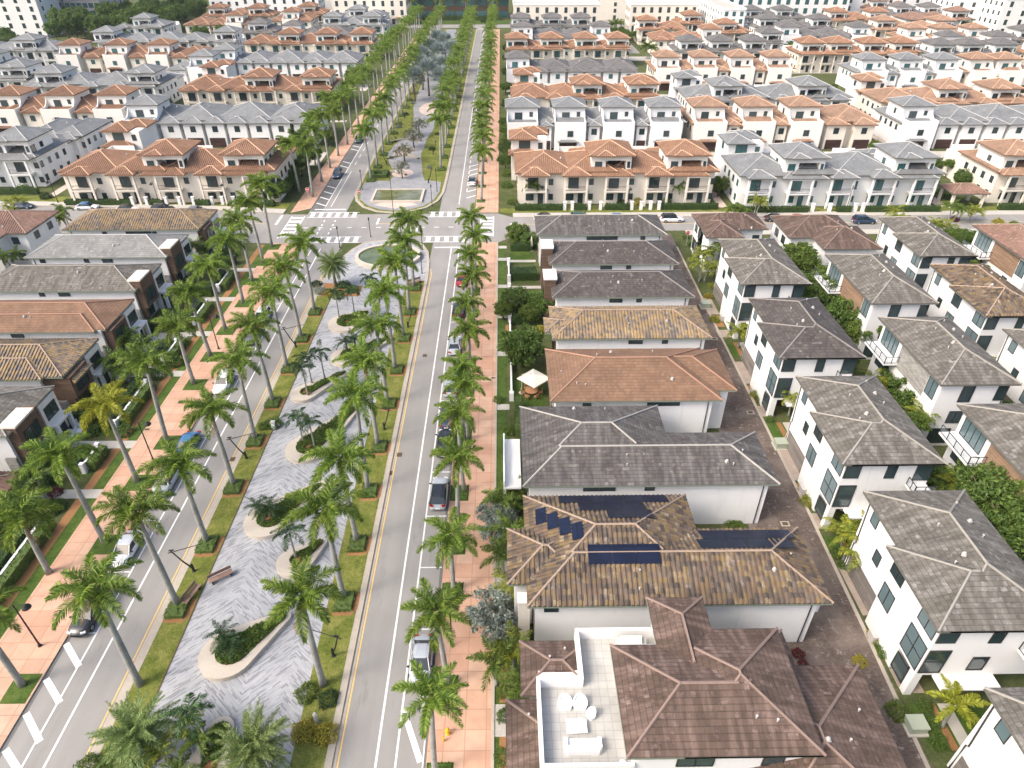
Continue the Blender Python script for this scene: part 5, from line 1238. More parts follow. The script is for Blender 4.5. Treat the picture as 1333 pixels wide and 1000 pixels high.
# ------------------------------------------------------------------ three-storey white houses right of the alley
GR_ = 'three-storey white houses along the alley'
def three_storey(label, x0, y0, w, d, kind, z=9.2, style='R', group=GR_, wallm='white', solarp=False):
    t = base_house('house', label, 'house', x0, y0, group)
    if style == 'R': rects = [(.9,0,w,d,z,T22),(0,.0,w,d*.56,z,T22)]
    else: rects = [(0,0,w,d,z,T22)]
    bx = [(.75,.6,-.1,w-.6,d*.52,z-.12),(1.45,d*.52,-.1,w-.6,d-.6,z-.12)] if style == 'R' else [(.7,.6,-.1,w-.7,d-.6,z-.12)]
    if style == 'R': walls(t, [(.75,.6,2.75,w-.6,d*.52,z-.12),(.75,.6,-.1,1.4,1.2,2.75),(.75,3.0,-.1,w-.6,d*.52,2.75),(1.45,d*.52,-.1,w-.6,d-.6,z-.12)], wallm)
    else: walls(t, bx, wallm)
    r = roof(t, rects, kind)
    vents(r, rects, ((w*.42,d*.62),(w*.36,d*.36),(w*.45,d*.40),(w*.72,d*.8),(w*.74,d*.55),(w*.72,d*.66)))
    xa = .75; xb = 1.45
    if style == 'R':
        # alley (west) front: garage, stacked windows, corner glazing
        panel(t,'garage_door','W',d-3.6,xb,0,5.0,2.35,'garage',.05)
        window(t,'W',d-2.2,xb,7.1,1.1,1.5,1,1,'glassl'); window(t,'W',d-4.3,xb,4.5,1.0,1.4); window(t,'W',d*.56-1.6,xa,6.9,1.8,1.7,2,2); window(t,'W',d*.56-1.6,xa,3.6,1.8,2.0,2,1,'glassl'); window(t,'W',1.85,xa,6.9,2.1,1.9,2,1,'glassl'); window(t,'W',1.95,xa,3.1,2.4,2.9,2,2,'glassl'); window(t,'W',2.1,xa,.5,1.7,1.9,1,1)
        window(t,'S',xa+.85,.6,6.95,1.5,1.85); window(t,'S',xa+.95,.6,3.1,1.7,2.9,1,2); window(t,'S',xa+4.6,.6,6.9,1.0,1.8); window(t,'S',xa+4.4,.6,3.4,1.3,1.7); window(t,'S',w-1.4,.6,6.6,1.6,2.1,1,1)
        mb = MB(); mb.box(xa+1.4,-.7,2.62,w-3.2,.58,2.80); mb.build('door_canopy', M['trim'], t); panel(t,'front_door','S',xa+2.2,3.0,.0,1.1,2.4,'garaged'); window(t,'S',xa+4.4,3.0,.1,2.6,2.4,3,1,name='glazed_door')
        # rear corner balcony
        mb = MB(); mb.box(w-2.6,-.9,5.9,w-.6,.58,6.1); mb.build('balcony', M['trim'], t); railing(t,'S',w-1.6,-.85,6.1,2.0,True); railing(t,'W',-.15,w-2.55,6.1,1.4,True)
        mb = MB(); mb.tube([(xb-.06,d-.9,.1),(xb-.06,d-.9,3.4),(xb-.06,d-1.1,3.6),(xb-.06,d-.8,z-.2)], .06, 6); mb.build('downspout', M['frame'], t)
        mb = MB(); mb.box(xa-.5,d*.36,.05,xa-.02,d*.36+.9,.85); mb.build('air_conditioner', M['metalw'], t)
    else:
        # timber or brick upper floor, long glass balcony at the far end
        panel(t,'cladding','W',d*.42,.7,5.4,d*.42,z-5.5,'woodclad' if style == 'P' else 'stone',.05)
        window(t,'W',d*.80,.7,6.2,3.6,2.5,4,1,'glassl'); window(t,'W',d*.14,.7,6.2,1.8,2.3,2,1,'glassl'); window(t,'W',d*.80,.7,3.2,3.0,2.0,3,1); window(t,'W',d*.3,.7,3.4,1.2,1.5); window(t,'W',d*.6,.7,.3,3.2,2.3,3,1); panel(t,'garage_door','W',d*.25,.7,0,4.6,2.3,'garage')
        mb = MB(); mb.box(-1.1,d*.60,5.75,.68,d-.7,6.0); mb.build('balcony', M['trim'], t)
        railing(t,'W',d*.80-.35,-1.05,6.0,d*.4-.7,True); railing(t,'S',-.2,d*.60+.04,6.0,1.7,True)
        window(t,'S',w*.42,.6,6.4,1.4,2.3); window(t,'S',w*.85,.6,6.6,1.2,2.0); window(t,'S',w*.4,.6,3.4,1.6,1.7,2,1); window(t,'S',w*.3,.6,.4,2.4,2.2,2,1)
        downspout(t, w-.9, .6, z-.2)
    window(t,'E',d*.3,w-.65,6.6,1.4,1.6,2,1); window(t,'E',d*.7,w-.65,6.6,1.4,1.6,2,1); window(t,'E',d*.5,w-.65,3.5,1.8,1.6,2,1); window(t,'N',w*.4,d-.6,6.8,1.2,1.4); window(t,'N',w*.7,d-.6,6.8,1.2,1.4)
    if solarp:
        solar(r, rects, [(2.0,d*.45),(2.0,d*.45+2.1),(3.4,d*.45),(3.4,d*.45+2.1)], 'W'); solar(r, rects, [(1.8,d*.18),(1.8,d*.18+2.05)], 'W')
    return t
three_storey('three-storey white house with grey roof facing the alley beside the tall yellow palms',33.2,84.9,9.9,15.9,'grey')
three_storey('three-storey white house with dark grey roof, second from the street along the alley',32.1,65.9,10.2,15.0,'dark')
three_storey('three-storey white house with grey roof in the middle of the alley row',31.8,47.4,9.9,14.8,'grey')
three_storey('three-storey white house with grey roof and corner windows, bottom right',31.3,29.4,10.1,14.5,'grey')
three_storey('white house cut by the bottom right corner of the photo',31.2,10.5,10.1,14.6,'grey')
GP_ = 'three-storey houses with glass balconies'
three_storey('grey-roofed house with warm timber upper wall and long balcony, behind big trees',48.9,79.1,9.0,15.8,'grey',style='P',group=GP_)
three_storey('grey-roofed house with stone upper wall and glass balcony over white base',48.1,60.3,9.0,15.2,'grey',style='Q',group=GP_)
three_storey('timber-clad balcony house at the right edge below the glass balcony house',47.9,41.8,9.2,15.0,'grey',style='P',group=GP_)
three_storey('balcony house behind dense trees low at the right edge',47.5,23.4,9.2,15.0,'grey',style='P',group=GP_)
three_storey('grey-roofed white house on the cross street with palms in front, right side',63.0,93.9,8.8,15.9,'grey',style='R',group=GP_)
three_storey('white house with tan barrel tile roof, lower right of the street corner houses',62.0,75.4,8.9,15.6,'multid',style='R',group=GP_)
three_storey('grey-roofed house with solar panels at the right edge',61.4,57.2,9.0,15.2,'grey',style='R',group=GP_,solarp=True)
three_storey('white house hidden at the right edge below the solar house',61.0,39.0,9.0,15.2,'grey',style='R',group=GP_)
three_storey('white house with brown barrel roof and dark glazing at the right edge',78.0,91.0,8.8,15.2,'tbrown',style='P',group=GP_)
three_storey('grey-roofed house at the right edge below the brown barrel one',77.4,72.8,8.8,15.2,'grey',style='P',group=GP_)
three_storey('grey-roofed white house far right on the cross street',92.6,92,8.8,15.6,'tbrown',style='R',group=GP_)
backhouse('plum brown roofed house at the alley mouth by the stop sign',34.4,107.6,46.2,118.6,'choc',6.6,[(0,3.6,11.8,11,6.6,T22),(0,0,6.5,7.6,6.6,T22)],'houses on the cross street corner')
backhouse('plum brown roofed house behind bushy trees near the cross street',48.4,102.6,62.2,117.4,'choc',6.6,[(0,4.8,12.4,14.8,6.6,T22),(4,0,13.8,9.6,6.6,T22)],'houses on the cross street corner')
# ------------------------------------------------------------------ town house rows beyond the cross street
GT = 'town house rows beyond the cross street'
def trow(kind, label, x0, x1, yf, color, towers, backs=(), rot=0.0, far=False, depth=15.0, gl=None):
    """one attached row. kind 'F' shows its balconied street front, 'B' its garage court; x local from the row's west end, y = 0 at the front"""
    t = thing('town_house_row', label, 'town houses', (x0, yf, 0), rot, GT); L = x1-x0
    wm = 'cream' if color.startswith('terra') else 'white'; bl = barrel(color); rm = rmats(color, 'fasciab' if color.startswith('terra') else 'fascia')
    gl = gl or ('glasst' if rnd.random() < .4 else 'glass'); tw = [x-x0 for x in towers]; K = .38
    main = MB(); low = MB(); W_ = MB(); W2 = MB()
    n_w = [0]
    def win(side, a, b, z, w, h, nx=1, ny=1, name='window'):
        n_w[0] += 1
        if n_w[0] <= 90: window(t, side, a, b, z, w, h, nx, ny, gl, name)
    wm2 = M['pale' if wm == 'cream' else 'white']
    def rf(name, fn, *a):
        q = MB(); fn(q, *a); return q.build(name, rm, t)
    def uw(boxes, name='upper_wall', par=None):
        q = MB()
        for bb in boxes: q.box(*bb)
        return q.build(name, wm2, par or t)
    if kind == 'F':
        D = depth; W_.box(.6,1.6,-.1,L-.6,D,6.6); seg = max(2, int(round(L/12.0))); ws = L/seg
        for i in range(seg):
            q = MB(); hip(q, max(0, ws*i-2.0*(i % 2 == 0)), .9-.35*(i % 2), min(L, ws*(i+1)+2.0*(i % 2 == 0)), D+.6-1.2*(i % 2), 6.8+.42*(i % 2), K, bl); r = q.build('roof', rm, t)
        for x in tw:
            hw = 4.2
            uw([(x-hw,4.4,6.6,x+hw,11.0,10.1),(x-hw,2.0,6.6,x-1.2,4.4,10.1),(x+hw-1.1,2.0,6.6,x+hw,4.4,10.1),(x-1.2,2.0,6.6,x+hw-1.1,4.4,6.95),(x-1.2,2.0,9.1,x+hw-1.1,2.4,10.1)], 'tower')
            rf('tower_roof', hip, x-hw-.7,1.3,x+hw+.7,11.6,10.25,K,bl)
            if not far: rf('lower_roof', hip, x-3.2,.9,x+.6,4.5,10.24,K,bl)
            win('S',x-2.7,2.0,7.5,1.5,1.4,2,1); win('S',x+1.0,4.4,6.95,2.8,2.1,3,1,'loggia_door'); railing(t,'S',x+.95,2.1,6.95,4.1); win('S',x+hw-.55,2.0,7.6,.6,1.3)
            win('W',6.5,x-hw,7.6,1.2,1.2); win('E',6.5,x+hw,7.6,1.2,1.2); win('E',3.2,x+hw,7.2,1.6,1.7)
            rf('lower_roof', shed, x-hw-.5,-.4,x+hw+.5,2.0,6.55,K,bl)
        nb = max(2, int(round(L/8.6))); bw = L/nb
        for i in range(nb):
            c = bw*(i+.5); b0, b1 = c-2.5, c+2.5
            q = MB(); q.box(b0,-.2,3.05,b1,1.58,3.35); q.box(b0+.005,-.195,-.1,b0+.4,.2,3.05); q.box(b0+.005,-.195,3.35,b0+.4,.2,6.5); q.box(b1-.4,-.195,-.1,b1-.005,.2,3.05); q.box(b1-.4,-.195,3.35,b1-.005,.2,6.5); q.build('balcony', M[wm], t)
            if not any(abs(c-x) < 3.6 for x in tw): rf('lower_roof', hip, b0-.5,-.75,b1+.5,4.6,6.72,K,bl)
            else: uw([(b0,-.2,6.1,b1,1.58,6.38)], 'lintel')
            railing(t,'S',c,-.15,3.35,4.3)
            win('S',c-.4,1.6,3.4,2.2,2.3,2,1,'balcony_door'); win('S',c-1.1,1.6,.8,1.7,1.4,2,1); win('S',c+1.2,1.6,.0,1.1,2.3,1,1,'front_door')
            win('S',c+3.4,1.6,.9,1.0,1.3); win('S',c+3.4,1.6,4.1,1.0,1.3)
        for i in range(4):
            win('W',3+i*3.2,.6,4.0,1.1,1.4); win('E',3+i*3.2,L-.6,4.0,1.1,1.4); win('E',3+i*3.2,L-.6,1.0,1.1,1.4); win('W',3+i*3.2,.6,1.0,1.1,1.4)
        W_.box(1.2,D+.01,-.1,L-1.2,D+6.5,5.6)
        for i in range(nb):
            c = bw*(i+.5); uw([(c-2.6,D+1.2,5.6,c+2.6,D+1.4,6.7),(c-2.6,D+1.4,5.6,c-2.4,D+6.0,6.7),(c-2.6,D+6.0,5.6,c+2.6,D+6.2,6.7)], 'terrace_parapet')
        if not far: rf('lower_roof', hip, L*.30,D-1,L*.52,D+6.9,5.9,K,bl); rf('lower_roof', hip, L*.72,D-1,L-.8,D+6.9,5.9,K,bl)
        for x, yb in backs:
            x -= x0; yb -= yf; uw([(x-4.0,yb-4,-.1,x+4.0,yb+5,9.3)], 'rear_tower')
            rf('tower_roof', hip, x-4.6,yb-4.7,x+1.9,yb+3.5,9.45,K,bl); rf('tower_roof', hip, x-2.0,yb-.5,x+4.6,yb+5.6,9.46,K,bl); rf('lower_roof', shed, x-4.8,yb-6.2,x+2.4,yb-4,6.4,K,bl)
            win('S',x-1,yb-4,6.9,2.6,2.2,2,1); win('S',x+2.6,yb-4,7.2,1.0,1.4); win('W',yb,x-4,7.2,1.4,1.5); win('S',x,yb-4,3.8,1.6,1.5)
    else:
        D = depth; W_.box(.6,3.2,-.1,L-.6,D+3,6.1); seg = max(2, int(round(L/12.0))); ws = L/seg
        for i in range(seg):
            q = MB(); hip(q, max(0, ws*i-2.0*(i % 2 == 0)), 2.5-.3*(i % 2), min(L, ws*(i+1)+2.0*(i % 2 == 0)), D+3.7-.9*(i % 2), 6.3+.4*(i % 2), K, bl); r = q.build('roof', rm, t)
        for x in tw:
            hw = 4.0; q = MB()
            q.box(x-hw,0,-.1,x+hw,3.2,6.3); q.box(x-hw,0,6.3,x+hw,.22,7.35); q.box(x-hw,.22,6.3,x-hw+.22,4.4,7.35); q.box(x+hw-.22,.22,6.3,x+hw,4.4,7.35)
            for s in (-1, 1):   # swept parapet wings
                xa = x+s*hw; xb = xa-s*.22; xl, xr = min(xa,xb), max(xa,xb)
                P = [(2.6,7.35),(4.4,7.35),(4.4,9.4),(3.9,8.5),(3.3,7.8)]
                q.face([(xl,y,z) for y,z in P][::-1]); q.face([(xr,y,z) for y,z in P])
                for k in range(1, len(P)):
                    p_, n_ = P[k], P[(k+1) % len(P)]; q.face([(xl,p_[0],p_[1]),(xr,p_[0],p_[1]),(xr,n_[0],n_[1]),(xl,n_[0],n_[1])])
            q.build('terrace_box', M['white'] if wm == 'white' else M['pale'], t)
            uw([(x-hw,4.4,6.1,x+hw,12.4,10.0)], 'tower'); rf('tower_roof', hip, x-hw-.6,3.8,x+hw+.6,13.0,10.15,K,bl)
            win('S',x-1.0,4.4,6.6,2.0,2.2,2,1,'terrace_door'); win('S',x+2.3,4.4,7.7,.9,1.2); win('S',x,.0,3.7,1.5,1.5,2,1); win('W',8,x-hw,7.5,1.0,1.4); win('E',8,x+hw,7.5,1.0,1.4)
            panel(t,'garage_door','S',x-.5,0,0,4.6,2.4,'garaged'); rf('lower_roof', shed, x-3.2,-.9,x+2.2,-.01,2.6,K,bl)
        xs = sorted(tw); edges = [0.4]+[q for x in xs for q in (x-4.6, x+4.6)]+[L-.4]
        for i in range(0, len(edges), 2):
            a, b = edges[i], edges[i+1]
            if b-a < 3: continue
            k = max(1, int((b-a)/5.6)); w = (b-a)/k
            for j in range(k):
                c = a+w*(j+.5); hw = min(2.6, w*.42)
                q = MB(); q.box(c-hw,1.2,-.1,c+hw,3.19,6.0); q.build('bay', M[wm], t); rf('lower_roof', hip, c-hw-.55,.6,c+hw+.55,6.4,6.25,K,bl); win('S',c,1.2,3.9,1.4,1.5,2,1); panel(t,'garage_door','S',c,1.2,0,min(4.2,hw*1.7),2.4,'garaged')
                if hw*2 < w-1.2: win('S',c+hw+.55,3.2,3.6,.8,1.4)
        for i in range(4): win('W',5+i*3,.6,4.0,1.1,1.4); win('E',5+i*3,L-.6,4.0,1.1,1.4); win('E',5+i*3,L-.6,1.0,1.1,1.4)
    W_.build('wall', M[wm], t)
    if not far:
        for i in range(6): vent(r, L*(i+.5)/6+rnd.uniform(-1,1), (9.5 if kind == 'B' else 7.0)+rnd.uniform(-2,2), 6.3+5*.38+.25, i % 2)
    return t
TA = 'terra'; TB = 'terra2'; TG = 'tgrey'; TD = 'tgreyd'
# right of the boulevard, block A
trow('F','front terracotta-roofed row facing the crossing, right of the boulevard',2.5,45.5,140.6,TA,[22.8,38.8],[(6,162)])
trow('B','grey-roofed row with white terrace boxes behind the front terracotta row',1,48.2,181,TG,[5.2,17.6,30.2,42.6])
trow('F','second terracotta row from the crossing, right of the boulevard',2.5,46.5,211,TA,[25.2,41.6],[(8,236)])
trow('B','low old grey row with gabled backs, right of the boulevard',1.5,47.5,253,TD,[5.5])
trow('F','third terracotta row from the crossing, right of the boulevard',2,51.5,298,TA,[6,19.8,33.6,46.6],far=True)
trow('B','dark grey row behind the third terracotta row',4,40,330,TD,[9.5],far=True); trow('B','small dark grey tower house pair by the short lane',38,50,331,TD,[44],far=True)
trow('F','dark grey hipped row below the long cream apartment block',4,44,362,TD,[9,24,38],far=True)
# block B
trow('F','pale grey row facing the cross street, right of the front terracotta row',49.2,92.5,138.4,TG,[62.8,85.8],[(54.6,158)])
trow('B','orange-roofed row with white terrace boxes behind the pale grey row',49.5,99,181,TB,[54.2,66.8,79.2])
trow('F','second pale grey row with covered loggias, right middle',54,103,208.5,TG,[66,90.8],[(58.4,230)])
trow('B','second orange-roofed row with white terrace boxes, right middle',53,103,254,TB,[58,71,84,97])
trow('F','third grey row with three loggia towers, right middle',68,106,291,TD,[74.2,86.4,99.6],far=True)
trow('F','orange-roofed house pair beside the white apartment street',92,113,340,TA,[102],far=True); trow('F','orange-roofed tower house nearest the cream apartment block',86,99,371,TA,[93.5],far=True)
trow('B','low orange row under the cream apartment block, right of the short lane',65,97,322,TA,[91],far=True); trow('F','orange hipped row left of the cream block, right of the short lane',64,86,352,TA,[68],far=True)
trow('F','grey row filling the corner above the white apartment street',108,118,312,TD,[113],far=True)
trow('B','pale grey wing behind the left row end',-119,-103,170,TG,[]); trow('B','pale grey wing at the left behind the two loggia towers',-118,-101,258,TG,[-106]); trow('F','grey roofed pair in the far left terraces',-120,-102,344,TD,[-111],far=True); trow('B','orange pair in the far left terraces',-118,-96,386,TA,[-107],far=True); trow('F','orange pair before the far left apartments',-116,-94,410,TA,[-104],far=True)
trow('F','grey row hidden behind the orange tower houses at the top right',120,158,392,TD,[130,146],far=True); trow('F','orange row at the top right before the teal-windowed block',162,200,382,TA,[170,190],far=True); trow('B','grey row at the far right between orange rows',176,214,300,TD,[184,204],far=True)
trow('F','brown row left of the white corner tower',206,234,432,'tbrown',[214],far=True)
# block C and D
trow('F','orange row with cream side wall and arches at the right edge',104.5,150,140,TB,[109.5,130],[],depth=16)
trow('B','pale grey row with one tower and a long low roof, right',104.6,152,181,TG,[109.2])
trow('F','orange row with planted terrace, far right middle',109,153,203.5,TB,[129.6,144.8],[(114,225)])
trow('B','grey row with solar panels and terrace boxes, far right',122,160,248,TG,[127.8,140.8,153.2]); trow('B','orange row with terrace boxes at the right edge, beside the solar row',160.5,184,248,TB,[165.4,175])
trow('F','orange row with four loggia towers, far right',114.5,162,285,TA,[120,131,144,156],far=True); trow('F','grey row with three towers at the far right edge',163.5,199,281,TD,[169,180.2,192.8],far=True)
trow('B','grey row before the white apartments, far right',121,163,328,TD,[127,158.6],far=True); trow('F','old grey row beneath the teal-windowed apartments',120,158,356,TD,[126,151],far=True)
trow('B','long low orange row, far right upper',174,214,322,TB,[180,193,207],far=True); trow('F','orange row with two end towers, far right upper',172,214,349,TB,[178.6,206],far=True)
trow('F','brown-grey row at the top right below the white tower',205,240,384,'tbrown',[233],far=True); trow('F','grey tower row at the top right',205,236,404,TD,[214,229],far=True)
trow('B','orange row at the far right edge beyond the grey towers',204,236,281,TB,[210,224],far=True); trow('F','grey row at the upper right edge',218,252,318,TD,[226,242],far=True)
# left of the boulevard
trow('F','front terracotta-roofed row facing the crossing, left of the boulevard',-94,-48,142.5,TA,[-71.6,-54.6],[(-90,170)])
trow('B','pale grey row with many gables, left of the boulevard',-101,-49.5,185,TG,[-95.2])
trow('F','second terracotta row from the crossing, left of the boulevard',-100,-52.5,223,TA,[-75,-57.4],[(-96,250)])
trow('B','second pale grey row with many gables, left of the boulevard',-108,-53,271,TG,[-102.4])
trow('F','third terracotta row from the crossing, left of the boulevard',-108,-53.5,312,TA,[-88.6,-73,-58.4],far=True)
trow('B','grey row behind the third terracotta row, left of the boulevard',-102,-58,336,TD,[-94],far=True); trow('F','grey tower row near the far palms, left of the boulevard',-88,-56,368,TG,[-82,-63],far=True); trow('F','pale grey towers at the top by the cream apartment',-86,-60,397,TG,[-75],far=True)
trow('F','pale grey row end with shaded side wall, left middle',-140,-104.5,153.5,TG,[-110,-134])
trow('B','terracotta row with three terrace towers, left edge middle',-150,-103.5,197,TA,[-138,-123.2,-108.8])
trow('F','grey row with low roof between two loggia towers, left',-152,-108,230,TG,[-143,-114],[])
trow('B','terracotta row with three terrace towers, upper left',-171,-113,283,TA,[-165,-147.4,-131.2])
trow('F','pale grey row with long low roof, upper left',-172,-114,318,TG,[-168,-117],far=True); trow('F','large grey house at the end of the tree belt, upper left',-184,-160,362,TG,[-171],far=True)
trow('B','terracotta towers at the top left of the grey row',-156,-122,372,TA,[-131],far=True); trow('F','terracotta towers at the very top left',-158,-120,404,TA,[-150,-129],far=True)
trow('F','grey tower house at the left edge beside the tall white block',-215,-176,297,TG,[-189],far=True); trow('F','pale grey row on the left edge of the photo',-200,-155,240,TG,[-160,-182]); trow('B','pale grey row hidden behind the left edge tower',-222,-178,262,TG,[-184],far=True)
trow('B','pale grey row on the left edge, lower',-205,-153,196,TG,[-158,-176]); trow('F','pale grey row cut by the left edge near the street',-192,-144,156,TG,[-150,-170])
# ------------------------------------------------------------------ large blocks at the top of the photo
def block(label, x0, y0, x1, y1, H, floors, nx, wm='white', gl='glasst', cat='apartment block', pent=None, ww=1.6, side=4):
    t = thing('apartment_block', label, cat, (x0, y0, 0), 0); L, D = x1-x0, y1-y0
    walls(t, [(0,0,-.1,L,D,H)], wm); mb = MB()
    for b in ((-.2,-.2,H,L+.2,.2,H+.9),(-.2,D-.2,H,L+.2,D+.2,H+.9),(-.2,.2,H,.2,D-.2,H+.9),(L-.2,.2,H,L+.2,D-.2,H+.9)): mb.box(*b)
    mb.build('parapet', M['trim'], t); mb = MB(); mb.box(.2,.2,H,L-.2,D-.2,H+.15); mb.build('roof', M['conc2'], t); fh = H/floors
    for f in range(floors):
        for i in range(nx): window(t,'S',L*(i+.5)/nx,0,f*fh+.7,ww,fh*.6,2,1,gl)
        for i in range(side): window(t,'W',D*(i+.5)/side,0,f*fh+.8,1.4,fh*.5,1,1,gl); window(t,'E',D*(i+.5)/side,L,f*fh+.8,1.4,fh*.5,1,1,gl)
    if pent:
        for i in range(pent):
            mb = MB(); c = L*(i+.5)/pent; shed(mb, c-2.2,-1.6,c+2.2,0,3.6,.4,False); mb.build('pent_roof', rmats('tgreyd' if pent % 2 else 'terra'), t)
    return t
block('long cream apartment block with small awning roofs at the top centre',6,393,50,408,12.5,3,9,'cream','glass',pent=5)
block('long cream apartment block with terracotta awning roofs at the top',66,393,101,408,12.5,3,8,'cream','glass',pent=4)
block('cream apartment block with arches above the left grey towers',-92,420,-52,436,13,3,8,'cream','glass',pent=4)
block('white apartment building with rows of teal windows, top right',124,424,192,446,22,5,13,'white','glasst',ww=2.2)
block('white apartment street front running away at the top right',106,366,117,452,13,4,3,'white','glasst',side=18)
block('tall white block at the top right corner',236,398,262,424,34,10,4,'white','glass',side=5)
block('tall white residential block at the top left corner',-252,378,-226,410,40,11,4,'white','glass',side=4)
block('dark glass office block beside the white one at the top left',-224,398,-206,424,42,12,6,'greyslat','glasst',ww=2.4)
block('white block peeking above the trees at the top left',-168,446,-150,470,26,8,4,'white','glass')
block('grey town block beyond the top left terracotta towers',-148,440,-104,456,12,3,8,'white','glass',pent=3)
t = block('blue glass pavilion closing the end of the boulevard',-52,447,4,470,12,2,9,'brownclad','glasst',cat='pavilion',ww=5.4,side=4)
mb = MB(); mb.box(-3,-4,11.6,59,1,12.2); mb.build('canopy', M['trim'], t)
sheet('end_lawn', rect(-60,426,20,444), .02, 'lawn'); hedge(-46,441,0,443.5,2.2,'dark hedge in front of the blue glass pavilion','hedged',0,'hedge',None,6,.3); hedge(-12,432,-6,436,1.6,'square hedge on the lawn at the end of the boulevard','hedged',0,'hedge',None,8,.25)
for i, (x0,x1,y) in enumerate(((130,150,462),(196,250,440),(-110,-60,462),(30,100,440),(250,300,380))): block('distant pale block at the skyline, %s of the far group' % nth(i+1), x0, y, x1, y+18, 13+3*(i % 3), 4, 7, ['cream','white','pale'][i % 3], 'glass')
# gatehouse pavilion at the right walk
t = thing('pavilion', 'small brown-roofed garden pavilion on the walk at the right', 'pavilion', (98.6,141,0)); mb = MB(); hip(mb, -4,-3,4,3,3.2,.42,True); mb.build('roof', rmats('tbrown'), t)
for x in (-3.2,3.2):
    for y in (-2.3,2.3): walls(t, [(x-.25,y-.25,-.05,x+.25,y+.25,3.1)], 'cream', 'column')
# ------------------------------------------------------------------ street gardens of the front rows
k = 0
def sidewall(x, y, label):
    t = thing('gate_post', label, 'gate post', (x,y,0), 0, 'white gate posts of the town houses'); mb = MB(); mb.box(-.3,-.3,-.05,.3,.3,1.7); mb.build('pier', M['white'], t); mb = MB(); mb.box(-.38,-.38,1.7,.38,.38,1.82); mb.build('cap', M['trim'], t)
for a, b, y, side in ((2.5,12.5,139.6,'right'),(15,17.6,139.6,'right'),(21.6,26.6,139.6,'right'),(33.6,45.5,139.6,'right'),(49.5,64,137.5,'right'),(70,73,137.5,'right'),(76,92,137.5,'right'),(105,120,138.5,'right'),(124,150,138.5,'right'),
    (-94,-80,144.4,'left'),(-76,-73,144.2,'left'),(-66,-63,143.8,'left'),(-57,-49,143.2,'left'),(-140,-104,151.8,'left')):
    k += 1; y0 = y-1.6 if side == 'right' else y-2.2
    hedge(a, y0, b, y0+1.1, 1.25, '%s dark hedge from the left along the town house fronts on the %s' % (nth(k if side == 'right' else k-9), side), 'hedged', 0, 'hedge', 'hedges before the town houses', 12, .2)
for i, x in enumerate((13.0,14.6,18.2,20.6,27.2,29.2,31.2,33.0,65,68.6,74,75.6,121,123.4)): sidewall(x, 138.4 if x < 48 else 136.6, '%s white gate post from the boulevard before the right rows' % nth(i+1))
for i, x in enumerate((-79.6,-76.6,-72.4,-69.6,-66.6,-62.6,-60.4,-58)): sidewall(x, 142.6, '%s white gate post from the left before the left front row' % nth(i+1))
# ------------------------------------------------------------------ gardens of the near houses
def T(px, py, z, label, R, H, m='tree', **k):
    p = W(px, py, z); return tree(p.x, p.y, label, R, H, m, **k)
T(680,452,3.2,'round dense dark green tree beside the red-brown roofed house',2.9,6.0,'tree',zr=1.0)
T(674,302,1.8,'leafy bush tree in the corner garden by the crossing',2.2,3.4,'treel'); T(690,312,1.5,'second bush tree next to the closed parasol',1.8,2.8,'tree')
T(672,388,2.6,'feathery green tree in front of the third grey house',2.2,4.2,'tree'); T(708,392,3.0,'blue-green bushy tree against the mottled tile house',2.2,4.6,'tree'); T(655,405,1.5,'light green shrub tree by the verge wall',1.5,3.0,'treel'); T(690,410,1.5,'olive bush tree behind the round tree',1.6,3.0,'treel')
T(1038,338,4.5,'bushy light green tree between the plum roofed houses',3.2,7.0,'treel'); T(1022,345,4.2,'tree left of the bushy light green one',2.6,6.2,'treel'); T(1052,372,4.0,'dark green tree beside the timber-walled house',2.6,6.2,'tree')
T(1112,412,4.0,'tall spreading dark tree before the stone-walled house',3.4,7.2,'tree'); T(1088,385,4.0,'dense tree filling the gap between grey roofs',3.2,7.0,'tree'); T(1128,428,3.6,'lower feathery tree right of the spreading one',3.0,6.0,'treel'); T(1075,360,3.4,'small tree below the plum roof',2.0,5.2,'treel')
T(1182,515,3.4,'dark tree behind the grey roof by the cane palms',2.6,5.4,'tree'); T(1165,498,3.0,'small dark tree left of the cane palms',2.0,4.6,'tree'); T(1295,655,5.2,'big dark tree at the right edge',3.6,8.0,'tree'); T(1318,690,5.0,'second big dark tree at the right edge below the first',3.2,7.6,'tree'); T(1275,630,4.0,'dark tree beside the timber balcony house',2.6,6.4,'tree'); T(1325,640,5.4,'third dark tree touching the right frame edge',3.0,8.0,'tree')
T(1290,335,3.6,'dark green tree right of the cross street grey roof',2.4,5.6,'tree'); T(1262,312,3.4,'dark round tree by the street verge on the right',2.2,5.0,'tree'); T(1240,305,2.4,'lower shrub tree beside the grey street house',1.8,3.6,'treel'); T(1322,400,3.0,'small tree by the brown barrel house',1.8,4.6,'tree')
AG = 'golden cane palms of the gardens'
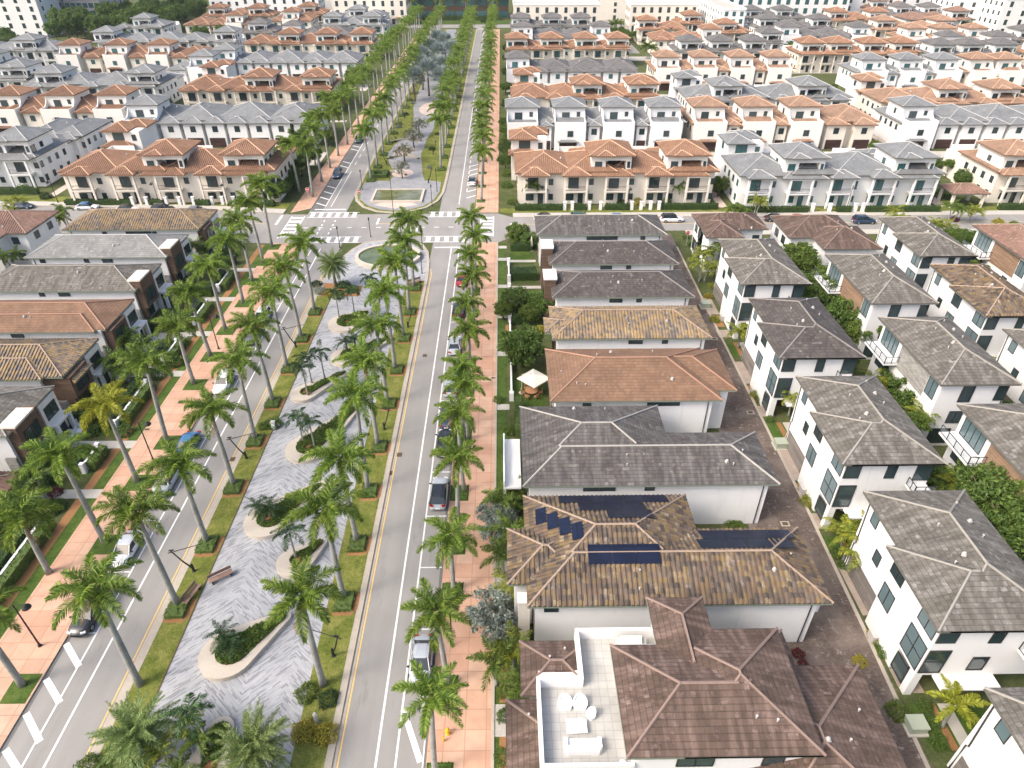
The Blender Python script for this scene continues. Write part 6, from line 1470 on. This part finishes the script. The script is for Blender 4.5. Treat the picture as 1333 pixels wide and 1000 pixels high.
for i, (px, py, z, H, cr, lab) in enumerate(((918,335,4.5,4.4,AC,'tall yellow-green cane palm by the alley mouth'),(937,322,5.0,5.2,GC,'taller green cane palm behind it near the plum roof'),(940,345,4.0,3.6,AC,'golden cane palm low at the alley bend'),(926,312,4.0,4.0,GC,'green cane palm by the stop sign'),
    (970,425,3.4,3.0,AC,'golden cane palm between the first and second alley houses'),(1040,510,3.6,3.2,AC,'yellow cane palm between the second and third alley houses'),(1116,682,4.0,3.6,AC,'lush golden cane palm between the third and fourth alley houses'),(1108,706,3.0,2.4,AC,'lower golden cane palm below the lush one'),
    (1178,330,4.4,4.4,AC,'yellowing palm before the grey street house'),(1190,345,3.6,3.4,AC,'shorter yellowing palm beside the tan tiled house'),(1258,398,4.6,4.6,GC,'green palm in front of the tan tiled house'),(1228,520,5.0,5.0,AC,'yellow cane palm behind the glass balcony house'),(1205,530,4.2,4.0,AC,'golden cane palm left of the tall yellow one'),(1235,508,5.0,5.2,GC,'green cane palm over the golden ones'),
    (1240,622,4.5,4.4,AC,'cane palm at the corner of the timber balcony house'),(1250,640,4.0,3.6,GC,'green cane palm below the corner one'),(1300,345,4.0,4.0,AC,'yellow palm by the white house at the right edge'),(1283,470,3.4,3.2,AC,'small golden palm beside the solar roof'),(1225,290,3.2,3.2,AC,'cane palm on the cross street verge, right'),(1206,292,3.0,2.8,GC,'green cane palm on the cross street verge, right'),(1100,300,3.0,3.0,AC,'bright cane palm at the plum roofed street corner'),(1170,278,3.2,3.2,AC,'cane palm cluster before the right gate posts'),(1245,268,3.2,3.2,GC,'cane palm by the garden pavilion'),(1265,272,2.6,2.6,AC,'low golden palm right of the garden pavilion'),
    (62,282,4.6,4.6,AC,'yellow-green palm behind the brown roofed house, far left'),(84,276,4.4,4.4,GC,'green palm beside the tan barrel house, far left'),(8,330,4.0,4.0,GC,'green palm at the far left edge'),(15,262,3.4,3.4,AC,'palm by the left edge of the cross street'),(105,232,3.4,3.4,AC,'yellow palm at the corner of the left front row'),(345,238,4.0,4.2,GC,'green palm before the left front row'),(696,240,4.0,4.2,GC,'small palm before the right front row'),(890,240,4.0,4.2,GC,'small palm near the arch of the right front row'),(985,262,2.8,3.0,AC,'small yellow palm before the pale grey row'),(960,270,2.6,2.6,GC,'small palm near the brick walk'))):
    p = W(px, py, z); small_palm(p.x, p.y, lab, 'cane_palm', cr, H, .10, .82, AG, 0.0, stems=2 if i % 3 else 3)
p = W(1246,916,3.2); small_palm(p.x, p.y, 'bright yellow palm in the courtyard at the bottom right', 'yellow_palm', YC, 3.0, .12, .8, None, 0)
for px,py,z,H,lab in ((645,862,3.2,3.0,'dark feather palm over the salmon pavement by the terrace house'),(690,888,4.0,3.8,'feather palm leaning over the terrace house roof'),(668,848,3.2,3.2,'yellowish feather palm behind the dark one'),(655,722,2.8,2.6,'lush palm beside the solar panel house'),(662,690,2.6,2.4,'arching palm left of the solar panel house'),(652,650,2.2,2.0,'low palm at the corner of the L-shaped house'),(672,640,2.2,2.0,'low spreading palm by the L-shaped house'),(668,758,2.4,2.0,'yellow-green palm by the house chimney')):
    p = W(px,py,z); small_palm(p.x, p.y, lab, 'feather_palm', GC if 'yellow' not in lab else AC, H, .11, .92, None, 0)
for px,py,R,H,lab in ((640,800,2.1,3.6,'large silvery bush tree on the pavement edge by the solar house'),(655,822,1.5,2.8,'smaller silvery bush beside the large one'),(643,690,1.5,3.0,'upright silvery bush by the right pavement'),(636,668,1.2,2.6,'narrow silvery bush above the upright one'),(655,672,1.3,2.6,'silvery bush behind the palms')):
    T(px,py,1.6,lab,R,H,'silver',name='silver_bush_tree',zr=.9,trunk=.7)
# parasols, garden table, chairs
def parasol(x, y, z, label, open_=True):
    t = thing('parasol', label, 'parasol', (x,y,z), .78)
    mb = MB(); mb.lathe([(.4,-.02),(.4,.06),(.05,.1),(.035,2.9)], 8); mb.build('pole', M['metalw'], t, (0,0,0) if not open_ else (-1.1,1.1,0))
    mb = MB()
    if open_:
        c = [(-1.55,-1.55),(1.55,-1.55),(1.55,1.55),(-1.55,1.55)]
        for i in range(4): mb.face([(*c[i],2.35),(*c[(i+1)%4],2.35),(0,0,2.95)]); mb.face([(*c[(i+1)%4],2.35),(*c[i],2.35),(*c[i],2.22),(*c[(i+1)%4],2.22)])
        a = MB(); a.tube([(-1.1,1.1,2.9),(-.6,.6,3.15),(0,0,2.97)], .035, 6); a.build('arm', M['metalw'], t)
    else: mb.lathe([(.05,.9),(.28,1.0),(.22,1.8),(.1,2.6),(0,2.95)], 8)
    mb.build('canopy', M['canvas'], t)
p = W(695,491,2.5); parasol(p.x, p.y, 0, 'open square cream parasol on the lawn by the red-brown roof')
p = W(692,320,1.0); parasol(p.x, p.y, 0, 'closed white parasol in the corner garden', False)
p = W(692,508,.7); t = thing('garden_table', 'round brown table with chairs tucked in under the cream parasol', 'table', (p.x,p.y,0)); mb = MB(); mb.lathe([(0,.68),(.85,.68),(.85,.74),(0,.74)], 16); mb.build('tabletop', M['thatch'], t); mb = MB(); mb.lathe([(.35,-.02),(.35,.05),(.06,.1),(.06,.68)], 8); mb.build('pedestal', M['black'], t)
for i in range(6):
    a = i*1.047; q = thing('garden_chair', 'wicker chair at the round table, %s counting clockwise from the house' % nth(i+1), 'chair', (p.x+1.15*math.cos(-a), p.y+1.15*math.sin(-a), 0), -a-PI/2, 'wicker chairs under the parasol')
    mb = MB(); mb.box(-.25,-.25,.38,.25,.25,.46); mb.build('seat', M['thatch'], q); mb = MB(); mb.box(-.25,.22,.46,.25,.28,.9); mb.build('backrest', M['thatch'], q)
    for sx in (-.21,.21):
        for sy in (-.21,.21): mb = MB(); mb.box(sx-.025,sy-.025,-.01,sx+.025,sy+.025,.38); mb.build('leg', M['thatch'], q)
for i, (px, py) in enumerate(((92,566),(99,553),(104,560))):
    p = W(px,py,.4); q = thing('lounge_chair', 'white garden chair by the red shrub, %s of three' % nth(i+1), 'chair', (p.x,p.y,.02), i*.9); mb = MB(); mb.box(-.4,-.4,.0,.4,.4,.38); mb.build('seat', M['plastic'], q); mb = MB(); mb.box(-.4,.32,.38,.4,.44,.9); mb.build('backrest', M['plastic'], q)
# pad-mounted utility cabinets
for px, py, lab in ((1192,944,'pale green utility cabinet on the verge at the bottom right'),(1016,578,'pale green utility cabinet by the second side lawn'),(918,397,'white air unit beside the alley at the first alley house')):
    p = W(px,py,.4); t = thing('utility_cabinet', lab, 'cabinet', (p.x,p.y,0)); mb = MB(); mb.box(-.8,-.75,-.02,.8,.75,.12); mb.build('pad', M['conc2'], t); mb = MB(); mb.box(-.65,-.55,.12,.65,.55,.8); mb.build('body', M['utilgreen'], t); mb = MB(); mb.prism([(-.7,-.62),(.7,-.62),(.7,.6),(-.7,.6)], .8, .9); mb.build('lid', M['utilgreen'], t)
# verge wall, hedges and gate pillars in front of the central houses
kk = 0
for y0, y1 in ((104.6,111.8),(94.2,101.8),(83.2,91.4),(70.5,80.4)):
    kk += 1; t = thing('garden_wall', '%s low white garden wall from the crossing along the right verge' % nth(kk), 'wall', (.9,y0,0), 0, 'low white walls along the right verge'); mb = MB(); mb.box(-.12,.35,-.05,.12,y1-y0-.35,.85); mb.build('wall_panel', M['white'], t)
    mb = MB()
    for q in (0, y1-y0-.35): mb.box(-.28,q-.1,-.05,.28,q+.45,1.25)
    mb.build('pier', M['white'], t)
HL = 'garden hedges of the central houses'
for i, (x0,y0,x1,y1,h,m) in enumerate(((1.4,105.0,5.6,107.6,1.5,'hedged'),(1.3,117.2,5.2,118.6,1.3,'hedged'),(1.4,96.8,6.6,98.2,1.2,'hedge'),(1.3,62.6,2.3,69.5,1.5,'hedge'),(1.2,90.0,5.8,91.4,1.3,'hedged'),(.35,49.5,1.3,60.5,1.4,'hedge'),(.5,28,1.6,34,1.0,'hedge'))):
    hedge(x0,y0,x1,y1,h,'%s clipped hedge from the crossing in the central house gardens' % nth([2,1,3,5,4,6,7][i]),m,0,'hedge',HL,18,.15)
S = [(649,520,.8,'tree','dark shrub by the white gate pillar near the parasol'),(663,388,.9,'tree','dark shrub along the right verge'),(664,622,.6,'red','crimson shrub beside the right verge lawn'),(668,590,.9,'tree','dark shrub by the L-shaped house balcony'),(664,560,.9,'treel','bright shrub below the parasol lawn'),(698,458,.8,'red','reddish ground shrub beside the round tree'),(662,440,.8,'areca','amber ground shrub by the verge'),(705,428,1.0,'yshrub','amber bush before the mottled tile house'),
  (660,900,.7,'hedge' if False else 'tree','clipped shrub under the feather palms'),(655,985,.8,'tree','clipped shrub at the bottom by the gravel pad'),(657,930,.7,'tree','row shrub beside the mulch strip'),(655,790,1.0,'silver','low silver shrub on the gravel'),(665,805,.8,'silver','small silver shrub by the house corner'),(690,505+38,.01+.8,'tree','shrub below the parasol table'),
  (960,685,.9,'treel','green bush against the L-shaped house wall'),(1040,850,.6,'red','dark red bush behind the terrace house'),(1046,865,.5,'red','second dark red bush by the alley'),(950,678,.7,'tree','bush left of the green wall bush'),(808,505+22,.8,'treel','bright plant behind the L-shaped roof'),(800,527,.7,'tree','dark plant behind the L-shaped roof'),
  (1052,652,.9,'areca','golden shrub before the third alley house'),(1058,642,.9,'treel','green shrub before the third alley house'),(1050,636,.8,'yshrub','orange-yellow shrub at the alley kerb'),(984,512,.9,'areca','golden shrub before the second alley house'),(990,518,.8,'treel','green shrub before the second alley house'),(930,425-10,.9,'areca','golden shrub before the first alley house'),(922,385,.8,'yshrub','orange shrub row at the alley kerb'),(926,372,.8,'areca','golden shrub at the alley bend'),
  (1150,835,.9,'treel','spiky green shrub at the fourth alley house'),(1154,850,.8,'tree','dark spiky shrub at the fourth alley house'),(1140,828,.7,'yshrub','yellow shrub at the fourth alley house'),(1168,925,1.0,'treel','rounded light shrub on the bottom right verge'),(1205,920,.7,'tree','dark shrub row in the bottom right courtyard'),(1215,940,.7,'tree','dark shrub lower in the bottom right courtyard'),(1222,965,.8,'tree','dark shrub by the bottom right wall'),(1090,720,.7,'tree','dark shrub on the side lawn by the third house'),(1100,735,.6,'tree','smaller dark shrub on that side lawn'),(1025,560+20,.6,'tree','shrub on the second side lawn'),
  (1120,880-20,.6,'yshrub','yellow ground plant on the mulch'),(1002,545,.6,'tree','shrub beside the second garage'),(900,318,.9,'tree','bush by the stop sign'),(893,308,.8,'treel','light bush at the alley mouth'),(1062,300,1.0,'treel','bush on the verge by the plum roof'),(1242,285,1.0,'red','crimson bush on the right street verge'),(1300,288,1.2,'yshrub','yellow-green bush on the right street verge'),(1320,292,1.2,'treel','bright bush at the right edge of the street'),
  (88,556,.9,'red','crimson bush by the white garden chairs'),(72,640,.8,'red','crimson bush by the left gate pillar'),(62,585,1.6,'tree','large dark bush beside the capped brown bay'),(50,600,1.4,'hedged','dark bush under the capped brown bay'),(20,690,1.6,'hedged','dark bush left of the garden wall'),(45,690,1.4,'tree','bush behind the long hedge'),(70,660,1.2,'tree','bush by the left gate pillar'),(118,560,1.2,'tree','bush behind the yellow palm trunk'),(130,545,1.1,'treel','light bush by the yellow palm'),
  (225,470,1.5,'tree','dark bush below the swimming pool'),(232,445,1.5,'tree','dark bush right of the swimming pool'),(205,485,1.4,'tree','bush below the pool deck'),(250,385,1.4,'hedged','dark bush beside the second left house'),(255,350,1.6,'tree','dark bush before the second left house'),(262,330,1.5,'tree','dark bush by the tan left house'),(280,300,1.8,'tree','dark bush before the tan barrel house'),(295,290,1.6,'treel','green bush at the left street corner'),(180,515,1.4,'tree','bush beside the red-brown left house'),(172,480,1.3,'treel','light bush beside the red-brown left house'),(300,330,1.3,'tree','bush along the far left pavement'),(160,560,1.2,'tree','bush by the fifth left house'),(8,640,1.6,'tree','dark bush at the left edge'),
  (30,245,1.6,'tree','bush before the left grey row'),(60,255,1.4,'hedged','dark bush beside the brick walk, left'),(130,250,1.6,'tree','round bush before the left terracotta row'),(108,255,1.4,'treel','light bush at the left terracotta corner'),(150,256,1.4,'hedged','dark bush by the left hedge'),(215,258,1.2,'tree','bush at the left gate posts'),(375,245,1.6,'hedged','dark bush at the boulevard end of the left row'),(355,255,1.4,'tree','bush near the no-entry sign'),
  (668,262,1.4,'treel','light bush at the corner of the right row'),(660,225,1.6,'treel','bright bush by the right pavement beyond the crossing'),(660,240,1.4,'tree','bush by the right pavement near the right row'),(830,262,1.4,'yshrub','yellow-green bush before the right front row'),(868,262,1.4,'tree','round bush before the right front row'),(808,262,1.2,'hedged','dark bush at the right gate posts'),(945,215,2.2,'tree','large bush beside the brick walk'),(935,245,1.6,'hedged','dark bush by the brick walk'),(970,255,1.6,'tree','bush before the pale grey row'),(1070,258,1.6,'treel','light tree bush before the pale grey row'),(1105,255,1.6,'tree','bush by the grey row gate posts'),(1160,250,1.5,'treel','light bush before the pale grey row end'),(1225,215,2.2,'treel','bright round bush by the right walk'),(1228,250,2.0,'tree','bush beside the garden pavilion'),(1140,180+8,2.0,'treel','light bush between orange and grey rows'),(1148,170,2.0,'yshrub','yellowish bush above the light bush'),(1118,125,2.0,'treel','bright round bush beside the solar tower'),(1115,145,1.6,'tree','bush below the solar tower'),(1262,110,2.0,'yshrub','yellow flowering bush on a far terrace')]
for px, py, R, m, lab in S:
    p = W(px, py, R*.4); shrub(p.x, p.y, lab, R, m, .95, 0)
for i, (px, py) in enumerate(((655,215),(657,190),(656,165),(657,140),(656,118),(657,98),(658,80),(657,66),(656,200),(657,176))):
    p = W(px,py,1.2); tree(p.x+.6, p.y, '%s small tree of the hedge line right of the far pavement' % nth(i+1), 1.9, 4.0, ['tree','treel'][i%2], 'street_tree', 'small trees along the far right pavement')
# left gardens: long walls and clipped hedges along the pavement
kk = 0
for y0, y1 in ((34.5,49.2),(57.2,61.2),(65.0,74.2),(79.2,84.6),(90.5,96.5),(101.5,108)):
    kk += 1; t = thing('garden_wall', '%s white garden wall from the bottom along the left hedges' % nth(kk), 'wall', (-47.4,y0,0), 0, 'white garden walls on the left'); mb = MB(); mb.box(-.14,.4,-.05,.14,y1-y0-.4,1.1); mb.build('wall_panel', M['white'], t)
    mb = MB()
    for q in (0, y1-y0-.5): mb.box(-.24,q,-.05,.24,q+.45,1.4)
    mb.build('pier', M['white'], t)
    hedge(-47.1,y0+.5,-46.2,y1-.3,1.25,'%s clipped hedge from the bottom outside the left garden walls' % nth(kk),'hedge',0,'hedge','clipped hedges on the left',16,.16)
    hedge(-49.0,y0+.2,-47.8,y1-.6,1.5,'%s dark hedge from the bottom inside the left garden walls' % nth(kk),'hedged',0,'hedge','dark hedges on the left',14,.17)
for i, (x0,y0,x1,y1) in enumerate(((-53.4,55.2,-50,56.4),(-53.4,66.2,-48,67.2),(-53.8,88.4,-48,90.0),(-54,100.2,-48,101.6),(-54,111.8,-48,113.2))): hedge(x0,y0,x1,y1,1.6,'%s cross hedge between the left house gardens, counted from the bottom' % nth(i+1),'hedged',0,'hedge','cross hedges on the left',14,.17)
for i, (px, py) in enumerate(((45,625),(160,470),(180,440),(262,318),(275,345))):
    p = W(px,py,3.4); small_palm(p.x, p.y, '%s cane palm from the bottom in the left house gardens' % nth([1,2,3,5,4][i]), 'cane_palm', GC, 3.4, .1, .95, 'cane palms of the left gardens', 0, stems=2)
for c, (x0, x1, ya, yb, lab) in enumerate(((43.2,47.4,27,112,'between the alley houses and the balcony houses'),(58.2,61.0,40,112,'between the balcony houses and the street row'),(72.4,76.6,60,116,'beside the rightmost white houses'))):
    y = ya; i = 0
    while y < yb:
        i += 1; x = rnd.uniform(x0, x1); k = rnd.random()
        if k < .45: tree(x, y, '%s garden tree from the bottom %s' % (nth(i), lab), rnd.uniform(1.5,2.5), rnd.uniform(3.6,6.0), rnd.choice(('tree','treel')), 'garden_tree', 'garden trees '+lab)
        elif k < .6: small_palm(x, y, '%s garden palm from the bottom %s' % (nth(i), lab), 'cane_palm', rnd.choice((AC, GC)), rnd.uniform(2.8,4.6), .1, .8, 'garden palms '+lab, 0, stems=2)
        else: shrub(x, y, '%s garden shrub from the bottom %s' % (nth(i), lab), rnd.uniform(.9,1.6), rnd.choice(('tree','treel','hedged','areca')), 1.0, 0, 'shrub', 'garden shrubs '+lab)
        y += rnd.uniform(1.8,3.0)
for x0, x1, y0, y1, lab in ((46.3,48.2,141,200,'on the brick walk right of the front terracotta row'),(93,96,142,175,'on the walk right of the pale grey street row'),(99,104,205,240,'right of the second pale grey row'),(103.2,105.2,142,165,'left of the orange row at the right edge'),(-103,-96,176,182,'behind the left front row'),(-48.5,-46.5,148,215,'at the boulevard end of the left rows'),(-104,-101,205,225,'beside the left gabled row'),(104,113,228,246,'below the solar panel row'),(54,64,330,380,'along the short lane at the top'),(104,114,300,335,'by the white apartment street')):
    for q, y in enumerate(sorted(rnd.uniform(y0,y1) for _ in range(max(4, int((y1-y0)*(x1-x0)/26))))):
        tree(rnd.uniform(x0,x1), y, '%s small tree from below %s' % (nth(q+1), lab), rnd.uniform(1.2,2.2), rnd.uniform(3,5), rnd.choice(('tree','treel')), 'garden_tree', 'garden trees among the town houses')
# tree belt at the top left and other distant greenery
for i, px in enumerate(sorted(rnd.uniform(52,262) for _ in range(46))):
    py = rnd.uniform(14,48); p = W(px, py, 4)
    if px > 185 and py > 24 or (px < 75 and py < 30): py -= 12; p = W(px, max(12,py), 4)
    if p.y > 520: continue
    R = rnd.uniform(3.8,6.0); tree(p.x, p.y, '%s dark tree from the left in the belt below the tall blocks' % nth(i+1), R, R*2+rnd.uniform(0,3), 'tree', 'belt_tree', 'trees of the belt at the top left', .95)
for i, (px, py, R) in enumerate(((6,47,4),(18,56,4),(2,60,4),(36,62,4),(262,45,4),(290,40,3.5),(160,45,3))):
    p = W(px,py,4); tree(p.x, p.y, '%s dark tree among the upper left houses' % nth(i+1), R, R*1.9, 'tree', 'belt_tree', 'trees among the upper left houses')
for i, (px, py, R) in enumerate(((372,250,2.6),(385,215,2.6),(400,180,2.8),(415,160,2.8),(452,120,3),(468,105,3),(490,62,3),(440,140,2.6),(390,230,2.2))):
    p = W(px,py,2); tree(p.x-2, p.y, '%s dark bushy tree beside the left pavement beyond the crossing' % nth(i+1), R, R*1.9, 'tree', 'street_tree', 'bushy trees left of the northern pavement')
for i, (px, py) in enumerate(((800,30),(806,12),(1030,60),(900,8),(1005,30),(1020,18),(1105,25),(1135,22),(1195,26),(1262,30),(1270,18),(1090,12),(845,60),(1325,40))):
    p = W(px,py,5); small_palm(p.x, p.y, '%s distant palm among the upper right blocks' % nth(i+1), 'cane_palm', GC, 5, .18, 1.4, 'distant palms among the upper right blocks', 0, stems=2)

# ------------------------------------------------------------------ light, sky, camera
EL, AZ = math.radians(45), math.radians(-117)      # sun elevation; bearing measured from +y towards +x
sd = Vector((math.sin(AZ)*math.cos(EL), math.cos(AZ)*math.cos(EL), math.sin(EL)))
sl = bpy.data.lights.new('sun', 'SUN'); sl.energy = .9; sl.angle = math.radians(15); sl.color = (1.0, .955, .90)
so = bpy.data.objects.new('sun', sl); COL.objects.link(so); so.rotation_euler = sd.to_track_quat('Z', 'Y').to_euler()
wd = bpy.data.worlds.new('World'); SC.world = wd; wd.use_nodes = True
hz = bpy.data.materials.new('haze'); hz.use_nodes = True; hn = hz.node_tree; hn.nodes.remove(hn.nodes['Principled BSDF'])
pv = hn.nodes.new('ShaderNodeVolumePrincipled'); pv.inputs['Color'].default_value = (.86,.92,1,1); pv.inputs['Density'].default_value = .00007; pv.inputs['Anisotropy'].default_value = .2
hn.links.new(pv.outputs[0], hn.nodes['Material Output'].inputs['Volume'])
mb = MB(); mb.box(-900,-200,-1.1,900,1300,56); mb.build('haze', hz)['kind'] = 'stuff'
nt = wd.node_tree; sk = nt.nodes.new('ShaderNodeTexSky'); sk.sky_type = 'NISHITA'; sk.sun_disc = False; sk.sun_elevation = EL; sk.sun_rotation = AZ
sk.air_density = 1.0; sk.dust_density = 6.0; sk.ozone_density = 1.0
bg = nt.nodes['Background']; nt.links.new(sk.outputs[0], bg.inputs[0]); bg.inputs[1].default_value = .15
cd = bpy.data.cameras.new('camera'); co = bpy.data.objects.new('camera', cd); COL.objects.link(co)
cd.sensor_width = 36; cd.lens = FPX/1333*36; cd.clip_start = .5; cd.clip_end = 5000
co.location = (0,0,CAMH); co.rotation_euler = (PI/2-PITCH, 0, YAW)
SC.camera = co
vs = SC.view_settings; vs.view_transform = 'Standard'; vs.look = 'None'; vs.gamma = 1; vs.use_curve_mapping = False; vs.exposure = 1.08
SC.render.engine = 'CYCLES'; SC.cycles.volume_bounces = 1; SC.cycles.volume_max_steps = 32; SC.cycles.max_bounces = 6; SC.cycles.diffuse_bounces = 3; SC.cycles.transparent_max_bounces = 4; SC.cycles.caustics_reflective = False; SC.cycles.caustics_refractive = False
